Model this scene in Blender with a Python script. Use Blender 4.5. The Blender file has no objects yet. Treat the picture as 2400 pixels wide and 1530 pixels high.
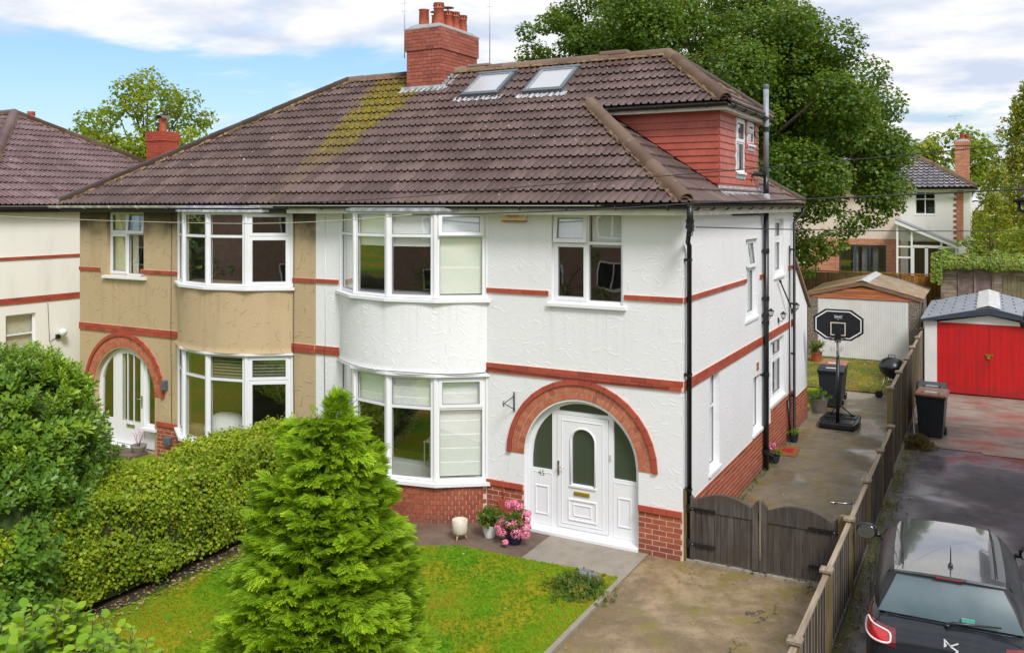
import bpy, bmesh, math, random
import numpy as np
from mathutils import Vector, Matrix, noise as mnoise
random.seed(7); RNG = np.random.default_rng(7)
PI = math.pi
SC = bpy.context.scene
COL = SC.collection

# ------------------------------------------------------------------ camera
YAW = math.radians(28.66)
CAM = Vector((4.211, -13.266, 5.553))
cam_data = bpy.data.cameras.new('camera')
cam_data.lens = 30.735; cam_data.sensor_width = 36.0
cam_data.shift_y = -0.118
cam_data.clip_start = 0.1; cam_data.clip_end = 2000
cam = bpy.data.objects.new('camera', cam_data); COL.objects.link(cam)
cam.location = CAM; cam.rotation_euler = (math.radians(90), 0, YAW)
SC.camera = cam
FWD = Vector((-math.sin(YAW), math.cos(YAW), 0)); RGT = Vector((math.cos(YAW), math.sin(YAW), 0))

# ------------------------------------------------------------------ light
SUN_EL, SUN_AZ = math.radians(48), math.radians(131)      # azimuth clockwise from +y
world = bpy.data.worlds.new("World"); SC.world = world; world.use_nodes = True
def build_world():
    nt = world.node_tree; nt.nodes.clear()
    N = nt.nodes.new; L = nt.links.new
    out = N('ShaderNodeOutputWorld'); bg = N('ShaderNodeBackground'); L(bg.outputs[0], out.inputs[0])
    sky = N('ShaderNodeTexSky'); sky.sky_type = 'NISHITA'; sky.sun_disc = False
    sky.sun_elevation = SUN_EL; sky.sun_rotation = SUN_AZ
    sky.air_density = 1.6; sky.dust_density = 0.6; sky.ozone_density = 2.5
    bg.inputs[1].default_value = 0.12
    tc = N('ShaderNodeTexCoord')
    # clouds are laid on a flat layer above the place: direction divided by its height
    sep = N('ShaderNodeSeparateXYZ'); L(tc.outputs['Generated'], sep.inputs[0])
    def mth(op, a, b=None, c=None):
        n = N('ShaderNodeMath'); n.operation = op
        for i, v in enumerate((a, b, c)):
            if v is None: continue
            if isinstance(v, (int, float)): n.inputs[i].default_value = v
            else: L(v, n.inputs[i])
        return n.outputs[0]
    zc = mth('ADD', mth('MAXIMUM', sep.outputs[2], 0.0), 0.10)
    cx = mth('DIVIDE', sep.outputs[0], zc); cy = mth('DIVIDE', sep.outputs[1], zc)
    comb = N('ShaderNodeCombineXYZ'); L(cx, comb.inputs[0]); L(cy, comb.inputs[1])
    n1 = N('ShaderNodeTexNoise'); n1.inputs['Scale'].default_value = 0.85; n1.inputs['Detail'].default_value = 9
    n1.inputs['Roughness'].default_value = 0.60; n1.inputs['Distortion'].default_value = 0.25
    mp = N('ShaderNodeMapping'); mp.inputs['Location'].default_value = (3.1, 7.4, 0); L(comb.outputs[0], mp.inputs[0])
    L(mp.outputs[0], n1.inputs['Vector'])
    # a cloud bank thickens towards the east side of the place (+x)
    bank = mth('MULTIPLY_ADD', sep.outputs[0], 0.34, mth('MULTIPLY_ADD', sep.outputs[2], 1.5, -0.06))
    d = mth('ADD', n1.outputs[0], bank)
    ramp = N('ShaderNodeMapRange'); ramp.interpolation_type = 'SMOOTHSTEP'
    ramp.inputs[1].default_value = 0.40; ramp.inputs[2].default_value = 0.58
    L(d, ramp.inputs[0])
    n2 = N('ShaderNodeTexNoise'); n2.inputs['Scale'].default_value = 2.1; n2.inputs['Detail'].default_value = 5
    L(mp.outputs[0], n2.inputs['Vector'])
    cr = N('ShaderNodeMapRange'); cr.inputs[1].default_value = 0.35; cr.inputs[2].default_value = 0.65; L(n2.outputs[0], cr.inputs[0])
    cc = N('ShaderNodeMix'); cc.data_type = 'RGBA'
    cc.inputs[6].default_value = (3.3, 3.7, 4.5, 1); cc.inputs[7].default_value = (6.0, 5.75, 5.35, 1); L(cr.outputs[0], cc.inputs[0])
    tint = N('ShaderNodeMix'); tint.data_type = 'RGBA'; tint.blend_type = 'MULTIPLY'; tint.inputs[0].default_value = 1
    L(sky.outputs[0], tint.inputs[6]); tint.inputs[7].default_value = (0.47, 0.59, 0.84, 1)
    mx = N('ShaderNodeMix'); mx.data_type = 'RGBA'
    L(ramp.outputs[0], mx.inputs[0]); L(tint.outputs[2], mx.inputs[6]); L(cc.outputs[2], mx.inputs[7])
    L(mx.outputs[2], bg.inputs[0])
build_world()
sun_d = bpy.data.lights.new('sun', 'SUN'); sun_d.energy = 1.85; sun_d.angle = math.radians(16); sun_d.color = (1.0, 0.97, 0.93)
sun = bpy.data.objects.new('sun', sun_d); COL.objects.link(sun)
_sd = Vector((math.sin(SUN_AZ) * math.cos(SUN_EL), math.cos(SUN_AZ) * math.cos(SUN_EL), math.sin(SUN_EL)))
sun.rotation_euler = (-_sd).to_track_quat('-Z', 'Y').to_euler()
SC.view_settings.view_transform = 'Standard'; SC.view_settings.look = 'None'
SC.view_settings.exposure = 0.76; SC.view_settings.gamma = 1.0; SC.view_settings.use_curve_mapping = False

# ------------------------------------------------------------------ materials
class NB:
    """small node builder"""
    def __init__(s, name):
        s.m = bpy.data.materials.new(name); s.m.use_nodes = True
        s.t = s.m.node_tree; s.b = s.t.nodes['Principled BSDF']; s.geo = s.n('ShaderNodeNewGeometry'); s.P = s.geo.outputs['Position']
    def n(s, t, **k):
        x = s.t.nodes.new(t)
        for a, v in k.items(): setattr(x, a, v)
        return x
    def put(s, sock, v):
        if isinstance(v, bpy.types.NodeSocket): s.t.links.new(v, sock)
        elif isinstance(v, tuple) and len(v) == 3 and sock.type == 'RGBA': sock.default_value = (*v, 1)
        else: sock.default_value = v
    def math(s, op, a, b=None, c=None):
        x = s.n('ShaderNodeMath', operation=op)
        for i, v in enumerate((a, b, c)):
            if v is not None: s.put(x.inputs[i], v)
        return x.outputs[0]
    def vmath(s, op, a, b=None):
        x = s.n('ShaderNodeVectorMath', operation=op); s.put(x.inputs[0], a)
        if b is not None: s.put(x.inputs[1], b)
        return x.outputs[0]
    def xyz(s, v):
        x = s.n('ShaderNodeSeparateXYZ'); s.put(x.inputs[0], v); return x.outputs
    def comb(s, a, b, c=0.0):
        x = s.n('ShaderNodeCombineXYZ'); s.put(x.inputs[0], a); s.put(x.inputs[1], b); s.put(x.inputs[2], c); return x.outputs[0]
    def noise(s, scale, detail=4, rough=.55, vec=None, dist=0.0, stretch=None):
        x = s.n('ShaderNodeTexNoise'); x.inputs['Scale'].default_value = scale; x.inputs['Detail'].default_value = detail
        x.inputs['Roughness'].default_value = rough; x.inputs['Distortion'].default_value = dist
        v = vec or s.P
        if stretch: v = s.vmath('MULTIPLY', v, stretch)
        s.put(x.inputs['Vector'], v); return x.outputs[0]
    def ramp(s, v, a, b, lo=0.0, hi=1.0, smooth=True):
        x = s.n('ShaderNodeMapRange'); x.interpolation_type = 'SMOOTHSTEP' if smooth else 'LINEAR'
        s.put(x.inputs[0], v)
        for i, q in enumerate((a, b, lo, hi)): s.put(x.inputs[i + 1], q)
        return x.outputs[0]
    def mix(s, f, a, b, mode='MIX'):
        x = s.n('ShaderNodeMix', data_type='RGBA', blend_type=mode); s.put(x.inputs[0], f); s.put(x.inputs[6], a); s.put(x.inputs[7], b); return x.outputs[2]
    def bump(s, h, strength=.4, dist=.01, normal=None):
        x = s.n('ShaderNodeBump'); x.inputs['Strength'].default_value = strength; x.inputs['Distance'].default_value = dist
        s.put(x.inputs['Height'], h)
        if normal is not None: s.put(x.inputs['Normal'], normal)
        return x.outputs[0]
    def rnd(s):
        o = s.n('ShaderNodeObjectInfo').outputs['Random']; a = s.n('ShaderNodeAttribute', attribute_name='rnd').outputs['Fac']
        return s.math('FRACT', s.math('ADD', o, a))
    def hash(s, v):
        x = s.n('ShaderNodeTexWhiteNoise', noise_dimensions='1D'); s.put(x.inputs['W'], v); return x.outputs[0]
    def out(s, color=None, rough=None, normal=None, metal=None, spec=None, trans=None, coat=None):
        b = s.b
        if color is not None: s.put(b.inputs['Base Color'], color)
        if rough is not None: s.put(b.inputs['Roughness'], rough)
        if normal is not None: s.put(b.inputs['Normal'], normal)
        if metal is not None: s.put(b.inputs['Metallic'], metal)
        if spec is not None: s.put(b.inputs['Specular IOR Level'], spec)
        if coat is not None: s.put(b.inputs['Coat Weight'], coat)
        return s.m

def simple(name, col, rough=.5, metal=0., var=.12, scale=9., bump=.0, spec=None, coat=None):
    q = NB(name); n = q.noise(scale, 4)
    lo = tuple(c * (1 - var) for c in col); hi = tuple(min(1, c * (1 + var)) for c in col)
    c = q.mix(q.ramp(n, .3, .7), lo, hi)
    nr = q.bump(q.noise(scale * 14, 3), bump, .004) if bump else None
    return q.out(c, q.ramp(n, .2, .8, max(.02, rough - .08), min(1, rough + .08)), nr, metal, spec, coat=coat)

M = {}
def render_mat(name, col, dirt, dirt_amt, vertical_axis_x=True, eave_dirt=0.):
    """textured cement render with sweeping trowel marks in relief"""
    q = NB(name); X, Y, Z = q.xyz(q.P)
    uu = q.math('ADD', X, q.math('MULTIPLY', Y, 0.93))
    heights = []
    for k, (cell, L, w, off) in enumerate(((.22, .085, .004, 0.), (.15, .06, .0035, 5.3), (.36, .13, .005, 11.7))):
        v = q.comb(q.math('ADD', uu, off), q.math('MULTIPLY', Z, 1.0), 0.)
        vo = q.n('ShaderNodeTexVoronoi', voronoi_dimensions='2D', feature='F1'); vo.inputs['Scale'].default_value = 1 / cell
        q.put(vo.inputs['Vector'], v)
        d = q.vmath('SUBTRACT', v, vo.outputs['Position']); dx, dy, _ = q.xyz(d)
        rc = q.xyz(vo.outputs['Color'])
        ang = q.math('MULTIPLY', rc[0], 2.6); ang = q.math('SUBTRACT', ang, .9)
        ca = q.math('COSINE', ang); sa = q.math('SINE', ang)
        lx = q.math('ADD', q.math('MULTIPLY', dx, ca), q.math('MULTIPLY', dy, sa))
        ly = q.math('SUBTRACT', q.math('MULTIPLY', dy, ca), q.math('MULTIPLY', dx, sa))
        curve = q.math('MULTIPLY', q.math('MULTIPLY', lx, lx), q.math('MULTIPLY_ADD', rc[1], 9.0, -4.0))
        wob = q.math('MULTIPLY_ADD', q.noise(14 + k, 4, .7), .028, -.014)
        dist = q.math('SUBTRACT', q.math('ADD', ly, wob), curve)
        # ridge: steep on one side, feathered on the other
        up = q.ramp(dist, -w, 0.0, 0, 1); dn = q.ramp(dist, 0.0, w * 9, 1, 0)
        ridge = q.math('MULTIPLY', q.math('MINIMUM', up, dn), q.ramp(q.math('ABSOLUTE', lx), L * .55, L, 1, 0))
        ridge = q.math('MULTIPLY', ridge, q.ramp(rc[2], .1, .9, 0, .9))
        heights.append(ridge)
    h = q.math('MAXIMUM', heights[0], q.math('MAXIMUM', heights[1], heights[2]))
    h = q.math('ADD', h, q.math('MULTIPLY', q.noise(7, 6, .65), 1.1)); h = q.math('ADD', h, q.math('MULTIPLY', q.noise(60, 3), .14))
    h = q.math('MULTIPLY', h, q.ramp(q.noise(.8, 3), .3, .7, .35, 1.1)); nrm = q.bump(h, .62, .009)
    st = q.noise(1.0, 5, stretch=(3.2, 3.2, .35))                       # rain streaks
    st2 = q.noise(1.3, 5)
    def band(v, a, b): return q.math('MULTIPLY', q.ramp(v, a - .03, a + .03), q.ramp(v, b - .03, b + .03, 1, 0))
    xm = q.math('MAXIMUM', q.math('MAXIMUM', band(X, -6.9, -3.5), band(X, -2.4, -.9)), q.math('MAXIMUM', band(X, -11.4, -8.05), band(X, -13.8, -12.35)))
    run = q.math('MULTIPLY', q.math('MULTIPLY', q.ramp(Z, 2.75, 3.88, 0, 1), q.ramp(Z, 3.89, 3.92, 1, 0)), xm)
    streak = q.math('MULTIPLY', run, q.ramp(q.noise(1, 4, .6, stretch=(9, 9, .25)), .5, .72))
    f = q.math('MULTIPLY', q.ramp(q.math('ADD', q.math('MULTIPLY', st, .6), q.math('MULTIPLY', st2, .4)), .48, .78), dirt_amt)
    c = q.mix(f, col, dirt); c = q.mix(q.math('MULTIPLY', streak, .28), c, tuple(x * .55 for x in dirt))
    c = q.mix(q.math('MULTIPLY', heights[0], .05), c, tuple(x * .75 for x in col))
    if eave_dirt:
        e = q.math('ADD', Z, q.math('MULTIPLY', q.noise(2.2, 5), .9)); e = q.ramp(e, 5.25, 5.72)
        e2 = q.ramp(q.math('ADD', Z, q.math('MULTIPLY', q.noise(5, 4, stretch=(2, 2, .5)), .7)), .9, 1.3, .35, 0)
        c = q.mix(q.math('MULTIPLY', q.math('MAXIMUM', e, e2), eave_dirt), c, (.055, .042, .03))
        mark = q.ramp(q.math('MAXIMUM', heights[0], heights[2]), .25, .8, 0, .35)
        c = q.mix(mark, c, (.16, .11, .05))
    return q.out(c, .82, nrm, spec=.25)
M['render_white'] = render_mat('white_render', (.79, .795, .815), (.60, .60, .60), .22)
M['render_beige'] = render_mat('beige_render', (.51, .385, .235), (.31, .24, .15), .6, eave_dirt=.85)
def plain_render(name, col):
    q = NB(name); n = q.noise(1.1, 5, stretch=(2, 2, .5)); c = q.mix(q.ramp(n, .45, .8), col, tuple(x * .88 for x in col))
    nr = q.bump(q.math('ADD', q.noise(60, 3), q.math('MULTIPLY', q.noise(9, 3), .6)), .4, .008); return q.out(c, .85, nr, spec=.2)
M['render_cream'] = plain_render('cream_render', (.88, .865, .81))
M['render_far'] = plain_render('pale_render', (.80, .785, .73))
M['render_pink'] = plain_render('pinkish_render', (.72, .60, .52))

def brick_mat(name, a, b, dark, mottl=.35, dirt_low=True):
    q = NB(name); r = q.rnd()
    c = q.mix(q.hash(q.math('MULTIPLY', r, 91.7)), a, b)
    c = q.mix(q.math('MULTIPLY', q.ramp(q.hash(q.math('MULTIPLY', r, 37.1)), .72, 1.), .6), c, dark)
    n = q.noise(35, 4); c = q.mix(q.math('MULTIPLY', q.ramp(n, .4, .7), mottl), c, dark)
    if dirt_low:
        X, Y, Z = q.xyz(q.P)
        low = q.ramp(q.math('ADD', Z, q.math('MULTIPLY', q.noise(3, 4), .4)), .15, .55, .55, 0)
        c = q.mix(low, c, (.14, .062, .055))
    return q.out(c, .72, q.bump(q.noise(90, 3), .35, .004), spec=.35)
M['brick'] = brick_mat('red_brick', (.33, .078, .040), (.41, .115, .060), (.19, .05, .035))
M['brick_plain'] = brick_mat('painted_red_brick', (.37, .066, .038), (.43, .088, .050), (.24, .05, .035), .2, False)
M['brick_chimney'] = brick_mat('chimney_brick', (.34, .085, .055), (.44, .14, .10), (.17, .05, .04), .5, False)
M['brick_arch'] = brick_mat('arch_brick', (.46, .125, .065), (.56, .20, .11), (.28, .075, .05), .4, False)
def mortar(name, col):
    q = NB(name); return q.out(q.mix(q.ramp(q.noise(14, 4), .3, .7), col, tuple(c * .7 for c in col)), .9, q.bump(q.noise(120, 2), .4, .004))
M['mortar'] = mortar('pink_mortar', (.82, .60, .47)); M['mortar_pale'] = mortar('pale_mortar', (.62, .50, .40))
M['mortar_dark'] = mortar('dark_mortar', (.16, .12, .11))
M['cement'] = mortar('grey_cement', (.36, .35, .34))

def brickwall_mat(name, a, b, mort, L=.235, H=.085, joint=.09, axis='x'):
    """brickwork too far off to pick out single bricks"""
    q = NB(name); X, Y, Z = q.xyz(q.P)
    u = X if axis == 'x' else Y
    bt = q.n('ShaderNodeTexBrick'); q.put(bt.inputs['Vector'], q.comb(u, Z, 0.))
    bt.inputs['Scale'].default_value = 1; bt.inputs['Brick Width'].default_value = L; bt.inputs['Row Height'].default_value = H
    bt.inputs['Mortar Size'].default_value = .007; bt.inputs['Bias'].default_value = 0
    q.put(bt.inputs['Color1'], a); q.put(bt.inputs['Color2'], b); q.put(bt.inputs['Mortar'], mort)
    c = q.mix(q.ramp(q.noise(1.2, 4), .4, .7, 0, .3), bt.outputs[0], tuple(x * .5 for x in a))
    return q.out(c, .8, q.bump(q.math('SUBTRACT', 1.0, bt.outputs['Fac']), .5, .006))
M['bw_x'] = brickwall_mat('far_brick_front', (.40, .115, .05), (.56, .21, .10), (.60, .50, .40))
M['bw_y'] = brickwall_mat('far_brick_side', (.36, .12, .055), (.50, .20, .10), (.42, .34, .27), axis='y')

def tile_mat(name, a, b, moss=True, lichen=True, dark=(.05, .035, .035)):
    q = NB(name); r = q.rnd()
    X, Y, Z = q.xyz(q.P)
    c = q.mix(q.hash(q.math('MULTIPLY', r, 57.3)), a, b)
    big = q.noise(.7, 4); c = q.mix(q.ramp(big, .4, .65, 0, .45), c, tuple(x * .7 for x in a))
    c = q.mix(q.ramp(q.noise(22, 4), .5, .8, 0, .22), c, dark)
    if lichen:
        sp = q.noise(12, 2, .5); c = q.mix(q.ramp(sp, .725, .74), c, (.48, .45, .40))
        sp2 = q.noise(5.5, 5, .7); c = q.mix(q.ramp(sp2, .68, .72, 0, .7), c, (.13, .085, .05))
    if moss:
        # green streak running down the roof below the chimney, ragged edges
        cx = q.math('MULTIPLY_ADD', q.math('SUBTRACT', 4.3, Y), -.05, -8.15)
        wid = q.ramp(Y, -.3, 3.6, .22, .85, False)
        dd = q.math('DIVIDE', q.math('ABSOLUTE', q.math('SUBTRACT', X, cx)), wid)
        dd = q.math('ADD', dd, q.math('MULTIPLY', q.math('SUBTRACT', q.noise(1.6, 5, .65), .5), 2.2))
        dens = q.ramp(dd, .65, 1.25, 1, 0)
        fine = q.ramp(q.noise(16, 4, .7), .33, .50)
        up = q.ramp(q.math('ADD', Y, q.math('MULTIPLY', q.noise(3, 4), 1.2)), .9, 3.0, .12, 1.)
        f = q.math('MULTIPLY', q.math('MULTIPLY', dens, fine), up)
        mc = q.mix(q.ramp(q.noise(7, 3), .35, .65), (.12, .115, .010), (.27, .20, .015))
        mc = q.mix(q.ramp(q.noise(2.3, 3), .5, .7, 0, .7), mc, (.17, .09, .02))
        c = q.mix(f, c, mc)
        wet = q.math('SUBTRACT', 1.0, f)
        rough = q.math('SUBTRACT', .95, q.math('MULTIPLY', wet, .60))
        nr = q.bump(q.math('ADD', q.math('MULTIPLY', f, q.noise(40, 3)), q.math('MULTIPLY', q.noise(120, 2), .15)), .8, .02)
        return q.out(c, rough, nr, spec=.5)
    return q.out(c, .45, q.bump(q.noise(120, 2), .25, .004), spec=.5)
M['tile'] = tile_mat('brown_concrete_tile', (.095, .060, .054), (.165, .110, .102))
M['tile_nb'] = tile_mat('purple_brown_tile', (.15, .09, .094), (.23, .155, .162), moss=False)
M['tile_grey'] = tile_mat('dark_grey_tile', (.20, .19, .21), (.32, .30, .33), moss=False, lichen=False)
M['ridge'] = tile_mat('ridge_tile_clay', (.17, .105, .08), (.27, .185, .145), moss=False)
M['bedding'] = simple('ridge_bedding', (.19, .12, .055), .9, var=.7, scale=12, bump=.6)
M['hang'] = tile_mat('hanging_red_tile', (.40, .072, .045), (.47, .10, .062), moss=False, lichen=False, dark=(.20, .04, .035))
M['deck'] = simple('roof_felt', (.03, .025, .025), .9)
M['lead'] = simple('lead_flashing', (.36, .38, .41), .55, var=.3, scale=7, bump=.3)
M['upvc'] = simple('white_upvc', (.80, .81, .84), .45, var=.012, spec=.35)
M['upvc_seal'] = simple('grey_window_gasket', (.20, .21, .22), .5)
M['paint_white'] = simple('white_painted_board', (.76, .76, .75), .5, var=.05, scale=2)
q = NB('red_painted_boards'); X, Y, Z = q.xyz(q.P); _w = q.noise(1.2, 5, .65, stretch=(6, 6, .6)); _c = q.mix(q.ramp(_w, .35, .7), (.62, .006, .008), (.44, .012, .012))
_c = q.mix(q.ramp(q.math('ADD', Z, q.math('MULTIPLY', q.noise(4, 5), .6)), .25, .75, .55, 0), _c, (.22, .02, .018)); _c = q.mix(q.ramp(q.noise(40, 4), .62, .7, 0, .5), _c, (.30, .03, .03)); M['paint_red'] = q.out(_c, .5, q.bump(_w, .3, .004))
M['black'] = simple('black_plastic', (.012, .013, .016), .32, var=.2)
M['black_iron'] = simple('black_painted_iron', (.010, .010, .012), .4, var=.2)
M['gutter_grey'] = simple('weathered_grey_gutter', (.50, .51, .53), .5, var=.35, scale=5)
M['fascia_dark'] = simple('dark_stained_fascia', (.03, .024, .02), .6)
M['fascia_white'] = simple('white_fascia_board', (.70, .68, .62), .5, var=.14, scale=3)
M['pipe_grey'] = simple('grey_plastic_pipe', (.27, .30, .35), .4)
M['velux'] = simple('grey_window_cladding', (.10, .12, .14), .4)
M['terracotta'] = simple('terracotta_pot', (.43, .10, .055), .7, var=.25, scale=5, bump=.2)
M['metal'] = simple('brushed_steel', (.55, .55, .55), .3, metal=1.)
M['aerial'] = simple('aerial_alloy', (.42, .45, .50), .4, metal=.5)
M['brass'] = simple('brass_letter_plate', (.50, .36, .04), .35, metal=.7)
M['cable'] = simple('black_cable', (.03, .03, .032), .6); M['cable_pale'] = simple('pale_cable', (.42, .38, .28), .6)
M['cream_paint'] = simple('cream_plastic', (.72, .58, .36), .5); M['orange_red'] = simple('red_print', (.62, .07, .04), .5)
M['glaze_cream'] = simple('cream_ceramic', (.62, .56, .46), .45, var=.1)
M['pale_wood'] = simple('pale_wood', (.55, .33, .12), .55)
M['blue_pot'] = simple('dark_blue_glazed_pot', (.02, .03, .06), .3); M['grey_pot'] = simple('grey_brown_pot', (.22, .19, .17), .6)
M['plastic_bin'] = simple('charcoal_bin_plastic', (.022, .027, .036), .42, var=.15); M['bin_brown'] = simple('brown_bin_lid', (.33, .14, .075), .4)
M['bin_label'] = simple('pale_paper_label', (.75, .76, .78), .5)
M['soil'] = simple('dark_soil', (.05, .032, .02), .95, var=.4, bump=.6)
M['stone'] = simple('grey_boulder', (.17, .17, .18), .85, var=.4, scale=14, bump=.8)
M['interior'] = simple('dim_interior_paint', (.22, .20, .175), .9)
M['interior_floor'] = simple('interior_carpet', (.24, .235, .225), .95)
M['cloth_white'] = simple('white_blind_fabric', (.88, .89, .88), .9, var=.02, scale=20)
M['cloth_cream'] = simple('cream_curtain', (.72, .68, .52), .9, var=.08, scale=14)
M['bronze_glass'] = None

def glass_mat(name, tint=(.93, .96, .96), refl=2.15, rough=.0, opaque=0.0, body=(.03, .04, .04)):
    m = bpy.data.materials.new(name); m.use_nodes = True; t = m.node_tree; t.nodes.clear()
    N = t.nodes.new; L = t.links.new
    o = N('ShaderNodeOutputMaterial'); g = N('ShaderNodeBsdfGlossy'); g.inputs[1].default_value = rough; g.inputs[0].default_value = (1, 1, 1, 1)
    # Schlick reflectance from the angle alone, the same from both sides of the pane
    def mt(op, a, b=None):
        n = N('ShaderNodeMath'); n.operation = op
        for i, v in enumerate((a, b)):
            if v is None: continue
            if isinstance(v, (int, float)): n.inputs[i].default_value = v
            else: L(v, n.inputs[i])
        return n.outputs[0]
    ge = N('ShaderNodeNewGeometry'); dt_ = N('ShaderNodeVectorMath'); dt_.operation = 'DOT_PRODUCT'; L(ge.outputs['Incoming'], dt_.inputs[0]); L(ge.outputs['Normal'], dt_.inputs[1])
    f0 = ((refl - 1) / (refl + 1)) ** 2
    class _F: pass
    f = _F(); f.outputs = [mt('MINIMUM', mt('ADD', mt('MULTIPLY', mt('POWER', mt('SUBTRACT', 1.0, mt('ABSOLUTE', dt_.outputs['Value'])), 5.0), 1 - f0), f0), 1.0)]; tr = N('ShaderNodeBsdfTransparent'); tr.inputs[0].default_value = (*tint, 1)
    nz = N('ShaderNodeTexNoise'); nz.inputs['Scale'].default_value = 1.7; nz.inputs['Detail'].default_value = 1
    tc = N('ShaderNodeNewGeometry'); L(tc.outputs['Position'], nz.inputs['Vector'])
    b = N('ShaderNodeBump'); b.inputs['Strength'].default_value = .05; b.inputs['Distance'].default_value = .05; L(nz.outputs[0], b.inputs['Height'])
    L(b.outputs[0], g.inputs['Normal'])
    mx = N('ShaderNodeMixShader'); L(f.outputs[0], mx.inputs[0]); L(mx.outputs[0], o.inputs[0]); L(g.outputs[0], mx.inputs[2])
    if opaque > 0:
        df = N('ShaderNodeBsdfDiffuse'); df.inputs[0].default_value = (*body, 1)
        n2 = N('ShaderNodeTexNoise'); n2.inputs['Scale'].default_value = 160; L(tc.outputs['Position'], n2.inputs['Vector'])
        m2 = N('ShaderNodeMixShader'); m2.inputs[0].default_value = opaque; L(tr.outputs[0], m2.inputs[1]); L(df.outputs[0], m2.inputs[2]); L(m2.outputs[0], mx.inputs[1])
        b.inputs['Strength'].default_value = .35; b.inputs['Distance'].default_value = .004; nz.inputs['Scale'].default_value = 180
    else: L(tr.outputs[0], mx.inputs[1])
    return m
M['glass'] = glass_mat('window_glass', tint=(.985, .995, .99), refl=2.15); M['glass_frost'] = glass_mat('obscured_glass', rough=.32, opaque=.9, body=(.045, .06, .045), refl=2.1)
M['glass_roof'] = glass_mat('roof_window_glass', (.5, .55, .6), 2.6, .04, .75, (.55, .57, .6))

def wood_mat(name, a, b, grain_axis=2, rough=.75, moss=None, sc=1.0):
    q = NB(name); r = q.rnd()
    st = [26 * sc, 26 * sc, 26 * sc]; st[grain_axis] = 1.6 * sc
    off = q.math('MULTIPLY', r, 31.)
    v = q.vmath('ADD', q.vmath('MULTIPLY', q.P, tuple(st)), q.comb(off, off, off))
    g = q.noise(1., 5, .6, vec=v)
    c = q.mix(q.ramp(g, .3, .7), a, b)
    c = q.mix(q.math('MULTIPLY', q.hash(q.math('MULTIPLY', r, 77.)), .45), c, tuple(x * .45 for x in a))
    if moss: c = q.mix(q.ramp(q.noise(2.4, 5), .45, .7, 0, .8), c, moss)
    return q.out(c, rough, q.bump(g, .5, .006), spec=.3)
M['gate_wood'] = wood_mat('weathered_grey_gate_wood', (.055, .047, .045), (.135, .112, .10), moss=(.07, .055, .04))
M['fence_wood'] = wood_mat('weathered_fence_wood', (.135, .115, .10), (.30, .265, .235), moss=(.13, .125, .09))
M['rail_wood'] = wood_mat('pale_fence_rail_wood', (.22, .17, .12), (.40, .33, .25), grain_axis=1)
M['batten_wood'] = wood_mat('dark_gap_batten_wood', (.05, .035, .025), (.11, .085, .06))  # battens painted dark to stand for the shaded gaps between the boards
M['post_wood'] = wood_mat('mossy_post_wood', (.16, .11, .045), (.26, .19, .09), moss=(.13, .13, .04))
M['fence_orange'] = wood_mat('stained_orange_fence_wood', (.30, .12, .018), (.48, .22, .035))
M['fence_brown'] = wood_mat('brown_fence_wood', (.17, .10, .04), (.29, .18, .075), moss=(.16, .13, .03))
M['shed_wood'] = wood_mat('weathered_shed_boards', (.24, .175, .13), (.50, .41, .33), grain_axis=0, moss=(.15, .10, .07))
M['bargeboard'] = wood_mat('weathered_bargeboard', (.21, .11, .07), (.38, .24, .17), grain_axis=0)

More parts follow.
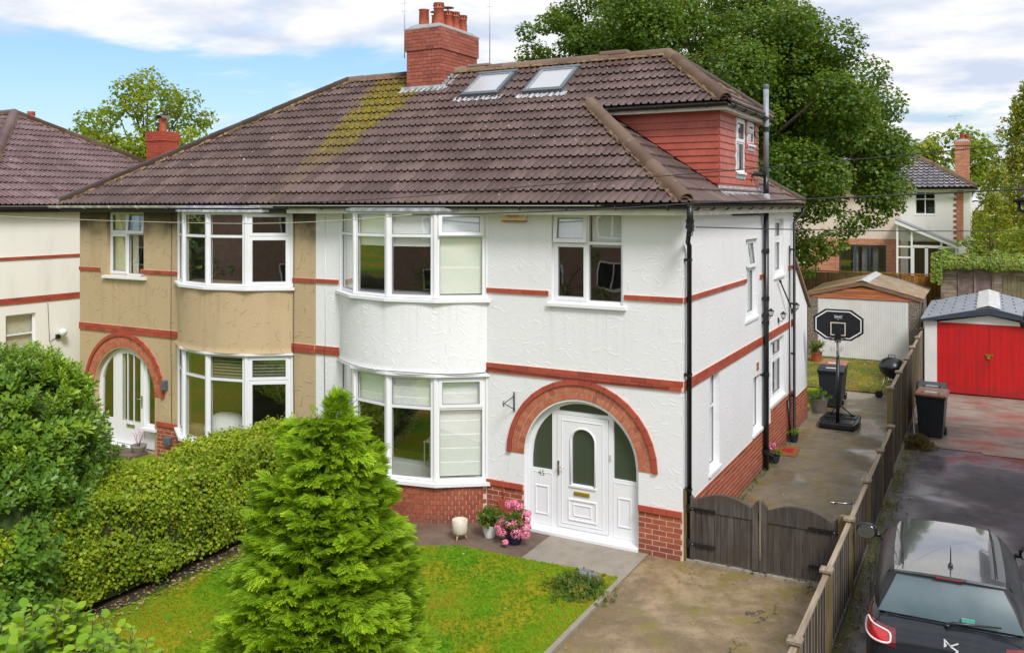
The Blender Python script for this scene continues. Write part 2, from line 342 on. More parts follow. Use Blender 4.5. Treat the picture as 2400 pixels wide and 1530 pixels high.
# ------------------------------------------------------------------ objects
ORG = {}
def link(o): COL.objects.link(o); return o
def thing(name, label, cat, loc=(0, 0, 0), rz=0., group=None, scale=None):
    o = bpy.data.objects.new(name, None); link(o); o.location = loc; o.rotation_euler = (0, 0, rz); o.empty_display_size = .2
    o['label'] = label; o['category'] = cat
    if group: o['group'] = group
    ORG[o.name] = Vector(loc); return o
def tag(o, label=None, cat=None, group=None, kind=None):
    for k, v in (('label', label), ('category', cat), ('group', group), ('kind', kind)):
        if v: o[k] = v
    return o
class MB:
    def __init__(s): s.v = []; s.f = []; s.m = []; s.sm = []; s.T = None; s.mi = 0; s.smooth = False
    def add(s, vs, fs, smooth=None):
        b = len(s.v)
        for p in vs:
            p = Vector(p)
            if s.T is not None: p = s.T @ p
            s.v.append(p)
        for f in fs: s.f.append(tuple(b + i for i in f)); s.m.append(s.mi); s.sm.append(s.smooth if smooth is None else smooth)
        return s
    def box(s, a, b):
        x0, x1 = sorted((a[0], b[0])); y0, y1 = sorted((a[1], b[1])); z0, z1 = sorted((a[2], b[2]))
        return s.add([(x0, y0, z0), (x1, y0, z0), (x1, y1, z0), (x0, y1, z0), (x0, y0, z1), (x1, y0, z1), (x1, y1, z1), (x0, y1, z1)],
                     [(0, 3, 2, 1), (4, 5, 6, 7), (0, 1, 5, 4), (1, 2, 6, 5), (2, 3, 7, 6), (3, 0, 4, 7)])
    def prism(s, poly, a, b, axis=1):
        """poly of 2-D points extruded from a to b along axis (0,1,2)"""
        n = len(poly)
        def P(p, t):
            if axis == 1: return (p[0], t, p[1])
            if axis == 0: return (t, p[0], p[1])
            return (p[0], p[1], t)
        vs = [P(p, a) for p in poly] + [P(p, b) for p in poly]
        fs = [tuple(range(n))[::-1], tuple(range(n, 2 * n))] + [(i, (i + 1) % n, n + (i + 1) % n, n + i) for i in range(n)]
        return s.add(vs, fs)
    def tube(s, path, r, n=8, smooth=True, caps=True, radii=None):
        path = [Vector(p) for p in path]; vs = []; fs = []; m = len(path)
        prev = None
        for i, p in enumerate(path):
            t = (path[min(i + 1, m - 1)] - path[max(i - 1, 0)]).normalized()
            if prev is None:
                up = Vector((0, 0, 1)) if abs(t.z) < .9 else Vector((1, 0, 0)); a = t.cross(up).normalized()
            else: a = (prev - t * prev.dot(t)).normalized()
            prev = a; b = t.cross(a); rr = radii[i] if radii else r
            for k in range(n): q = 2 * PI * k / n; vs.append(p + a * math.cos(q) * rr + b * math.sin(q) * rr)
        for i in range(m - 1):
            for k in range(n): k2 = (k + 1) % n; fs.append((i * n + k, i * n + k2, (i + 1) * n + k2, (i + 1) * n + k))
        s.add(vs, fs, smooth)
        if caps: 
            b0 = len(s.v) - len(vs); s.f.append(tuple(b0 + k for k in range(n))[::-1]); s.f.append(tuple(b0 + (m - 1) * n + k for k in range(n))); s.m += [s.mi] * 2; s.sm += [False] * 2
        return s
    def lathe(s, prof, c=(0, 0, 0), n=20, smooth=True, squash=1.0):
        vs = []; fs = []
        for r, z in prof:
            for k in range(n): q = 2 * PI * k / n; vs.append((c[0] + r * math.cos(q), c[1] + r * math.sin(q) * squash, c[2] + z))
        for i in range(len(prof) - 1):
            for k in range(n): k2 = (k + 1) % n; fs.append((i * n + k, i * n + k2, (i + 1) * n + k2, (i + 1) * n + k))
        return s.add(vs, fs, smooth)
    def mesh(s, name, org=(0, 0, 0)):
        me = bpy.data.meshes.new(name); o = Vector(org)
        me.from_pydata([tuple(v - o) for v in s.v], [], s.f)
        for p, mi, sm in zip(me.polygons, s.m, s.sm): p.material_index = mi; p.use_smooth = sm
        return me
    def build(s, name, mat, parent=None, root=None, bevel=0., fix=False, **tags):
        """parent: object; vertices are in world space unless root is given as (0,0,0)"""
        org = root if root is not None else (wo(parent) if parent else (0, 0, 0))
        me = s.mesh(name, org)
        for x in (mat if isinstance(mat, (list, tuple)) else [mat]): me.materials.append(x)
        if fix:
            bm = bmesh.new(); bm.from_mesh(me); bmesh.ops.recalc_face_normals(bm, faces=bm.faces); bm.to_mesh(me); bm.free()
        o = link(bpy.data.objects.new(name, me))
        if parent: o.parent = parent
        ORG[o.name] = Vector(org)
        if bevel:
            md = o.modifiers.new('bevel', 'BEVEL'); md.width = bevel; md.segments = 2; md.limit_method = 'ANGLE'; md.angle_limit = .7
        return tag(o, **tags)
def wo(o):
    return ORG.get(o.name, Vector((0, 0, 0)))
def frame(o, u, n):
    """matrix: local (u, outward, z) -> world"""
    u = Vector(u).normalized(); n = Vector(n).normalized()
    m = Matrix.Identity(4); m.col[0][:3] = u; m.col[1][:3] = n; m.col[2][:3] = (0, 0, 1); m.col[3][:3] = o
    return m
def cut_sheet(name, outer, holes, T, depth, mat, parent, bevel=0., **tags):
    """flat sheet with holes; polygons in local (u, z); thickness goes from outward 0 to -depth"""
    cu = bpy.data.curves.new(name, 'CURVE'); cu.dimensions = '2D'; cu.fill_mode = 'BOTH'; cu.extrude = depth / 2
    for poly in [outer] + holes:
        sp = cu.splines.new('POLY'); sp.points.add(len(poly) - 1); sp.use_cyclic_u = True
        for p, q in zip(sp.points, poly): p.co = (q[0], q[1], 0, 1)
    tmp = bpy.data.objects.new('tmp', cu); me = bpy.data.meshes.new_from_object(tmp); bpy.data.objects.remove(tmp); bpy.data.curves.remove(cu)
    org = wo(parent) if parent else Vector((0, 0, 0))
    for v in me.vertices:
        p = T @ Vector((v.co.x, v.co.z - depth / 2, v.co.y)); v.co = p - org
    bm = bmesh.new(); bm.from_mesh(me); bmesh.ops.remove_doubles(bm, verts=bm.verts, dist=1e-5); bmesh.ops.recalc_face_normals(bm, faces=bm.faces); bm.to_mesh(me); bm.free()
    for p in me.polygons: p.use_smooth = False
    me.name = name; me.materials.clear(); me.materials.append(mat)
    o = link(bpy.data.objects.new(name, me)); ORG[o.name] = org
    if parent: o.parent = parent
    return tag(o, **tags)
def rect(u0, z0, u1, z1): return [(u0, z0), (u1, z0), (u1, z1), (u0, z1)]
def arch_poly(cx, cz, r, base, n=36):
    return [(cx - r, base)] + [(cx - r * math.cos(PI * i / n), cz + r * math.sin(PI * i / n)) for i in range(n + 1)] + [(cx + r, base)]

def pieces(name, items, limit, stuffname=None):
    """items: (mesh, world Matrix, parent). The largest in view become objects, the rest one joined mesh per parent."""
    def score(it):
        p = it[1].translation; d = (p - CAM); z = d.dot(FWD)
        if z < .5: return 0
        u = d.dot(RGT) / z; off = 0 if abs(u) < .6 and -.55 < d.z / z < .25 else 1
        return (1 / z) * (.1 if off else 1) * getattr_scale(it[1])
    def getattr_scale(m):
        s = m.to_scale(); return abs(s.x * s.y * s.z) ** (1 / 3)
    items = sorted(items, key=score, reverse=True)
    for me, mt, par in items[:limit]:
        o = link(bpy.data.objects.new(name, me)); o.parent = par; o.matrix_basis = Matrix.Translation(-wo(par)) @ mt
    rest = {}
    for it in items[limit:]: rest.setdefault((it[2].name, it[0].materials[0].name), []).append(it)
    for (pn, mn), its in rest.items():
        par = its[0][2]; org = wo(par); V = []; Fs = []; R = []; base = 0
        cache = {}
        for me, mt, _ in its:
            if me.name not in cache:
                a = np.empty(len(me.vertices) * 3); me.vertices.foreach_get('co', a); cache[me.name] = (a.reshape(-1, 3), [tuple(p.vertices) for p in me.polygons])
            a, fs = cache[me.name]; m = np.array(mt)
            V.append(a @ m[:3, :3].T + m[:3, 3] - np.array(org)); Fs += [tuple(i + base for i in f) for f in fs]; base += len(a)
            R.append(np.full(len(a), random.random()))
        me = bpy.data.meshes.new(stuffname or name); me.from_pydata(np.concatenate(V).tolist(), [], Fs)
        me.materials.append(its[0][0].materials[0])
        at = me.attributes.new('rnd', 'FLOAT', 'POINT'); at.data.foreach_set('value', np.concatenate(R).astype(np.float32))
        o = link(bpy.data.objects.new(stuffname or name, me)); o.parent = par; o['kind'] = 'stuff'; ORG[o.name] = org
def unit_box(name, mat, bev=.0):
    b = MB().box((-.5, -.5, -.5), (.5, .5, .5)); me = b.mesh(name); me.materials.append(mat); return me
def place(me, c, u, n, size, up=(0, 0, 1)):
    """matrix for a unit piece: size = (along u, along n, along up)"""
    u = Vector(u).normalized(); n = Vector(n).normalized(); w = Vector(up).normalized()
    m = Matrix.Identity(4); m.col[0][:3] = u * size[0]; m.col[1][:3] = n * size[1]; m.col[2][:3] = w * size[2]; m.col[3][:3] = c
    return m
# ------------------------------------------------------------------ ground
def poly_sheet(name, pts, z, mat, **tags):
    me = bpy.data.meshes.new(name); bm = bmesh.new()
    vs = [bm.verts.new((x, y, z)) for x, y in pts]; bm.faces.new(vs); bmesh.ops.recalc_face_normals(bm, faces=bm.faces)
    for f in bm.faces:
        if f.normal.z < 0: f.normal_flip()
    bm.to_mesh(me); bm.free(); me.materials.append(mat)
    return tag(link(bpy.data.objects.new(name, me)), **tags)
def grass_ground(name, sc=1.):
    q = NB(name); a = q.noise(.8 * sc, 5, .6); b = q.noise(30, 4); 
    c = q.mix(q.ramp(a, .40, .60), (.12, .26, .006), (.33, .26, .012)); c = q.mix(q.ramp(b, .3, .75, 0, .5), c, (.07, .12, .008))
    return q.out(c, .9, q.bump(b, .6, .02), spec=.15)
M['lawn'] = grass_ground('lawn_turf')
q = NB('patchy_brown_turf'); M['lawn_rear'] = q.out(q.mix(q.ramp(q.noise(1.1, 5, .65), .40, .60), (.26, .20, .03), q.mix(q.ramp(q.noise(25, 3), .4, .6), (.11, .075, .035), (.17, .12, .05))), .9); M['ground'] = grass_ground('rough_ground', .2)
def concrete(name, a, b, dark, wet=.5, moss=None, blotch=.6, specks=True, reddish=None, verge=None):
    q = NB(name)
    n = q.noise(blotch, 8, .70, dist=.15); n2 = q.noise(60, 4, .7); n3 = q.noise(3.5, 8, .74)
    c = q.mix(q.ramp(n, .40, .62), a, b); c = q.mix(q.ramp(n3, .42, .66, 0, .55), c, dark); c = q.mix(q.ramp(n2, .35, .7, 0, .55), c, dark); c = q.mix(q.ramp(q.noise(170, 2), .58, .68, 0, .45), c, tuple(min(1, x * 1.7) for x in b))
    if specks: c = q.mix(q.ramp(q.noise(17, 5, .75), .63, .68, 0, .85), c, (.03, .022, .015))
    if moss: c = q.mix(q.ramp(q.math('ADD', q.math('MULTIPLY', q.noise(1.7, 5, .6), .7), q.math('MULTIPLY', n2, .3)), .50, .62, 0, .9), c, moss)
    if reddish: c = q.mix(q.ramp(q.noise(.9, 4, stretch=(1, 2.5, 1)), .46, .66, 0, .6), c, reddish)
    if verge is not None:
        X, Y, Z = q.xyz(q.P); vg = q.ramp(q.math('ADD', X, q.math('MULTIPLY', q.noise(2.5, 6, .7), .9)), verge + .30, verge + .62, 1, 0)
        c = q.mix(q.math('MULTIPLY', vg, q.ramp(n2, .38, .55, .35, 1)), c, (.13, .135, .015))
    cr = q.n('ShaderNodeTexVoronoi', feature='DISTANCE_TO_EDGE'); cr.inputs['Scale'].default_value = .33
    wob = q.vmath('ADD', q.P, q.comb(q.math('MULTIPLY', q.noise(3, 4), .8), q.math('MULTIPLY', q.noise(3.3, 4), .8), 0.))
    q.put(cr.inputs['Vector'], wob); ck = q.math('MULTIPLY', q.ramp(cr.outputs['Distance'], .0008, .004, .75, 0), q.ramp(q.noise(.9, 2), .45, .6)); c = q.mix(ck, c, (.02, .016, .012))
    w = q.ramp(q.noise(.55, 4, .5), .42, .60)
    r = q.math('SUBTRACT', .78, q.math('MULTIPLY', w, wet)); r = q.math('ADD', r, q.math('MULTIPLY', n2, .1))
    hgt = q.math('ADD', q.math('MULTIPLY', n2, .5), n3)
    return q.out(c, r, q.bump(hgt, .28, .006), spec=.6)
M['drive'] = concrete('worn_brown_concrete', (.18, .125, .07), (.40, .305, .185), (.095, .065, .035), wet=.40, moss=(.20, .16, .04))
M['rear_drive'] = concrete('wet_stained_concrete', (.27, .215, .14), (.18, .155, .125), (.095, .075, .042), wet=.72, moss=(.19, .145, .03), specks=False)
M['slab'] = concrete('grey_paving_slab', (.29, .26, .22), (.35, .315, .26), (.19, .16, .12), wet=.4, specks=False)
M['path'] = concrete('dark_brown_path', (.14, .095, .07), (.20, .145, .105), (.075, .05, .035), wet=.35, specks=False)
M['tarmac'] = concrete('wet_tarmac', (.10, .085, .097), (.175, .155, .175), (.055, .047, .053), wet=.66, verge=2.62, moss=None, specks=False)
M['pinkcon'] = concrete('wet_pinkish_concrete', (.27, .215, .18), (.34, .275, .23), (.18, .14, .115), wet=.60, specks=False, reddish=(.15, .085, .065))
poly_sheet('ground', [(-400, -400), (400, -400), (400, 400), (-400, 400)], -.012, M['ground'], kind='structure')
LAWN = [(-6.35, -9.5), (-.62, -9.5), (-.6, -3.5), (-.55, -1.12), (-.68, -1.07), (-1.33, -1.06), (-2.04, -1.13), (-2.7, -1.15), (-3.34, -1.17), (-3.97, -1.5), (-4.6, -1.75), (-6.35, -1.75)]
poly_sheet('lawn', LAWN, .02, M['lawn'], kind='structure')
poly_sheet('flower_bed', [(-7.2, -9.5), (-6.25, -9.5), (-6.3, -6), (-6.24, -4.2), (-6.3, -1.9), (-7.2, -1.9)], .028, M['soil'], kind='structure')
poly_sheet('path', [(-7.0, -1.8), (-4.6, -1.8), (-3.97, -1.6), (-2.3, -1.3), (-2.27, 0), (-7.0, 0)], .004, M['path'], kind='structure')
poly_sheet('paving', [(-2.27, -1.25), (-.56, -1.25), (-.56, 0), (-2.27, 0)], .012, M['slab'], kind='structure')
poly_sheet('driveway', [(-.56, -9.5), (2.46, -9.5), (2.46, 0.03), (-.56, 0.03)], 0.0, M['drive'], kind='structure')
poly_sheet('side_path', [(-.1, .14), (2.46, .14), (2.46, 14.6), (-.1, 14.6)], 0.0, M['rear_drive'], kind='structure')
poly_sheet('rear_lawn', [(-4, 14.6), (2.46, 14.6), (2.46, 20.3), (-4, 20.3)], .02, M['lawn_rear'], kind='structure')
poly_sheet('tarmac_driveway', [(2.46, -9.5), (6.5, -9.5), (6.5, 8.9), (4.1, 8.85), (4.05, 9.0), (2.46, 8.9)], 0.0, M['tarmac'], kind='structure')
poly_sheet('concrete_apron', [(2.46, 8.95), (4.05, 9.05), (4.1, 8.9), (6.5, 8.95), (6.5, 15.6), (2.46, 15.6)], .004, M['pinkcon'], kind='structure')
poly_sheet('road', [(-60, -26), (60, -26), (60, -18), (-60, -18)], -.006, M['tarmac'], kind='structure')
mb = MB().box((-.62, -9.5, -.05), (-.545, -1.1, .045)); mb.build('lawn_edging', M['slab'], None, kind='structure')
mb = MB().box((-.1, .03, -.05), (2.4, .14, .03)); mb.build('gate_threshold', M['slab'], None, kind='structure')

# ------------------------------------------------------------------ window builder
def window(par, T, w, h, cols, blinds=(), sill=None, depth=.07, head=True, name='window', lbl=None):
    """cols: [(u0, u1, [(z0, z1, kind)])], kind in fix / sash / open. blinds: [(u0,u1,ztop,zbot,folds)]"""
    F = .05; mb = MB(); mb.T = T
    def bar(u0, z0, u1, z1, d0=-depth, d1=0.): mb.mi = 0; mb.box((u0, d0, z0), (u1, d1, z1))
    bar(0, 0, F, h); bar(w - F, 0, w, h); bar(F, 0, w - F, F); bar(F, h - F, w - F, h)
    panes = []
    for ci, (u0, u1, rows) in enumerate(cols):
        if ci: bar(u0 - F / 2, F, u0 + F / 2, h - F, -depth + .002, -.002)
        for ri, (z0, z1, kind) in enumerate(rows):
            a0 = u0 + (F if ci == 0 else F / 2); a1 = u1 - (F if ci == len(cols) - 1 else F / 2)
            b0 = z0 + (F if ri == 0 else F / 2); b1 = z1 - (F if ri == len(rows) - 1 else F / 2)
            if ri: bar(a0, z0 - F / 2, a1, z0 + F / 2, -depth + .003, -.003)
            if kind == 'fix': panes.append((a0, b0, a1, b1, T, None))
            else:
                S = .045; T2 = T
                if kind == 'open': T2 = T @ Matrix.Translation((0, .012, b1)) @ Matrix.Rotation(math.radians(6), 4, 'X') @ Matrix.Translation((0, 0, -b1))
                sb = MB(); sb.T = T2; o = .014; e = .02 if kind == 'open' else .012
                for q in ((a0 - e, b0 - e, a0 + S, b1 + e), (a1 - S, b0 - e, a1 + e, b1 + e), (a0 + S, b0 - e, a1 - S, b0 + S), (a0 + S, b1 - S, a1 - S, b1 + e)):
                    sb.box((q[0], -.035, q[1]), (q[2], o, q[3]))
                panes.append((a0 + S, b0 + S, a1 - S, b1 - S, T2, sb))
    g = .009
    for (a0, b0, a1, b1, T2, sb) in panes:
        t = sb or mb; t.mi = 1; y0, y1 = -.03, -.012
        if sb: y1 = .0
        for q in ((a0, b0, a0 + g, b1), (a1 - g, b0, a1, b1), (a0 + g, b0, a1 - g, b0 + g), (a0 + g, b1 - g, a1 - g, b1)): t.box((q[0], y0, q[1]), (q[2], y1, q[3]))
        t.mi = 0
    win = mb.build(name, [M['upvc'], M['upvc_seal']], par, **({'label': lbl} if lbl else {}))
    for (a0, b0, a1, b1, T2, sb) in panes:
        if sb: sb.build('sash', [M['upvc'], M['upvc_seal']], win)
        p = MB(); p.T = T2; p.box((a0 + g * .5, -.028, b0 + g * .5), (a1 - g * .5, -.022, b1 - g * .5)); p.build('pane', M['glass'], win)
    if sill:
        p = MB(); p.T = T; e, out, th = sill
        p.prism([(0.0, 0.0), (out, -.012), (out, -th), (0.0, -th)], -e, w + e, axis=0)
        # prism axis 0 gives (t, p0, p1): outward = p0
        p.build('sill', M['upvc'], win, bevel=.004)
    for (u0, u1, zt, zb, folds, mt) in blinds:
        p = MB(); p.T = T; n = 1 if folds == 0 else max(1, int(round((zt - zb) / folds))); prof = []
        for i in range(n):
            a = zt - (zt - zb) * i / n; b = zt - (zt - zb) * (i + 1) / n
            prof += [(-.10, a), (-.092, a - .012), (-.10, b + .012)] 
        prof.append((-.10, zb)); prof.append((-.092, zb)); 
        back = [(-.112, zb), (-.112, zt)]
        vs = []; fs = []
        allp = prof
        for uu in (u0, u1): vs += [(uu, d, z) for d, z in allp]
        k = len(allp)
        for i in range(k - 1): fs.append((i, i + 1, k + i + 1, k + i))
        p.add(vs, fs); p.build('blind', M[mt], win)
    return win
EZ, KS = 5.57, .669
YR = 4.3; ZR = EZ + (YR + .35) * KS
CS = math.cos(math.atan(KS)); TG = (YR + .35) / 15

# ------------------------------------------------------------------ bricks
BR = {k: unit_box('brick', M[k]) for k in ('brick', 'brick_plain', 'brick_chimney', 'brick_arch')}
def lay(items, par, T, u0, u1, z0, rows, L=.235, H=.085, proud=.012, kind='brick', start=0., skip=None, J=.015, deep=.012, header=False):
    for r in range(rows):
        off = (L / 2 if (r + int(start)) % 2 else 0); u = u0 - off
        while u < u1 - .02:
            a = max(u, u0) + J / 2; b = min(u + L, u1) - J / 2; u += L
            if b - a < .03: continue
            zc = z0 + (r + .5) * H; uc = (a + b) / 2
            if skip and skip(uc, zc): continue
            j = random.uniform(-.0015, .0015)
            items.append((BR[kind], T @ Matrix.Translation((uc, (proud - deep) / 2 + j, zc)) @ Matrix.Diagonal((b - a, proud + deep, H - J, 1)), par))
def backing(par, T, u0, z0, u1, z1, name='brick_panel', mat='mortar', proud=.006):
    p = MB(); p.T = T; p.box((u0, -.002, z0), (u1, proud, z1)); return p.build(name, M[mat], par)

# ------------------------------------------------------------------ roof tiles
def tile_mesh(name, mat, W=.3, G=None, rolls=2, hs=1.):
    G = G or TG / CS
    P = []
    per = W / rolls
    for k in range(rolls):
        b = k * per
        P += [(b, .030), (b + per * .16, .036), (b + per * .26, .006), (b + per * .32, -.003), (b + per * .92, .0)]
    P.append((W, .030)); P = [(a_, z_ * hs) for a_, z_ in P]; n = len(P); t = .046 * hs
    vs = [(u, 0, z + t) for u, z in P] + [(u, G + .03, z + .002) for u, z in P] + [(u, .004, z + t - .018) for u, z in P]
    fs = [(i, i + 1, n + i + 1, n + i) for i in range(n - 1)] + [(2 * n + i, 2 * n + i + 1, i + 1, i) for i in range(n - 1)]
    b = MB(); b.add(vs, fs); me = b.mesh(name); me.materials.append(mat); return me
def lay_tiles(items, par, tme, O, u, up, ncol, nrow, W=.3, G=None, clips=(), skip=None, u_off=0.):
    """O: lower-left corner on the eave, u along eave, up: up the slope (unit). clips: (point, outward normal) vertical planes"""
    G = G or TG / CS; u = Vector(u).normalized(); up = Vector(up).normalized(); nrm = u.cross(up).normalized()
    if nrm.z < 0: nrm = -nrm
    flip = u.cross(up).z < 0
    for r in range(nrow):
        for c in range(ncol):
            o = Vector(O) + u * (c * W) + up * (r * G)
            cor = [o, o + u * W, o + up * G, o + u * W + up * G]; mid = o + u * W * .5 + up * G * .5
            if skip and skip(r, c, mid): continue
            state = 'in'; use = []
            for cp, cn in clips:
                ds = [(q - Vector(cp)).dot(Vector(cn)) for q in cor]
                if min(ds) > -.01: state = 'out'; break
                if max(ds) > .01: use.append((cp, cn))
            if state == 'out': continue
            m = Matrix.Identity(4); uu = u if not flip else -u
            m.col[0][:3] = uu; m.col[1][:3] = up; m.col[2][:3] = nrm; m.col[3][:3] = o if not flip else o + u * W
            m = m @ Matrix.Translation((0, 0, random.uniform(-.002, .004))) @ Matrix.Rotation(random.uniform(-.008, .008), 4, 'Z') @ Matrix.Rotation(random.uniform(-.007, .007), 4, 'X')
            if use:
                bm = bmesh.new(); bm.from_mesh(tme); bm.transform(m)
                for cp, cn in use: bmesh.ops.bisect_plane(bm, geom=bm.verts[:] + bm.edges[:] + bm.faces[:], plane_co=cp, plane_no=cn, clear_outer=True)
                if len(bm.faces) == 0: bm.free(); continue
                org = wo(par); bm.transform(Matrix.Translation(-org)); me = bpy.data.meshes.new(tme.name); bm.to_mesh(me); bm.free(); me.materials.append(tme.materials[0])
                ob = link(bpy.data.objects.new('roof_tile', me)); ob.parent = par
            else: items.append((tme, m, par))
def ridge_run(par, a, b, r=.115, L=.42, mat='ridge', bed='bedding', lift=.0, name='ridge_tile'):
    a = Vector(a); b = Vector(b); d = b - a; n = max(1, int(round(d.length / L))); t = d.normalized()
    side = t.cross(Vector((0, 0, 1))).normalized(); up = side.cross(t).normalized()
    if up.z < 0: up = -up
    p = MB(); vs = []; fs = []; K = 7
    for j, rr in enumerate((r * 1.06, r)):
        for k in range(K + 1): q = PI * (k / K) * 1.12 - .06 * PI; vs.append((math.cos(q) * rr, j * 1.0, math.sin(q) * rr))
    for k in range(K): fs.append((k, k + 1, K + 2 + k, K + 1 + k))
    for j in (0, 1):
        base = len(vs)
        for k in range(K + 1): q = PI * (k / K) * 1.12 - .06 * PI; vs.append((math.cos(q) * (r - .018), float(j), math.sin(q) * (r - .018)))
        for k in range(K): fs.append((base + k, base + k + 1, j * (K + 1) + k + 1, j * (K + 1) + k))
    p.add(vs, fs, True); me = p.mesh(name); me.materials.append(M[mat])
    for i in range(n):
        c = a + d * (i / n) + up * (lift + random.uniform(-.004, .006)) + side * random.uniform(-.006, .006)
        m = Matrix.Identity(4); m.col[0][:3] = side; m.col[1][:3] = t * (d.length / n * 1.0); m.col[2][:3] = up; m.col[3][:3] = c
        ob = link(bpy.data.objects.new(name, me)); ob.parent = par; ob.matrix_basis = Matrix.Translation(-wo(par)) @ m
    q = MB(); vs = []; fs = []; N = int(d.length / .07)
    for i in range(N + 1):
        c = a + d * i / N + up * (lift - .02)
        for k in range(7): w = PI * k / 6; rr = r * (1.12 + .22 * mnoise.noise(c * 9 + Vector((k, 0, 0)))); vs.append(c + side * math.cos(w) * rr + up * (math.sin(w) * r * .78 - .02))
    for i in range(N):
        for k in range(6): fs.append((i * 7 + k, i * 7 + k + 1, i * 7 + 8 + k, i * 7 + 7 + k))
    q.add(vs, fs, True); q.build('mortar_bed', M[bed], par)
def gutter(par, a, b, mat, r=.055, brackets=True, name='gutter'):
    a = Vector(a); b = Vector(b); d = b - a; t = d.normalized(); s = t.cross(Vector((0, 0, 1))).normalized(); K = 8
    p = MB(); vs = []; fs = []
    for j, c in enumerate((a, b)):
        for rr in (r, r - .006):
            for k in range(K + 1): q = PI + PI * k / K; vs.append(c + s * math.cos(q) * rr + Vector((0, 0, 1)) * math.sin(q) * rr)
    n = K + 1
    for k in range(K): fs += [(k, k + 1, 2 * n + k + 1, 2 * n + k), (n + k, 3 * n + k, 3 * n + k + 1, n + k + 1)]
    fs += [(0, 2 * n, 3 * n, n), (K, n + K, 3 * n + K, 2 * n + K)]
    p.add(vs, fs, False)
    if brackets:
        m = int(d.length / .9)
        for i in range(m + 1):
            c = a + d * ((i + .4) / (m + .8)); pts = [c + s * math.cos(PI + PI * k / K) * (r + .007) + Vector((0, 0, math.sin(PI + PI * k / K) * (r + .007))) for k in range(K + 1)]
            p.tube(pts, .011, 5)
    return p.build(name, M[mat], par)

HW = thing('semi_detached_house', 'white rendered semi-detached house with red brick arch, bay windows and red tile-hung dormer', 'house', (-3.7, 4.3, 0))
HB = thing('semi_detached_house', 'beige rendered semi-detached house with brown stains, attached to the left of the white one', 'house', (-11.1, 4.3, 0))
TF = frame((0, 0, 0), (1, 0, 0), (0, -1, 0))
TS = frame((0, 0, 0), (0, 1, 0), (1, 0, 0))
BXW, BXB, BYC, BR_ = -5.19, -9.71, 1.5946, 2.2946; BA = math.asin(1.65 / BR_)
def bayp(cx, a, r=BR_): return Vector((cx + r * math.sin(a), BYC - r * math.cos(a), 0))
AC = -1.765; AZ = 1.27; AR = 1.035
X0 = -7.445
# --- white house walls
cut_sheet('wall', rect(X0, -.1, 0, 5.5), [rect(-2.28, 3.93, -1.0, 5.44), rect(-6.74, 3.95, -3.64, 5.45), rect(-6.74, .78, -3.64, 2.55), arch_poly(AC, AZ, AR, .03)],
          TF, .28, M['render_white'], HW)
cut_sheet('wall', rect(.28, -.1, 8.72, 5.5), [rect(1.49, .98, 2.12, 2.62), rect(4.03, 3.3, 5.02, 4.88), rect(4.62, .92, 5.36, 2.05), rect(6.22, 1.2, 7.68, 2.55), rect(6.62, 3.98, 7.64, 5.25)],
          TS, .25, M['render_white'], HW)
mb = MB().box((X0, 8.72, -.1), (0, 8.95 - .2, 5.5)); mb.build('wall', M['render_white'], HW)
# lean-to at the rear
mb = MB().prism([(8.76, -.1), (10.62, -.1), (10.62, 2.95), (8.76, 4.2)], -3.4, -.004, axis=0); mb.build('rear_extension', M['render_white'], HW)
mb = MB().prism([(8.76, 4.22), (10.8, 2.87), (10.8, 2.95), (8.76, 4.31)], -3.5, .07, axis=0); mb.build('extension_roof', M['bargeboard'], HW)
def bay_wall(par, cx, mat, z0, z1, name='bay_wall', flare=True):
    p = MB(); n = 28; vs = []; fs = []
    prof = [(0, z1), (0, z0 + .12), (.008, z0 + .05), (.035, z0), (-.14, z0), (-.14, z1)] if flare else [(0, z1), (0, z0), (-.14, z0), (-.14, z1)]
    for i in range(n + 1):
        a = -BA + 2 * BA * i / n
        for dr, z in prof: v = bayp(cx, a, BR_ + dr); vs.append((v.x, min(v.y, -.001 if dr >= 0 else .05), z))
    k = len(prof)
    for i in range(n):
        for j in range(k): fs.append((i * k + j, i * k + (j + 1) % k, (i + 1) * k + (j + 1) % k, (i + 1) * k + j))
    p.add(vs, fs, True); o = p.build(name, mat, par, fix=True)
    md = o.modifiers.new('es', 'EDGE_SPLIT'); md.split_angle = .7; return o
bay_wall(HW, BXW, M['render_white'], 2.60, 3.86); bay_wall(HB, BXB, M['render_beige'], 2.60, 3.86)

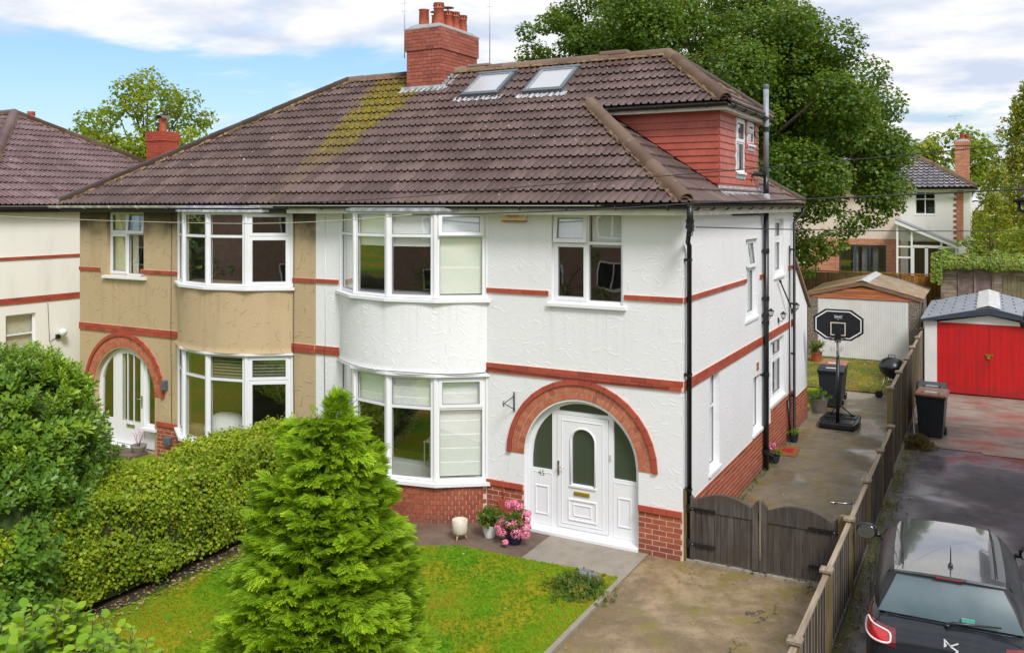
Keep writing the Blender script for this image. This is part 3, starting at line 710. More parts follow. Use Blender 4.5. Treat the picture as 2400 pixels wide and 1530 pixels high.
def bay(par, cx, z0, z1, trans, kinds, blinds, sillz, head_lead=None):
    """four flat window bays round the bow"""
    nodes = [bayp(cx, -BA + 2 * BA * i / 4, BR_ - .02) for i in range(5)]
    for i in range(4):
        a, b = nodes[i], nodes[i + 1]; u = (b - a).normalized(); n = Vector((u.y, -u.x, 0)); w = (b - a).length
        T = frame(a + u * .03 + Vector((0, 0, z0)), u, n); W = w - .06
        kt, kb = kinds[i]; bl = []
        for (t0, t1, f, mt) in blinds[i]: bl.append((.03, W - .03, t0 - z0, t1 - z0, f, mt))
        window(par, T, W, z1 - z0, [(0, W, [(0, trans - z0, kb), (trans - z0, z1 - z0, kt)])], bl)
    p = MB()
    for i in range(5): MB().tube([(nodes[i].x, nodes[i].y + .01, z0), (nodes[i].x, nodes[i].y + .01, z1)], .040, 8, smooth=False).build('bay_post', M['upvc'], par)
    def ring(zb, zt, r0, r1, mat, name, e=.05, slope=0.):
        q = MB(); vs = []; fs = []; nn = 16
        pts = []
        for i in range(5):
            pts.append(-BA * 1.02 + 2 * BA * 1.02 * i / 4)
        for a in pts:
            i_, o_ = bayp(cx, a, r0), bayp(cx, a, r1 / math.cos(BA / 8)); vs += [(i_.x, min(i_.y, .02), zb), (o_.x, min(o_.y, -.02), zb), (o_.x, min(o_.y, -.02), zt - slope), (i_.x, min(i_.y, .02), zt)]
        for i in range(4):
            for j in range(4): fs.append((i * 4 + j, i * 4 + (j + 1) % 4, i * 4 + 4 + (j + 1) % 4, i * 4 + 4 + j))
        fs += [(0, 1, 2, 3), (16, 17, 18, 19)]
        q.add(vs, fs); return q.build(name, mat, par, fix=True)
    ring(sillz, z0, BR_ - .16, BR_ + .075, M['upvc'], 'bay_sill', slope=.015)
    return ring
F2 = ('fix', 'fix'); SF = ('sash', 'fix')
CW = 'cloth_white'
r = bay(HW, BXW, 3.93, 5.45, 5.02, [F2, F2, F2, ('open', 'fix')],
    [[(5.40, 4.0, .38, CW)], [(5.40, 4.83, .0, CW)], [(5.40, 4.83, .0, CW)], [(5.40, 4.0, .42, CW)]], 3.86)
r(5.45, 5.50, BR_ - .16, BR_ + .05, M['lead'], 'bay_cap')
r = bay(HW, BXW, .73, 2.56, 2.0, [F2, F2, F2, SF], [[(2.5, 1.95, .2, CW)], [(2.5, 1.98, .2, CW)], [(2.5, 1.98, .2, CW)], [(2.5, .8, .26, CW)]], .655)
r(2.56, 2.60, BR_ - .16, BR_ + .045, M['upvc'], 'bay_cap')
r = bay(HB, BXB, 3.93, 5.42, 4.93, [F2, F2, F2, ('sash', 'sash')], [[], [], [], []], 3.86)
r(5.42, 5.47, BR_ - .2, BR_ + .09, M['lead'], 'bay_cap')
r = bay(HB, BXB, .73, 2.56, 2.05, [F2, F2, F2, ('sash', 'sash')], [[], [], [], []], .655)
r(2.56, 2.60, BR_ - .16, BR_ + .045, M['upvc'], 'bay_cap')
# slatted dark blinds in the lower beige bay
for i in (2, 3):
    a, b = bayp(BXB, -BA + BA * i / 2, BR_ - .12), bayp(BXB, -BA + BA * (i + 1) / 2, BR_ - .12); u = (b - a).normalized(); n = Vector((u.y, -u.x, 0))
    p = MB(); p.T = frame(a + Vector((0, 0, 0)), u, n)
    for k in range(7): p.box((.06, -.01, 2.08 + k * .062), ((b - a).length - .06, .0, 2.11 + k * .062))
    p.build('slatted_blind', M['cream_paint'] if False else M['interior_floor'], HB)

# small front windows
T = frame((-2.28, .06, 3.93), (1, 0, 0), (0, -1, 0))
window(HW, T, 1.28, 1.51, [(0, .64, [(0, 1.0, 'sash'), (1.0, 1.51, 'open')]), (.64, 1.28, [(0, 1.0, 'fix'), (1.0, 1.51, 'fix')])],
       [(.05, .60, 1.47, .93, .0, CW), (.68, 1.23, 1.47, .93, 0., CW)], sill=(.07, .12, .07))
T = frame((-13.72, .08, 3.95), (1, 0, 0), (0, -1, 0))
window(HB, T, 1.25, 1.49, [(0, .62, [(0, .96, 'sash'), (.96, 1.49, 'sash')]), (.62, 1.25, [(0, .96, 'fix'), (.96, 1.49, 'open')])],
       [(.05, .58, 1.44, .05, .0, 'cloth_cream'), (.66, .86, 1.44, .05, 0., 'cloth_cream')], sill=(.1, .16, .07))
# side windows
def side_win(y0, z0, w, h, cols, bl=(), sill=(.05, .13, .07), rec=.09): window(HW, frame((-rec, y0, z0), (0, 1, 0), (1, 0, 0)), w, h, cols, bl, sill)
side_win(1.49, .98, .63, 1.64, [(0, .63, [(0, 1.05, 'fix'), (1.05, 1.64, 'fix')])], [(.04, .59, 1.6, .04, 0, CW)])
side_win(4.03, 3.3, .99, 1.58, [(0, .33, [(0, 1.0, 'fix'), (1.0, 1.58, 'fix')]), (.33, .99, [(0, 1.0, 'sash'), (1.0, 1.58, 'open')])], [(.05, .95, 1.5, .05, 0, CW)], sill=(.06, .12, .07))
side_win(4.62, .92, .74, 1.13, [(0, .74, [(0, 1.13, 'fix')])], [(.04, .7, 1.1, .04, 0, CW)])
side_win(6.22, 1.2, 1.46, 1.35, [(0, .5, [(0, .9, 'fix'), (.9, 1.35, 'fix')]), (.5, 1.46, [(0, .9, 'sash'), (.9, 1.35, 'sash')])])
side_win(6.62, 3.98, 1.02, 1.27, [(0, .34, [(0, .8, 'fix'), (.8, 1.27, 'fix')]), (.34, 1.02, [(0, .8, 'sash'), (.8, 1.27, 'sash')])], [(.05, .95, 1.2, .05, 0, CW)])

# --- interiors: plain dim rooms so the glass has depth behind it
for par, x0, x1 in ((HW, X0 + .12, -.27), (HB, -14.45, X0 - .12)):
    p = MB(); xm = -3.3 if par is HW else -11.6
    p.box((x0, 3.6, 0), (x1, 3.7, 5.4)); p.box((x0, .3, 2.66), (x1, 3.6, 2.78)); p.box((x0, .3, 5.46), (x1, 8.6, 5.48)); p.box((xm, .3, .1), (xm + .1, 3.6, 2.6)); p.box((xm, .3, 2.8), (xm + .1, 3.6, 5.4))
    p.box((x0 - .05, .3, 0), (x0, 8.6, 5.45)); p.box((x1, .45, 0), (x1 + .004, .5, 5.4))
    p.build('interior_wall', M['interior'], par); p = MB(); p.box((x0, .3, .02), (x1, 3.6, .06)); p.box((x0, .3, 2.78), (x1, 3.6, 2.8)); 
    p.build('interior_floor', M['interior_floor'], par)
# curved floor edges inside the bays are hidden by the sills; a lantern and a white bed show through the glass
p = MB()
for sx in (-.09, .09):
    for sy in (-.09, .09): p.box((-4.95 + sx - .01, .35 + sy - .01, .75), (-4.95 + sx + .01, .35 + sy + .01, 1.15))
p.box((-5.06, .24, .74), (-4.84, .46, .77)); p.box((-5.06, .24, 1.15), (-4.84, .46, 1.17)); p.lathe([(.09, 1.17), (.03, 1.25), (.0, 1.26)], (-4.95, .35, 0), 8)
tag(p.build('lantern', M['upvc'], None), 'white framed lantern standing behind the ground floor bay window of the white house', 'lantern')
p = MB(); p.box((-6.3, .1, .06), (-4.1, .9, .72)); tag(p.build('window_table', M['pale_wood'], None), 'low pale table just inside the ground floor bay of the white house', 'table')
p = MB(); p.lathe([(0, .42), (.3, .40), (.5, .3), (.62, .1), (.6, 0)], (-10.0, .15, .72), 20, squash=.6); tag(p.build('white_cushion', M['cloth_white'], None), 'rounded white cushion seen through the ground floor bay of the beige house', 'cushion')

# --- beige house walls
cut_sheet('wall', rect(-14.71, -.1, X0, 5.5), [rect(-13.72, 3.95, -12.47, 5.44), rect(-11.26, 3.95, -8.16, 5.42), rect(-11.26, .78, -8.16, 2.55), arch_poly(-13.14, AZ, AR, .03)],
          TF, .28, M['render_beige'], HB)
mb = MB().box((-14.71, .28, -.1), (-14.45, 8.75, 5.5)); mb.box((-14.45, 8.5, -.1), (X0, 8.75, 5.5)); mb.build('wall', M['render_beige'], HB)

# --- brickwork
items_w, items_b = [], []
for par, items, sx in ((HW, items_w, 1), (HB, items_b, -1)):
    mir = (lambda x: x) if sx == 1 else (lambda x: -14.9 - x)
    def seg(u0, u1): return (min(mir(u0), mir(u1)), max(mir(u0), mir(u1)))
    xr = 0.0 if sx == 1 else -14.71
    # plinths: corner side and bay side of the door
    for (a, b) in ((-.73, 0.0), (-3.54, AC - AR)):
        a, b = seg(a, b)
        if sx == -1: a = max(a, -14.71)
        if sx == -1 and b > -12: a = -12.02
        pl = backing(par, TF, a, -.02, b, .765, 'brick_plinth'); lay(items, pl, TF, a, b, -.005, 8)
        lay(items, pl, TF, a, b, .675, 1, L=.24, H=.095, proud=.038, kind='brick_plain', J=.006)
    # bands
    for (a, b, z, rows) in ((-3.54, 0.012, 2.64, 2), (-7.44, -6.84, 2.64, 2), (-3.54, -2.33, 4.03, 1), (-.97, 0.012, 4.03, 1), (-7.44, -6.86, 4.03, 1)):
        a, b = seg(a, b)
        if sx == -1: a = max(a, -14.71)
        pl = backing(par, TF, a, z, b, z + rows * .082 + .004, 'brick_band', 'mortar', .012); lay(items, pl, TF, a, b, z, rows, H=.083, proud=.028, kind='brick_plain', J=.005)
    # bay plinth, headers round the curve
    cx = BXW if sx == 1 else BXB
    p = MB(); vs = []; fs = []; n = 30
    for i in range(n + 1):
        a = -BA + 2 * BA * i / n
        for rr, z in ((BR_ - .03, -.02), (BR_ - .03, .66), (BR_ - .2, .66), (BR_ - .2, -.02)): v = bayp(cx, a, rr); vs.append((v.x, min(v.y, .0), z))
    for i in range(n):
        for j in range(4): fs.append((i * 4 + j, i * 4 + (j + 1) % 4, i * 4 + 4 + (j + 1) % 4, i * 4 + 4 + j))
    p.add(vs, fs, False); pl = p.build('brick_plinth', M['mortar'], par, fix=True)
    arc = 2 * BA * BR_; nb = 30
    for r_ in range(8):
        for i in range(nb + 1):
            t = (i + (.5 if r_ % 2 == 0 else 0)) / nb
            if t > 1 - .2 / nb or t < .2 / nb: continue
            a = -BA + 2 * BA * t; c = bayp(cx, a, BR_ - .026); c.z = -.01 + (r_ + .5) * .084
            nn = Vector((math.sin(a), -math.cos(a), 0)); uu = Vector((math.cos(a), math.sin(a), 0))
            items.append((BR['brick'], place(None, c, uu, nn, (arc / nb - .015, .03, .069)), pl))
    # arch: two rings of headers and a proud label course
    ax = mir(AC) if sx == 1 else -13.14
    pl = MB(); K = 40; vs = []; fs = []
    for i in range(K + 1):
        q = PI * i / K
        for rr, d in ((AR, .006), (AR + .325, .006), (AR + .325, -.01), (AR, -.22)): vs.append((ax - rr * math.cos(q), -d, AZ + rr * math.sin(q) + .03))
    for i in range(K):
        for j in range(4): fs.append((i * 4 + j, i * 4 + (j + 1) % 4, i * 4 + 4 + (j + 1) % 4, i * 4 + 4 + j))
    pl.add(vs, fs); pl = pl.build('brick_arch', M['mortar_pale'], par, fix=True)
    def ring_bricks(r0, r1, num, proud, kind, J, off=0.):
        for i in range(num):
            t = (i + .5 + off) / num
            if t > 1: continue
            q = PI * t; rm = (r0 + r1) / 2; ww = PI * rm / num - J
            c = Vector((ax - rm * math.cos(q), -(proud - .02) / 2, AZ + .03 + rm * math.sin(q)))
            uu = Vector((math.sin(q), 0, math.cos(q))); rd = Vector((-math.cos(q), 0, math.sin(q)))
            items.append((BR[kind], place(None, c, uu, (0, -1, 0), (ww, proud + .02, r1 - r0 - J), up=rd), pl))
    ring_bricks(AR, AR + .118, 37, .014, 'brick_arch', .012); ring_bricks(AR + .118, AR + .24, 40, .014, 'brick_arch', .012)
    ring_bricks(AR + .24, AR + .325, 18, .045, 'brick_plain', .006)
# side of white house
pl = backing(HW, TS, 0.015, -.02, 6.2, .82, 'brick_plinth'); lay(items_w, pl, TS, 0.015, 6.2, -.03, 10)
pl = backing(HW, TS, 6.2, -.02, 8.74, 1.1, 'brick_plinth', proud=.008); lay(items_w, pl, TS, 6.2, 8.74, -.03, 13, proud=.014)
TSX = frame((-.004, 0, 0), (0, 1, 0), (1, 0, 0))
pl = backing(HW, TSX, 8.76, -.02, 10.6, .83, 'brick_plinth'); lay(items_w, pl, TSX, 8.76, 10.6, -.03, 10)
for a, b, z, rows in ((0.03, 8.72, 2.64, 2), (0.03, 4.03, 4.03, 1), (5.15, 5.9, 4.03, 1), (8.1, 8.72, 4.03, 1)):
    pl = backing(HW, TS, a, z, b, z + rows * .082 + .004, 'brick_band', 'mortar', .012); lay(items_w, pl, TS, a, b, z, rows, H=.083, proud=.028, kind='brick_plain', J=.005)
pl = backing(HW, TS, 4.9, 2.15, 5.1, 2.33, 'air_brick', 'brick_plain' if False else 'mortar'); lay(items_w, pl, TS, 4.9, 5.1, 2.15, 2, L=.1, kind='brick')
# ------------------------------------------------------------------ bay lids
for par, cx in ((HW, BXW), (HB, BXB)):
    p = MB(); pts = [bayp(cx, -BA + 2 * BA * i / 4, BR_ + .03) for i in range(5)]; poly = [(q.x, min(q.y, .05)) for q in pts]
    p.prism(poly, 5.502, 5.512, axis=2); p.build('bay_lid', M['lead'], par)
# ------------------------------------------------------------------ main roof
UPF = Vector((0, CS, math.sin(math.atan(KS)))); EY = -.35; EXR = .20; EXL = -15.0; BACKY = 8.85; KB = (ZR - EZ) / (BACKY - YR)
def deck(par, quads, lower=.012, name='roof', mat='deck'):
    p = MB()
    for q in quads: p.add([(x, y, z - lower) for x, y, z in q], [tuple(range(len(q)))])
    return p.build(name, M[mat], par)
DEY = 2.42; DRX = -1.68; DEX = .05; DZ = EZ + (DEY + .35) * KS; HC = 2.77 # hip cut
hipc = (EXR - HC, EY + HC, EZ + HC * KS)
roofw = deck(HW, [
    [(X0, EY, EZ), (EXR, EY, EZ), hipc, (X0, hipc[1], hipc[2])],
    [(X0, DEY, DZ), (DEX, DEY, DZ), (DRX, YR, ZR), (X0, YR, ZR)],
    [(EXR, EY, EZ), (EXR, BACKY, EZ), (EXR - 2.5, BACKY - 2.4, EZ + 2.5 * KS), (EXR - 2.8, 4.3, EZ + 2.8 * KS), hipc],
    [(DEX, DEY, DZ), (DEX, 6.15, DZ), (DRX, YR, ZR)],
    [(DEX, 6.15, DZ), (-4.4, 6.15, DZ), (-4.4, YR, ZR), (DRX, YR, ZR)],
    [(EXR, BACKY, EZ), (X0, BACKY, EZ), (X0, YR, ZR), (-4.45, YR, ZR)]])
roofb = deck(HB, [[(EXL, EY, EZ), (X0, EY, EZ), (X0, YR, ZR), (-10.1, YR, ZR)], [(EXL, EY, EZ), (-10.1, YR, ZR), (EXL, BACKY, EZ)],
                  [(EXL, BACKY, EZ), (-10.1, YR, ZR), (X0, YR, ZR), (X0, BACKY, EZ)]])
TM = tile_mesh('roof_tile', M['tile']); TMH = tile_mesh('roof_tile', M['tile'], rolls=4)
tw, tb = [], []
lay_tiles(tw, roofw, TM, (X0, EY, EZ), (1, 0, 0), UPF, 27, 9, clips=[((EXR + .02, EY, 0), (.7071, .7071, 0))])
dn = Vector((YR - DEY, -(DRX - DEX), 0)).normalized()
lay_tiles(tw, roofw, TM, Vector((X0, EY, EZ)) + UPF * (9 * TG / CS), (1, 0, 0), UPF, 26, 6, clips=[((DEX + .03, DEY, 0), dn)])
UPS = Vector((-CS, 0, math.sin(math.atan(KS))))
lay_tiles(tw, roofw, TMH, (EXR, EY, EZ), (0, 1, 0), UPS, 31, 9, clips=[((EXR, EY - .02, 0), (-.7071, -.7071, 0)), ((EXR, BACKY, 0), (-.7071, .7071, 0))],
          skip=lambda r, c, m: r > 0 and m.x < -.3 and 2.8 < m.y < 5.7)
kd = (ZR - DZ) / (DEX - DRX); ld = math.hypot(1, kd); UPD = Vector((-1 / ld, 0, kd / ld))
lay_tiles(tw, roofw, TMH, (DEX, DEY, DZ), (0, 1, 0), UPD, 13, 6, clips=[((DEX, DEY, 0), -dn), ((DEX, 6.15, 0), Vector((-(6.15 - YR), -(DEX - DRX), 0)).normalized() * -1 if False else Vector((-(6.15 - YR), (DEX - DRX), 0)).normalized())])
hn = Vector((-(YR - EY), (-10.1 - EXL), 0)).normalized()
lay_tiles(tb, roofb, TM, (X0 - 26 * .3, EY, EZ), (1, 0, 0), UPF, 26, 15, clips=[((EXL - .02, EY, 0), hn)])
pieces('roof_tile', tw, 300); pieces('roof_tile', tb, 300)
ridge_run(roofw, (EXR - .05, EY + .05, EZ + .06), (hipc[0] - .12, hipc[1] + .12, hipc[2] + .14), r=.122, L=.44)
ridge_run(roofw, (DEX - .03, DEY + .03, DZ + .06), (DRX, YR, ZR + .04), r=.125)
ridge_run(roofw, (DEX - .03, 6.12, DZ + .06), (DRX, YR, ZR + .04), r=.115)
ridge_run(roofw, (DRX, YR, ZR + .03), (-6.9, YR, ZR + .03), r=.115); ridge_run(roofw, (EXR, BACKY, EZ + .06), (-2.6, BACKY - 2.7, EZ + 2.8 * KS + .05), r=.12)
ridge_run(roofb, (-7.85, YR, ZR + .03), (-10.1, YR, ZR + .03), r=.115); ridge_run(roofb, (EXL + .05, EY + .05, EZ + .06), (-10.1, YR, ZR + .04), r=.125)
p = MB().box((-3.2, 4.2, ZR + .1), (-2.55, 4.42, ZR + .19)); p.build('ridge_vent', M['ridge'], roofw, bevel=.02)
p = MB().box((-6.55, 4.2, ZR + .1), (-5.95, 4.42, ZR + .17)); p.build('ridge_vent', M['ridge'], roofw, bevel=.02)
# soffits, fascias, gutters
def bb(par, name, mat, a, b, **k): return MB().box(a, b).build(name, M[mat], par, **k)
bb(HW, 'fascia', 'fascia_white', (-7.9, -.33, 5.40), (.17, -.30, 5.545)); bb(HW, 'soffit', 'fascia_white', (X0, -.30, 5.41), (.15, -.001, 5.43))
bb(HW, 'fascia', 'fascia_white', (.145, -.30, 5.40), (.172, 8.8, 5.545)); bb(HW, 'soffit', 'fascia_white', (.001, .0, 5.41), (.145, 8.8, 5.43))
bb(HB, 'fascia', 'fascia_dark', (-14.95, -.33, 5.40), (-7.9, -.30, 5.545)); bb(HB, 'soffit', 'fascia_dark', (-14.95, -.30, 5.41), (X0 - .01, -.001, 5.43))
bb(HB, 'soffit', 'fascia_dark', (-14.95, 0, 5.41), (-14.712, 8.8, 5.43))
gutter(HW, (.24, -.40, 5.545), (-8.15, -.40, 5.545), 'black'); gutter(HW, (.24, -.42, 5.545), (.24, 8.95, 5.545), 'black')
gutter(HB, (-8.15, -.40, 5.55), (-15.25, -.40, 5.55), 'gutter_grey')
# ------------------------------------------------------------------ tile-hung dormer
dorm = MB().box((-2.45, 2.69, 5.3), (-.18, 5.72, 7.38)).build('dormer_wall', M['deck'], HW)
HT = unit_box('hanging_tile', M['hang']); dt = []
for r_ in range(12):
    z = 5.85 + r_ * .128
    for face in (0, 1):
        span = 2.36 if face == 0 else 3.06; W = .168; n = int(span / W) + 2
        for i in range(n):
            a = i * W - (W / 2 if r_ % 2 else 0); b_ = min(a + W, span); a = max(a, 0)
            if b_ - a < .03: continue
            uc = (a + b_) / 2
            if face == 0:
                c = Vector((-.155 - uc, 2.665, z + .064)); u = Vector((1, 0, 0)); nn = Vector((0, -1, 0))
                if z + .13 < EZ + (EXR - c.x) * KS - .05: continue
            else:
                c = Vector((-.155, 2.665 + uc, z + .064)); u = Vector((0, 1, 0)); nn = Vector((1, 0, 0))
                if (3.84 < c.y < 4.56 and z > 6.1) or (4.72 < c.y < 5.36 and z > 6.75): continue
            up = (Vector((0, 0, 1)) - nn * .15).normalized(); nn2 = (nn + Vector((0, 0, .15))).normalized()
            dt.append((HT, place(None, c + nn * random.uniform(-.001, .002), u, nn2, (b_ - a - .002, .020, .150), up=up), dorm))
pieces('hanging_tile', dt, 300)
bb(HW, 'fascia', 'fascia_white', (-2.5, 2.45, 7.29), (.02, 2.48, 7.40)); bb(HW, 'soffit', 'fascia_white', (-2.5, 2.48, 7.30), (.0, 2.68, 7.32))
bb(HW, 'fascia', 'fascia_white', (.0, 2.48, 7.29), (.03, 6.1, 7.40)); bb(HW, 'soffit', 'fascia_white', (-.16, 2.68, 7.30), (.0, 6.1, 7.32))
gutter(HW, (.08, 2.38, 7.40), (-2.62, 2.38, 7.40), 'black'); gutter(HW, (.10, 2.36, 7.40), (.10, 6.15, 7.40), 'black')
for (y0, w, z0, h) in ((3.86, .68, 6.22, 1.06), (4.75, .58, 6.82, .46)):
    window(HW, frame((-.15, y0, z0), (0, 1, 0), (1, 0, 0)), w, h, [(0, w, [(0, h * .55, 'fix'), (h * .55, h, 'sash')])], [(.04, w - .04, h - .03, .03, 0, CW)], sill=(.0, .05, .05))
    bb(HW, 'lead_apron', 'lead', (-.155, y0, z0 - .14), (-.13, y0 + w, z0 - .02))
# lead flashing along the cheek and the foot
p = MB()
N = 14
for i in range(N):
    x = -2.4 + i * 2.28 / N; x2 = x + 2.28 / N; za, zb = EZ + (EXR - x) * KS, EZ + (EXR - x2) * KS
    p.add([(x, 2.64, za + .10), (x2, 2.64, zb + .10), (x2, 2.655, zb + .02), (x, 2.655, za + .02), (x2, 2.50, zb + .045), (x, 2.50, za + .045)], [(0, 1, 2, 3), (3, 2, 4, 5)])
p.build('lead_flashing', M['black_iron'], HW)
p = MB(); vs = []; fs = []; N = 36
for i in range(N + 1):
    y = 2.5 + 3.3 * i / N; w = .02 * math.sin(i * 1.9) + .03 * mnoise.noise(Vector((i * .5, 0, 0)))
    vs += [(-.13, y, 5.92), (-.12, y, EZ + .32 * KS + .06), (.02 + w, y, EZ + (EXR - .02) * KS + .045), ]
for i in range(N): 
    for j in (0, 1): fs.append((i * 3 + j, i * 3 + j + 1, i * 3 + 4 + j, i * 3 + 3 + j))
p.add(vs, fs, False); p.build('lead_flashing', M['lead'], HW)
p = MB(); p.add([(EXR, 5.47, EZ + .05), (EXR, 5.60, EZ + .05), (-.1, 5.52, EZ + .27), (-.1, 5.40, EZ + .27)], [(0, 1, 2, 3)]); p.build('lead_valley', M['lead'], HW)
# roof windows
TR = lambda x, y, l=0.: Vector((x, y, EZ + (y - EY) * KS)) + Vector((0, -math.sin(math.atan(KS)), CS)) * l
for (x0, x1, y0, y1) in ((-6.03, -5.08, 3.12, 4.02), (-4.46, -3.53, 3.08, 4.0)):
    T = Matrix.Identity(4); T.col[0][:3] = (1, 0, 0); T.col[1][:3] = UPF; T.col[2][:3] = (0, -math.sin(math.atan(KS)), CS); T.col[3][:3] = TR(x0, y0)
    w = x1 - x0; h = (y1 - y0) / CS; p = MB(); p.T = T; t = .11
    for q in ((0, 0, w, .09), (0, h - .12, w, h), (0, .09, .08, h - .12), (w - .08, .09, w, h - .12)): p.box((q[0], q[1], -.02), (q[2], q[3], .12))
    p.box((-.03, h - .09, .12), (w + .03, h + .01, .135)); v = p.build('roof_window', M['velux'], HW, bevel=.008)
    p = MB(); p.T = T; p.box((.08, .09, .09), (w - .08, h - .12, .10)); p.build('pane', M['glass_roof'], v)
    p = MB(); p.T = T
    for q in ((.07, .08, w - .07, .10), (.07, h - .13, w - .07, h - .11), (.07, .1, .09, h - .13), (w - .09, .1, w - .07, h - .13)): p.box((q[0], q[1], .11), (q[2], q[3], .128))
    p.build('frame_trim', M['aerial'], v)
    p = MB(); p.T = T; vs = []; fs = []; n = 26
    for i in range(n + 1):
        a = -.14 + (w + .28) * i / n; z = .028 + .012 * math.sin(i * 2.5); vs += [(a, .01, z + .02), (a, -.17 + .02 * math.sin(i * 1.3), z + .012)]
    for i in range(n): fs.append((2 * i, 2 * i + 1, 2 * i + 3, 2 * i + 2))
    p.add(vs, fs); p.build('lead_apron', M['lead'], v)
# ------------------------------------------------------------------ chimney
CX0, CX1, CY0, CY1 = -7.87, -6.92, 3.65, 5.3
chim = bb(HW, 'chimney', 'mortar_dark', (CX0 + .01, CY0 + .01, 7.6), (CX1 - .01, CY1 - .01, 9.70))
TCf = frame((CX0, CY0 + .012, 0), (1, 0, 0), (0, -1, 0)); TCs = frame((CX1 - .012, CY0, 0), (0, 1, 0), (1, 0, 0))
def shaft(T, w, z0, rows, proud, st=0): lay(items_w, chim, T, 0, w, z0, rows, L=.235, H=.083, proud=proud, kind='brick_chimney', start=st, J=.009)
shaft(TCf, .95, 8.1, 13, .016); shaft(TCs, 1.65, 8.27, 11, .016)
for T, w in ((TCf, .95), (TCs, 1.65)):
    T2 = T @ Matrix.Translation((-.03, 0, 0)); shaft(T2, w + .06, 9.18, 6, .045, 1)
bb(chim, 'chimney_cap', 'mortar_dark', (CX0 - .028, CY0 - .028, 9.18), (CX1 + .028, CY1 + .03, 9.68))
p = MB(); n = 18; vs = []; fs = []
prof = [(0, 9.67), (.0, 9.70), (.12, 9.79), (.2, 9.82)]
for (ins, z) in prof:
    a0, a1, b0, b1 = CX0 - .04 + ins, CX1 + .04 - ins, CY0 - .04 + ins, CY1 + .04 - ins
    for i in range(4 * 6):
        s_, f = divmod(i, 6); f /= 6
        q = [(a0 + (a1 - a0) * f, b0), (a1, b0 + (b1 - b0) * f), (a1 - (a1 - a0) * f, b1), (a0, b1 - (b1 - b0) * f)][s_]
        vs.append((q[0], q[1], z + .015 * mnoise.noise(Vector((q[0] * 5, q[1] * 5, z * 9)))))
for j in range(3):
    for i in range(24): fs.append((j * 24 + i, j * 24 + (i + 1) % 24, (j + 1) * 24 + (i + 1) % 24, (j + 1) * 24 + i))
fs.append(tuple(3 * 24 + i for i in range(24))); p.add(vs, fs); p.build('cement_flaunching', M['cement'], chim)
def pot(par, x, y, z, h, r0, r1, crown=True, cowl=False, mat='terracotta'):
    p = MB(); 
    if crown: pr = [(r0, 0), (r1, h * .72), (r1 + .018, h * .74), (r1 + .018, h * .77), (r1, h * .79), (r1 + .006, h * .97), (r1 + .02, h), (r1 - .03, h), (r1 - .035, h * .6)]
    else: pr = [(r0, 0), (r1, h * .95), (r1 + .02, h), (r1 - .025, h), (r1 - .03, h * .6)]
    p.lathe(pr, (x, y, z), 18); o = p.build('chimney_pot', M[mat], par)
    if crown:
        q = MB()
        for k in range(12):
            a = 2 * PI * k / 12 + .2; c = Vector((x + (r1 + .004) * math.cos(a), y + (r1 + .004) * math.sin(a), z + h * .88)); q.box(c - Vector((.012, .012, .018)), c + Vector((.012, .012, .018)))
        q.build('vent_holes', M['black'], o)
    if cowl:
        q = MB(); q.tube([(x, y, z + h - .02), (x, y, z + h + .10)], .02, 6); q.lathe([(0, .10), (.13, .10), (.155, .085), (0, .12)], (x, y, z + h), 18, smooth=False); q.build('cowl', M['lead'], o)
    return o
pot(chim, -7.60, 3.98, 9.80, .40, .125, .115, crown=False); pot(chim, -7.18, 3.98, 9.79, .52, .145, .115)
pot(chim, -7.60, 4.5, 9.8, .36, .12, .105, crown=False, cowl=True); pot(chim, -7.17, 4.36, 9.79, .40, .13, .105, crown=True, cowl=True)
pot(chim, -7.17, 4.68, 9.79, .44, .12, .10); pot(chim, -7.17, 5.02, 9.79, .42, .12, .10)
# stepped lead flashing at the foot
p = MB()
for i in range(6):
    y = CY0 + .02 + i * .125; z = EZ + (y - EY) * KS
    p.add([(CX1 + .014, y, z - .03), (CX1 + .014, y + .15, z + .06), (CX1 + .014, y + .15, z + .16), (CX1 + .014, y + .02, z + .15)], [(0, 1, 2, 3)])
n_ = 12; vs = []; fs = []
for i in range(n_ + 1):
    y = CY0 - .05 + .75 * i / n_; z = EZ + (y - EY) * KS + .04 + .006 * math.sin(i * 2); vs += [(CX1 + .01, y, z), (CX1 + .20 + .02 * math.sin(i * 3), y, z)]
for i in range(n_): fs.append((2 * i, 2 * i + 1, 2 * i + 3, 2 * i + 2))
p.add(vs, fs); vs = []; fs = []
for i in range(17):
    x = CX0 - .16 + 1.27 * i / 16; z = EZ + (CY0 - EY) * KS; w = .015 * math.sin(i * 2.3)
    vs += [(x, CY0 - .012, z + .10), (x, CY0 - .02, z + .03), (x, CY0 - .15 + w, z - .15 * KS + .045)]
for i in range(16):
    for j in (0, 1): fs.append((i * 3 + j, i * 3 + j + 1, i * 3 + 4 + j, i * 3 + 3 + j))
p.add(vs, fs); p.build('lead_flashing', M['lead'], chim)
pieces('brick', items_w, 300); pieces('brick', items_b, 300)
# aerials on the chimney
for (x, y, z0, z1, lab, bx) in ((-8.36, 4.25, 9.15, 10.9, 'thin aerial mast on the left side of the big red chimney', CX0), (-6.5, 5.2, 8.7, 11.0, 'thin aerial mast on the right side of the big red chimney', CX1)):
    p = MB(); p.tube([(x, y, z0), (x, y, z1)], .011, 6); p.tube([(bx, y, z0 + .15), (x, y, z0 + .15)], .008, 5); 
    if x < -8: p.tube([(bx, y, z0 + .45), (x, y, z0 + .45)], .008, 5); p.tube([(x + .12, y, z0 + .15), (x + .12, y, z0 + .45)], .006, 5)
    for k in range(3): p.tube([(x - .12 + .02 * k, y, z1 - .2 - .2 * k), (x + .12 - .02 * k, y, z1 - .2 - .2 * k)], .005, 4)
    tag(p.build('television_aerial', M['aerial'], None), lab, 'aerial')
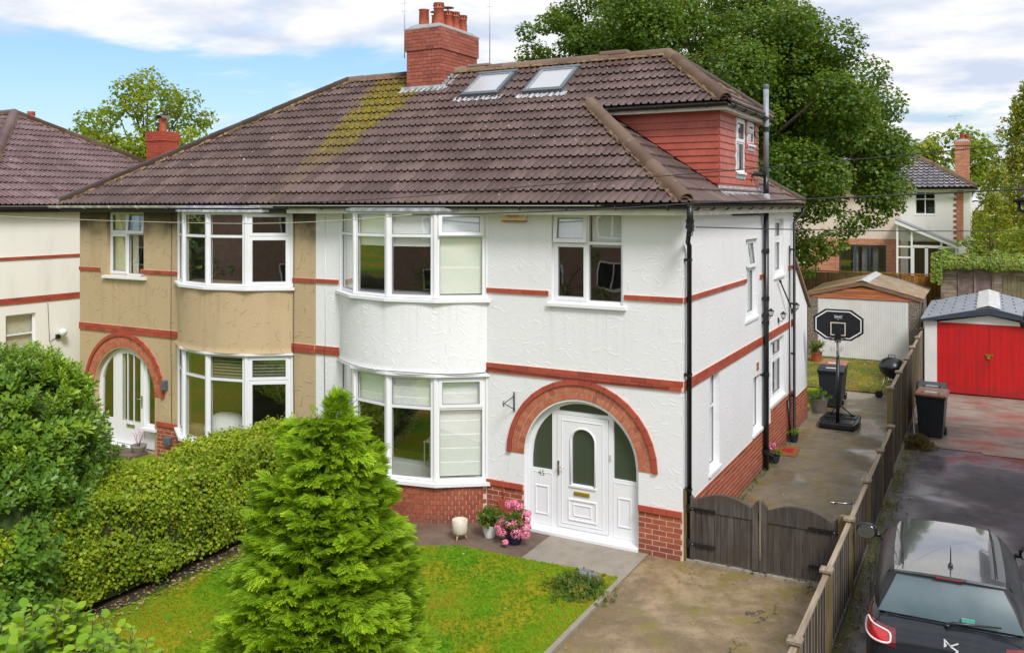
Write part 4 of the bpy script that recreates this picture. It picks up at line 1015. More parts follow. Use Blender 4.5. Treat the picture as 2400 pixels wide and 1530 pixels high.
# ------------------------------------------------------------------ pipes
def clip(p, x, y, z, r=.05): p.box((x - r - .02, y - r, z - .02), (x + r, y + r, z + .02))
p = MB(); p.tube([(.24, -.40, 5.56), (.24, -.40, 5.24)], .05, 12); p.lathe([(.06, 0), (.066, .02), (.066, .05), (.058, .06), (.058, .10), (.066, .11), (.066, .14)], (.24, -.40, 5.20), 12)
p.tube([(.23, -.38, 5.22), (.075, .02, 4.98), (.075, .10, 4.92), (.075, .10, .05)], .038, 12)
for z in (4.7, 2.9, 1.1): clip(p, .06, .10, z)
p.build('downpipe', M['black_iron'], HW, label='black downpipe at the front corner')
p = MB(); p.tube([(.085, 5.42, .02), (.085, 5.42, 5.42)], .057, 14)
for z in (.4, 2.0, 3.1, 3.25, 3.6, 4.6): p.lathe([(.066, -.05), (.07, 0), (.066, .05)], (.085, 5.42, z), 12); clip(p, .05, 5.42, z, .06)
p.tube([(.04, 2.9, 5.385), (.06, 5.3, 5.37), (.085, 5.42, 5.2)], .022, 8)
p.build('soil_pipe', M['black'], HW)
MB().tube([(.085, 5.42, 5.6), (.085, 5.42, 6.25)], .058, 14).build('vent_pipe', M['black'], HW)
p = MB(); p.tube([(.085, 5.42, 6.20), (-.16, 5.15, 6.22), (-.19, 5.1, 6.05)], .052, 12)
p.build('vent_branch', M['black'], HW)
MB().lathe([(.066, -.05), (.066, .05)], (.085, 5.42, 7.15), 14).build('pipe_collar', M['black'], HW)
p = MB(); p.tube([(.085, 5.42, 6.25), (.085, 5.42, 8.05)], .055, 14); p.build('vent_pipe', M['pipe_grey'], HW)
p = MB(); p.lathe([(.06, 0), (.064, .03), (.064, .07), (.05, .10), (0, .10)], (.085, 5.42, 8.0), 14); p.build('vent_cap', M['velux'], HW)
p = MB(); p.lathe([(.1, 0), (.075, .16), (.06, .2)], (.085, 5.42, 5.6), 12); p.build('lead_slate', M['lead'], HW)
p = MB(); p.tube([(.24, 8.7, 5.52), (.24, 8.7, 5.38), (.085, 8.42, 5.15), (.085, 8.42, .12), (.14, 8.36, .03)], .036, 10)
for z in (4.5, 3.2, 2.0, 1.0): clip(p, .06, 8.42, z)
p.build('downpipe', M['black_iron'], HW, label='black downpipe at the rear corner')
p = MB(); p.tube([(.04, 8.1, 4.6), (.04, 8.1, 1.2), (.06, 8.05, .8), (.05, 8.0, .1)], .018, 8); p.build('waste_pipe', M['black'], HW)
p = MB(); p.tube([(.03, 8.2, 3.0), (.03, 8.2, .9)], .016, 8); p.build('waste_pipe', M['upvc'], HW)
p = MB(); p.tube([(.05, 7.85, 1.0), (.1, 7.9, .12)], .03, 8); p.build('waste_pipe', M['black_iron'], HW)
# wall lantern lamps on the side wall
for (y, z) in ((5.72, 3.25), (7.0, 3.05), (8.55, 3.1)):
    p = MB(); p.box((.0, y - .05, z - .2), (.03, y + .05, z - .05)); p.tube([(.03, y, z - .12), (.12, y, z - .16), (.17, y, z - .08)], .012, 6); p.lathe([(0, .21), (.03, .19), (.10, .13), (.105, .12)], (.17, y, z - .05), 6, smooth=False); p.lathe([(.05, -.02), (.055, 0), (0, -.03)], (.17, y, z - .05), 6, smooth=False)
    for k in range(6): a = 2 * PI * k / 6; p.tube([(.17 + .05 * math.cos(a), y + .05 * math.sin(a), z - .05), (.17 + .1 * math.cos(a), y + .1 * math.sin(a), z + .08)], .005, 4)
    for v_ in p.v: v_.x *= .7; v_.y = y + (v_.y - y) * .7; v_.z = z + (v_.z - z) * .75
    o = p.build('wall_lantern', M['black_iron'], None); tag(o, {5.72: 'black wall lantern half hidden behind the soil pipe on the side wall', 7.0: 'black wall lantern left of the rear downpipe on the side wall', 8.55: 'black wall lantern just right of the rear downpipe'}[y], 'wall lamp', 'lanterns on the side wall')
    q = MB(); q.lathe([(.031, 0), (.063, .09)], (.119, y, z - .034), 6, smooth=False); q.build('lamp_glass', M['glass'], o)
p = MB(); p.tube([(.06, 7.0, 3.82), (.12, 7.85, 3.18)], .018, 6); p.tube([(.06, 7.0, 3.82), (.06, 6.93, 3.86)], .03, 6); tag(p.build('flag_pole', M['black_iron'], None), 'short black pole leaning out on the side wall above the lantern', 'pole')
# alarm box, brackets, cables
p = MB(); p.box((-3.2, -.09, 5.29), (-2.74, -.002, 5.44)); o = p.build('alarm_box', M['cream_paint'], None, bevel=.012); tag(o, 'cream burglar alarm box with worn red lettering under the eaves', 'alarm box')
p = MB(); p.box((-3.2, -.093, 5.275), (-2.74, -.002, 5.29)); p.build('alarm_base', M['brick_plain'], o)
cu = bpy.data.curves.new('lettering', 'FONT'); cu.body = 'Homer'; cu.size = .10; cu.extrude = .001; tx = bpy.data.objects.new('lettering', cu)
def text_mesh(body, size, T, mat, par, name='lettering', ext=.0015, shear=0., space=1., bold=0.):
    cu = bpy.data.curves.new(name, 'FONT'); cu.body = body; cu.size = size; cu.extrude = ext; cu.align_x = 'CENTER'; cu.align_y = 'CENTER'; cu.shear = shear; cu.space_character = space; cu.offset = bold
    t = bpy.data.objects.new('t', cu); me = bpy.data.meshes.new_from_object(t); bpy.data.objects.remove(t); bpy.data.curves.remove(cu)
    me.transform(Matrix.Translation(-wo(par)) @ T); me.materials.clear(); me.materials.append(mat); me.name = name
    o = link(bpy.data.objects.new(name, me)); o.parent = par; ORG[o.name] = wo(par); return o
RX = Matrix.Rotation(PI / 2, 4, 'X')
text_mesh('Honer', .095, Matrix.Translation((-2.98, -.092, 5.375)) @ RX, M['orange_red'], o)
p = MB(); x = -2.99; z = 2.17
p.tube([(x, -.015, z - .17), (x, -.015, z + .17)], .012, 6); p.tube([(x, -.015, z - .13), (x - .05, -.28, z + .02), (x - .05, -.30, z)], .008, 6); p.tube([(x, -.015, z + .10), (x - .05, -.28, z + .02)], .008, 6); p.tube([(x - .05, -.28, z + .06), (x - .06, -.31, z + .03), (x - .05, -.30, z - .03), (x - .05, -.27, z - .02)], .008, 6)
tag(p.build('hanging_basket_bracket', M['black_iron'], None), 'empty black iron hanging basket bracket on the white wall left of the arch', 'bracket')
p = MB(); pts = [(bayp(BXW, a, BR_ + .045).x, bayp(BXW, a, BR_ + .045).y, 2.63 + .008 * math.sin(a * 9)) for a in [(-BA + 2 * BA * i / 16) for i in range(17)]]
p.tube(pts, .006, 5); p.tube([(-3.56, -.03, 2.64), (-3.50, -.045, 2.72), (-2.2, -.045, 2.69), (-1.2, -.045, 2.68), (-.2, -.045, 2.70)], .006, 5)
p.tube([(-7.2, -.035, 2.8), (-7.2, -.01, .9)], .006, 5); p.build('wall_cable', M['cable'], HW)
p = MB(); p.tube([(-7.2, -.008, 5.4), (-7.2, -.008, 2.8)], .005, 5); p.build('wall_cable', M['upvc'], HW)
p = MB()
for x, zb in ((-8.0, 1.4), (-11.55, .8)): p.tube([(x, -.01, 5.4), (x + .005, -.035, 2.75), (x, -.01, zb)], .006, 5)
p.build('wall_cable', M['cable'], HB)
p = MB(); p.box((-3.27, -.07, .22), (-3.12, 0, .46)); p.tube([(-3.2, -.03, .45), (-3.2, -.045, .8)], .008, 5); p.build('meter_box', M['brick_plain'], HW)
p = MB(); p.box((-11.72, -.1, .3), (-11.52, 0, .48)); p.build('meter_box', M['velux'], HB, bevel=.02)
for x, z in ((-14.35, 1.45), (-11.72, 1.6)): p = MB(); p.box((x - .05, -.12, z - .11), (x + .05, 0, z + .11)); tag(p.build('wall_light', M['velux'], None, bevel=.02), 'small black wall light ' + ('left' if x < -14 else 'right') + ' of the arched door of the beige house', 'wall light', 'wall lights by the beige arch')
p = MB(); p.box((-14.3, -.01, 2.8), (-14.3, -.01, 2.8)) if False else None

# ------------------------------------------------------------------ white front door
DO = .13   # recess
T = frame((0, DO, 0), (1, 0, 0), (0, -1, 0))
fr = thing  # (name kept short)
inner = AR - .005; G = .10
def arc_pts(r, x_from, x_to, n=14):
    out = []
    for i in range(n + 1):
        x = x_from + (x_to - x_from) * i / n; out.append((x, AZ + .0 + math.sqrt(max(0, r * r - (x - AC) ** 2))))
    return out
ri = inner - .085
Lp = [(-2.715, 1.05), (-2.33, 1.05)] + arc_pts(ri, -2.33, -2.715 if ri * ri > (-2.715 - AC) ** 2 else AC - ri)
Lp = [q for q in Lp]
Rp = [(-1.21, 1.07)] + [(-.815, 1.07)] + arc_pts(ri, -.815, -1.21)
Tp = [(-2.20, 2.105 - .02), (-1.31, 2.105 - .02)] + arc_pts(ri + .02, -1.31, -2.20)
out = [(AC - inner, .06)] + [(AC - inner * math.cos(PI * i / 40), AZ + inner * math.sin(PI * i / 40)) for i in range(41)] + [(AC + inner, .06)]
leafhole = rect(-2.235, .12, -1.295, 2.03)
df = cut_sheet('door_frame', out, [Lp, Rp, Tp, leafhole], T, .07, M['upvc'], HW)
for k, poly in enumerate((Lp, Rp, Tp)):
    T3 = frame((0, DO + .03, 0), (1, 0, 0), (0, -1, 0)); cut_sheet('pane', poly, [], T3, .006, M['glass_frost'], df)
    # dark gasket
    cx_, cz_ = sum(q[0] for q in poly) / len(poly), sum(q[1] for q in poly) / len(poly)
def mould(par, u0, z0, u1, z1, w=.018, d=.014, y=DO, nm='moulding'):
    p = MB(); p.T = frame((0, y, 0), (1, 0, 0), (0, -1, 0))
    for q in ((u0, z0, u1, z0 + w), (u0, z1 - w, u1, z1), (u0, z0 + w, u0 + w, z1 - w), (u1 - w, z0 + w, u1, z1 - w)): p.box((q[0], -.002, q[1]), (q[2], d, q[3]))
    return p.build(nm, M['upvc'], par, bevel=.006)
gl = [(-1.96, .88)] + [(-1.755 - .205 * math.cos(PI * i / 16), 1.60 + .205 * math.sin(PI * i / 16)) for i in range(17)] + [(-1.55, .88)]
leaf = cut_sheet('door', rect(-2.228, .128, -1.302, 2.022), [gl], frame((0, DO - .012, 0), (1, 0, 0), (0, -1, 0)), .055, M['upvc'], HW)
cut_sheet('pane', gl, [], frame((0, DO + .02, 0), (1, 0, 0), (0, -1, 0)), .006, M['glass_frost'], leaf)
p = MB(); ring = [(-1.975, DO - .02, .86)] + [(-1.755 - .225 * math.cos(PI * i / 16), DO - .02, 1.60 + .225 * math.sin(PI * i / 16)) for i in range(17)] + [(-1.535, DO - .02, .86)]
p.tube(ring, .014, 6); p.box((-2.0, DO - .035, .835), (-1.51, DO - .01, .865)); p.build('moulding', M['upvc'], leaf)
mould(leaf, -2.14, .20, -1.39, 1.94, .012, .010, DO - .012); mould(leaf, -2.02, .27, -1.50, .63, .025, .016, DO - .012); mould(leaf, -1.93, .35, -1.60, .55, .018, .012, DO - .012)
mould(df, -2.65, .28, -2.40, .77, .02); mould(df, -1.13, .30, -.90, .78, .02); mould(df, -2.72, .12, -2.33, 1.0, .010, .008); mould(df, -1.21, .12, -.80, 1.02, .010, .008)
p = MB(); p.box((-1.91, DO - .036, .705), (-1.63, DO - .01, .765)); p.box((-1.89, DO - .041, .715), (-1.65, DO - .03, .755)); p.build('letter_plate', M['brass'], leaf, bevel=.003)
p = MB(); p.box((-2.215, DO - .03, 1.0), (-2.185, DO - .01, 1.24)); p.tube([(-2.2, DO - .03, 1.15), (-2.2, DO - .07, 1.15), (-2.08, DO - .07, 1.14)], .009, 8); p.build('door_handle', M['metal'], leaf)
p = MB(); p.box((-1.275, DO - .02, 1.36), (-1.245, DO, 1.46)); p.build('door_bell', M['glaze_cream'], df, bevel=.004)
p = MB(); p.prism([(-.10, .02), (.05, .05), (.05, .075), (-.03, .10), (-.10, .10)], -2.80, -.735, axis=0) if False else p.box((-2.80, -.045, -.0), (-.735, DO + .04, .065)); p.build('door_sill', M['upvc'], HW, bevel=.012)
text_mesh('45', .125, Matrix.Translation((-2.535, DO - .003, .975)) @ RX, M['upvc_seal'], df, 'house_number', bold=.001)
p = MB(); p.box((-2.9, .2, .0), (-.7, .24, 2.4)); p.build('hall_wall', M['interior'], HW) if False else None
# hall floor and walls beyond the obscured glass come from the interior boxes
# ------------------------------------------------------------------ beige arched door
ac = -13.14; T = frame((0, .12, 0), (1, 0, 0), (0, -1, 0))
def arcb(r, xa, xb, n=12): return [(xa + (xb - xa) * i / n, AZ + math.sqrt(max(0, r * r - (xa + (xb - xa) * i / n - ac) ** 2))) for i in range(n + 1)]
outb = [(ac - inner, .06)] + [(ac - inner * math.cos(PI * i / 40), AZ + inner * math.sin(PI * i / 40)) for i in range(41)] + [(ac + inner, .06)]
Sp = [(-12.50, .62), (-12.17, .62)] + arcb(ri, -12.19, -12.50); Sl = [(-14.07, .62), (-13.66, .62)] + arcb(ri, -13.66, -14.05)
lg = [(-13.33, .62), (-12.70, .62)] + arcb(ri - .05, -12.70, -13.33)
df2 = cut_sheet('door_frame', outb, [Sp, Sl, lg], T, .07, M['upvc'], HB)
leaf2 = cut_sheet('door', [(-13.52, .10), (-12.58, .10)] + arcb(ri - .01, -12.58, -13.52), [lg], frame((0, .10, 0), (1, 0, 0), (0, -1, 0)), .03, M['upvc'], HB)
for a, b, c in ((Sp, df2, .15), (Sl, df2, .15), (lg, leaf2, .118)): cut_sheet('pane', a, [], frame((0, c - (.012 if b is leaf2 else 0), 0), (1, 0, 0), (0, -1, 0)), .004, M['glass'], b)
# the glazed part of the leaf is backed by a hole in the frame sheet: dark hall seen through bars
p = MB()
for x in (-13.12, -12.91): p.box((x - .012, .085, .6), (x + .012, .1, 2.2))
p.build('glazing_bar', M['upvc'], leaf2); p = MB(); p.box((-13.15, .075, .50), (-12.88, .1, .56)); p.build('letter_plate', M['metal'], leaf2)
p = MB(); p.tube([(-12.64, .09, 1.18), (-12.64, .04, 1.18), (-12.76, .04, 1.18)], .01, 6); p.box((-12.66, .08, .98), (-12.62, .1, 1.25)); p.build('door_handle', M['metal'], leaf2)
bb(HB, 'door_sill', 'upvc', (-12.52, -.05, .52), (-12.04, .1, .57)); bb(HB, 'door_sill', 'upvc', (-14.15, -.03, .0), (-12.5, .1, .07))
bb(HB, 'door_step', 'path', (-13.9, -.5, -.05), (-12.3, -.02, .10)) if False else MB().box((-13.9, -.5, -.02), (-12.3, -.02, .06)).build('door_step', M['path'], HB)
# ------------------------------------------------------------------ left neighbour
NBH = thing('detached_house', 'cream rendered house with purple-brown hipped roof at the left edge, beyond the beige house', 'house', (-22, 4.1, 0))
NX = -18.3; NEX = -18.08
cut_sheet('wall', rect(-.25, -.1, 8.45, 5.45), [rect(.40, 1.35, 1.22, 2.68)], frame((NX, 0, 0), (0, 1, 0), (1, 0, 0)), .25, M['render_cream'], NBH)
MB().box((-29, -.25, -.1), (NX - .25, .0, 5.45)).build('wall', M['render_cream'], NBH); MB().box((-29, 8.2, -.1), (NX - .25, 8.45, 5.45)).build('wall', M['render_cream'], NBH)
MB().box((-29, .0, -.1), (-28.75, 8.2, 5.45)).build('wall', M['render_cream'], NBH)
MB().box((-22, .1, 0), (-21.9, 8.1, 5.3)).build('interior_wall', M['interior'], NBH)
window(NBH, frame((NX - .08, .40, 1.35), (0, 1, 0), (1, 0, 0)), .82, 1.33, [(0, .82, [(0, .8, 'fix'), (.8, 1.33, 'fix')])], [(.05, .78, 1.3, .05, 0, 'cloth_cream')], sill=(.05, .1, .06))
TN = frame((NX, 0, 0), (0, 1, 0), (1, 0, 0)); itn = []
for z, rows in ((2.96, 2), (4.12, 1)):
    pl = backing(NBH, TN, -.25, z, 8.45, z + rows * .082, 'brick_band', 'mortar', .012); lay(itn, pl, TN, -.25, 8.45, z, rows, H=.083, proud=.028, kind='brick_plain', J=.004)
NAP = (-24.0, 4.15, 8.55); NE = 5.55; kn = (NAP[2] - NE) / (NEX - NAP[0])
rn = deck(NBH, [[(NEX, -.5, NE), (NEX, 8.8, NE), NAP], [(NEX, -.5, NE), NAP, (-29, 4.15, 8.55), (-29, -.5, NE)], [(NEX, 8.8, NE), (-29, 8.8, NE), (-29, 4.15, 8.55), NAP]])
TMN = tile_mesh('roof_tile', M['tile_nb'], G=.45); ln = math.hypot(1, kn); upn = Vector((-1 / ln, 0, kn / ln)); itt = []
Gn = math.hypot(NEX - NAP[0], NAP[2] - NE) / 15; TMN = tile_mesh('roof_tile', M['tile_nb'], G=Gn)
h1 = Vector((-(NAP[1] + .5), (NAP[0] - NEX), 0)); h1 = Vector((-(4.65), 5.92 * -1, 0)).normalized()
lay_tiles(itt, rn, TMN, (NEX, -.5, NE), (0, 1, 0), upn, 31, 15, G=Gn, clips=[((NEX, -.5, 0), Vector((-4.65, -5.92, 0)).normalized()), ((NEX, 8.8, 0), Vector((-4.65, 5.92, 0)).normalized())])
kf = 3.0 / 4.65; lf = math.hypot(1, kf); TMF = tile_mesh('roof_tile', M['tile_nb'], G=4.65 * lf / 15)
itt2 = []; lay_tiles(itt2, rn, TMF, (-29, -.5, NE), (1, 0, 0), (0, 1 / lf, kf / lf), 36, 15, G=4.65 * lf / 15, clips=[((NEX, -.5, 0), Vector((4.65, 5.92, 0)).normalized())])
pieces('roof_tile', itt + itt2, 300); pieces('brick', itn, 120)
ridge_run(rn, (NEX, -.5, NE + .06), (NAP[0], NAP[1], NAP[2] + .05), r=.14, mat='tile_nb'); ridge_run(rn, (NEX, 8.8, NE + .06), (NAP[0], NAP[1], NAP[2] + .05), r=.12, mat='ridge')
ridge_run(rn, (-29, 4.15, 8.6), (NAP[0], NAP[1], NAP[2] + .05), r=.12)
gutter(NBH, (NEX + .06, -.6, NE - .03), (NEX + .06, 8.8, NE - .03), 'black'); MB().box((NX, -.4, NE - .18), (NEX + .0, 8.7, NE - .02)).build('soffit', M['fascia_dark'], NBH)
# its chimney stacks
def stack(par, x, y, z0, z1, w, pots, mat='brick_plain', items=None, cx=None):
    c = MB().box((x - w / 2 + .01, y - w / 2 + .01, z0), (x + w / 2 - .01, y + w / 2 - .01, z1)).build('chimney', M['mortar_dark'], par); it = []
    for T, ww in ((frame((x - w / 2, y - w / 2 + .01, 0), (1, 0, 0), (0, -1, 0)), w), (frame((x + w / 2 - .01, y - w / 2, 0), (0, 1, 0), (1, 0, 0)), w)):
        lay(it, c, T, 0, ww, z0, int((z1 - z0 - .3) / .083), H=.083, proud=.014, kind=mat, J=.006)
        T2 = T @ Matrix.Translation((-.03, 0, 0)); lay(it, c, T2, 0, ww + .06, z1 - .33, 3, H=.083, proud=.04, kind=mat, J=.006)
        lay(it, c, T, 0, ww, z1 - .08, 1, H=.083, proud=.02, kind=mat, J=.006)
    pieces('brick', it, 150); pots(c); return c
def hooded(c):
    pot(c, -20.67, 7.3, 8.05, .48, .13, .11, crown=False); p = MB()
    n = 8; vs = []; 
    for yy in (7.12, 7.48):
        for k in range(n + 1): q = PI * k / n; vs.append((-20.67 + .17 * math.cos(q), yy, 8.52 + .12 * math.sin(q)))
    p.add(vs, [(k, k + 1, n + 2 + k, n + 1 + k) for k in range(n)], True); p.build('cowl', M['tile_nb'], c)
stack(NBH, -20.67, 7.3, 5.6, 8.07, .74, hooded)
def small(c): pot(c, -29.5, 8.5, 8.6, .62, .14, .12)
stack(NBH, -28.5, 7.6, 6.0, 8.3, .6, lambda c: pot(c, -28.5, 7.6, 8.3, .9, .15, .13))
p = MB(); p.box((NX, 1.78, 1.9), (NX + .06, 1.9, 2.02)); p.tube([(NX + .05, 1.84, 1.97), (NX + .12, 1.86, 2.0)], .02, 6); p.tube([(NX + .02, 1.84, 1.95), (NX + .02, 1.6, 1.85), (NX + .02, 1.55, 2.9)], .008, 4)
o = tag(p.build('security_light', M['black'], None), 'small round security light on the cream wall at the left edge', 'wall light'); p = MB(); p.lathe([(0, -.11), (.09, -.07), (.11, 0), (.09, .07), (0, .11)], (NX + .16, 1.9, 2.08), 12); p.build('lamp_head', M['upvc'], o)

# ------------------------------------------------------------------ right neighbour, only the eaves corner shows
RH = thing('neighbour_house', 'house whose brown tiled eaves corner juts in at the right edge above the driveway', 'house', (9, 3.5, 0))
MB().box((5.35, -1.0, -.1), (13, 8.3, 5.5)).build('wall', M['render_white'], RH)
q = [(4.78, 8.75, 5.72), (4.78, -1.3, 5.72), (8.9, 3.7, 8.6)]
rr = deck(RH, [[(4.78, -1.3, 5.72), (4.78, 8.75, 5.72), (8.9, 3.7, 8.6)], [(4.78, 8.75, 5.72), (13.4, 8.75, 5.72), (8.9, 3.7, 8.6)], [(4.78, -1.3, 5.72), (8.9, 3.7, 8.6), (13.4, -1.3, 5.72)], [(13.4, -1.3, 5.72), (8.9, 3.7, 8.6), (13.4, 8.75, 5.72)]], lower=0, mat='tile')
MB().box((4.82, -1.25, 5.55), (5.35, 8.7, 5.68)).build('soffit', M['fascia_dark'], RH); gutter(RH, (4.72, 8.85, 5.68), (4.72, -1.3, 5.68), 'black'); gutter(RH, (13.4, 8.82, 5.68), (4.72, 8.82, 5.68), 'black')
ridge_run(RH, (4.85, 8.68, 5.80), (8.9, 3.7, 8.66), r=.15)
p = MB(); p.tube([(4.76, 8.78, 5.68), (4.78, 8.75, 5.45), (5.28, 8.35, 5.2), (5.3, 8.33, .2)], .04, 8); p.build('downpipe', M['black_iron'], RH)

# ------------------------------------------------------------------ gate
GT = thing('driveway_gate', 'weathered grey wooden double gate with arched top rails across the driveway', 'gate', (1.1, .08, 0))
GB = unit_box('gate_board', M['gate_wood'])
def gate_board(par, x0, x1, z0, z1, y0, y1):
    o = link(bpy.data.objects.new('board', GB)); o.parent = par; o.matrix_basis = Matrix.Translation(-wo(par)) @ place(None, Vector(((x0 + x1) / 2, (y0 + y1) / 2, (z0 + z1) / 2)), (1, 0, 0), (0, 1, 0), (x1 - x0, abs(y1 - y0), z1 - z0))
for L, (x0, x1) in enumerate(((.10, 1.15), (1.19, 2.28))):
    w = x1 - x0
    def top(x): t = (x - x0) / w; return .90 + .20 * math.sin(PI * (t * .92 + .04))
    lf = MB().box((x0, .11, .12), (x1, .135, .22)).build('gate_leaf', M['gate_wood'], GT)
    MB().box((x0 + .07, .11, .45), (x1 - .07, .135, .55)).build('ledge', M['gate_wood'], lf)
    nb = 9
    for i in range(nb):
        a = x0 + .075 + (w - .15) * i / nb; b = x0 + .075 + (w - .15) * (i + 1) / nb; gate_board(lf, a + .003, b - .003, .06 + random.uniform(0, .012), .86, .082 + random.uniform(0, .004), .108)
    p = MB(); n = 18; vs = []; fs = []
    for i in range(n + 1):
        x = x0 + w * i / n; t = top(x)
        vs += [(x, .068, .80 - .0), (x, .068, t), (x, .14, t), (x, .14, .80)]
    for i in range(n):
        for j in range(4): fs.append((i * 4 + j, i * 4 + (j + 1) % 4, i * 4 + 4 + (j + 1) % 4, i * 4 + 4 + j))
    fs += [(0, 1, 2, 3), (n * 4, n * 4 + 1, n * 4 + 2, n * 4 + 3)]
    p.add(vs, fs); p.build('top_rail', M['gate_wood'], lf, fix=True, bevel=.004)
    for (a, b) in ((x0, x0 + .075), (x1 - .075, x1)):
        inner_ = (L == 0 and a > .8) or (L == 1 and b < 1.4); tz = 1.10 if inner_ else 1.02
        p = MB(); m = (a + b) / 2; e = .02 if inner_ else 0; a -= e * (L == 0); b += e * (L == 1)
        p.prism([(a, .06), (b, .06), (b, tz - .10)] + [(a + (b - a) * (1 - k / 6), tz - .10 + .10 * math.sin(PI / 2 * (k / 6 if (L == 1) == inner_ else 1 - k / 6))) for k in range(7)] + [(a, tz - .10)], .06, .14, axis=1)
        p.build('stile', M['gate_wood'], lf, fix=True)
    for z in (.28, .83):
        hx = x0 - .02 if L == 0 else x1 + .02; s = 1 if L == 0 else -1
        p = MB(); p.box((hx, .05, z - .022), (hx + s * .42, .058, z + .022)); p.box((hx - s * .06, .045, z - .07), (hx + s * .02, .058, z + .07)); p.tube([(hx + s * .02, .04, z - .03), (hx + s * .02, .04, z + .03)], .014, 6)
        h = p.build('strap_hinge', M['black_iron'], lf); q = MB(); q.lathe([(0, .01), (.014, .006), (.016, 0)], (0, 0, 0), 8); 
        q = MB(); q.box((hx + s * .06 - .012, .042, z - .012), (hx + s * .06 + .012, .05, z + .012)); q.build('bolt', M['metal'], h)
for i, (x, w, h) in enumerate(((-.015, .115, 1.12), (2.345, .11, 1.10))):
    p = MB(); n = 8; pr = [(x - w / 2, -.05), (x + w / 2, -.05), (x + w / 2, h - .06)] + [(x + w / 2 * math.cos(PI * k / n), h - .06 + .06 * math.sin(PI * k / n)) for k in range(n + 1)]
    p.prism(pr, .02, .12, axis=1); p.build('gate_post', M['post_wood'], GT, fix=True, bevel=.006)

# ------------------------------------------------------------------ side fence
FN = thing('boundary_fence', 'weathered wooden fence with capped posts between the driveway and the tarmac drive', 'fence', (2.45, 6, 0))
FB = unit_box('board', M['fence_wood']); FBT = unit_box('batten', M['batten_wood'])
def fence_run(FX, y0, nbay, bay, h, first=True, nb=10, thick_low=None):
    for i in range(nbay + 1):
        y = y0 + i * bay
        p = MB().box((FX - .05, y - .05, -.05), (FX + .05, y + .05, h + .02)); ps = p.build('post', M['post_wood'], FN)
        p = MB(); a = .075; p.add([(FX - a, y - a, h + .02), (FX + a, y - a, h + .02), (FX + a, y + a, h + .02), (FX - a, y + a, h + .02), (FX - a, y - a, h + .05), (FX + a, y - a, h + .05), (FX + a, y + a, h + .05), (FX - a, y + a, h + .05), (FX, y, h + .08)],
            [(0, 3, 2, 1), (0, 1, 5, 4), (1, 2, 6, 5), (2, 3, 7, 6), (3, 0, 4, 7), (4, 5, 8), (5, 6, 8), (6, 7, 8), (7, 4, 8)]); p.build('post_cap', M['rail_wood'], ps)
        if i == nbay: break
        a, b = y + .05, y + bay - .05; s = -.02 if i % 2 else .015
        MB().box((FX - .032, a, h - .03), (FX + .032, b, h - .004)).build('capping_rail', M['rail_wood'], FN)
        for z in (.12, h * .5, h - .12): MB().box((FX - .022, a, z - .03), (FX + .0, b, z + .03)).build('rail', M['fence_wood'], FN)
        for k in range(nb):
            u = a + (b - a) * (k + .5) / nb; w = (b - a) / nb * .88; t = random.uniform(-.012, .012)
            o = link(bpy.data.objects.new('board', FB)); o.parent = FN
            yy = Matrix.Rotation(.12 + random.uniform(-.03, .03), 4, 'Z') @ Matrix.Rotation(random.uniform(-.006, .006), 4, 'X')
            o.matrix_basis = Matrix.Translation(Vector((FX + .012 + s * .2, u, (h - .03) / 2 + .03)) - wo(FN)) @ yy @ Matrix.Diagonal((.012, w, h - .09, 1))
            if k:
                o = link(bpy.data.objects.new('batten', FBT)); o.parent = FN; o.matrix_basis = Matrix.Translation(Vector((FX + .012, a + (b - a) * k / nb, (h - .03) / 2 + .03)) - wo(FN)) @ Matrix.Diagonal((.012, .07, h - .10, 1))
fence_run(2.46, -6.0, 6, 1.98, 1.07); fence_run(2.42, 6.1, 5, 1.95, 1.80)
p = MB(); p.box((2.40, -6, -.02), (2.50, 16, .09)); p.build('gravel_board', M['fence_wood'], FN)

M['cap_white'] = simple('dull_white_capping', (.50, .51, .51), .6, var=.18, scale=5)
# ------------------------------------------------------------------ left garage (white ribbed door)
GA = thing('garage', 'prefab garage with white ribbed door and leaf-strewn roof behind the side path', 'garage', (.2, 22.5, 0))
q = NB('pebbledash'); v = q.n('ShaderNodeTexVoronoi'); v.inputs['Scale'].default_value = 28; q.put(v.inputs['Vector'], q.P)
M['pebble'] = q.out(q.mix(q.ramp(v.outputs['Distance'], .1, .6), (.46, .40, .33), (.16, .13, .11)), .9, q.bump(v.outputs['Distance'], .9, .02))
gx0, gx1, gy0, gy1 = -1.70, 2.05, 20.4, 24.6
MB().box((gx0, gy0 + .0, -.1), (-1.37, gy0 + .15, 2.2)).build('wall_panel', M['pebble'], GA); MB().box((1.72, gy0, -.1), (gx1, gy0 + .15, 2.2)).build('wall_panel', M['pebble'], GA)
for k in range(3): MB().box((gx1 - .1, gy0 + .16 + k * 1.42, -.1), (gx1, gy0 + .16 + k * 1.42 + 1.38, 2.2)).build('wall_panel', M['pebble'], GA); MB().box((gx0, gy0 + .16 + k * 1.42, -.1), (gx0 + .1, gy0 + 1.54 + k * 1.42, 2.2)).build('wall_panel', M['pebble'], GA)
MB().box((gx0, gy1, -.1), (gx1, gy1 + .1, 2.3)).build('wall_panel', M['pebble'], GA)
p = MB(); p.box((-1.36, gy0 + .03, .02), (1.71, gy0 + .06, 2.16)); n = 38
for i in range(n): a = -1.33 + 3.0 * i / n; p.box((a, gy0 + .014, .04), (a + .045, gy0 + .035, 2.14))
gd = p.build('garage_door', M['paint_white'], GA); p = MB(); p.lathe([(0, .02), (.03, .02), (.03, 0)], (0, 0, 0), 10); p.T = None
p = MB(); p.tube([(.1, gy0 + .02, .9), (.1, gy0 - .03, .9)], .035, 8); p.build('handle', M['black'], gd)
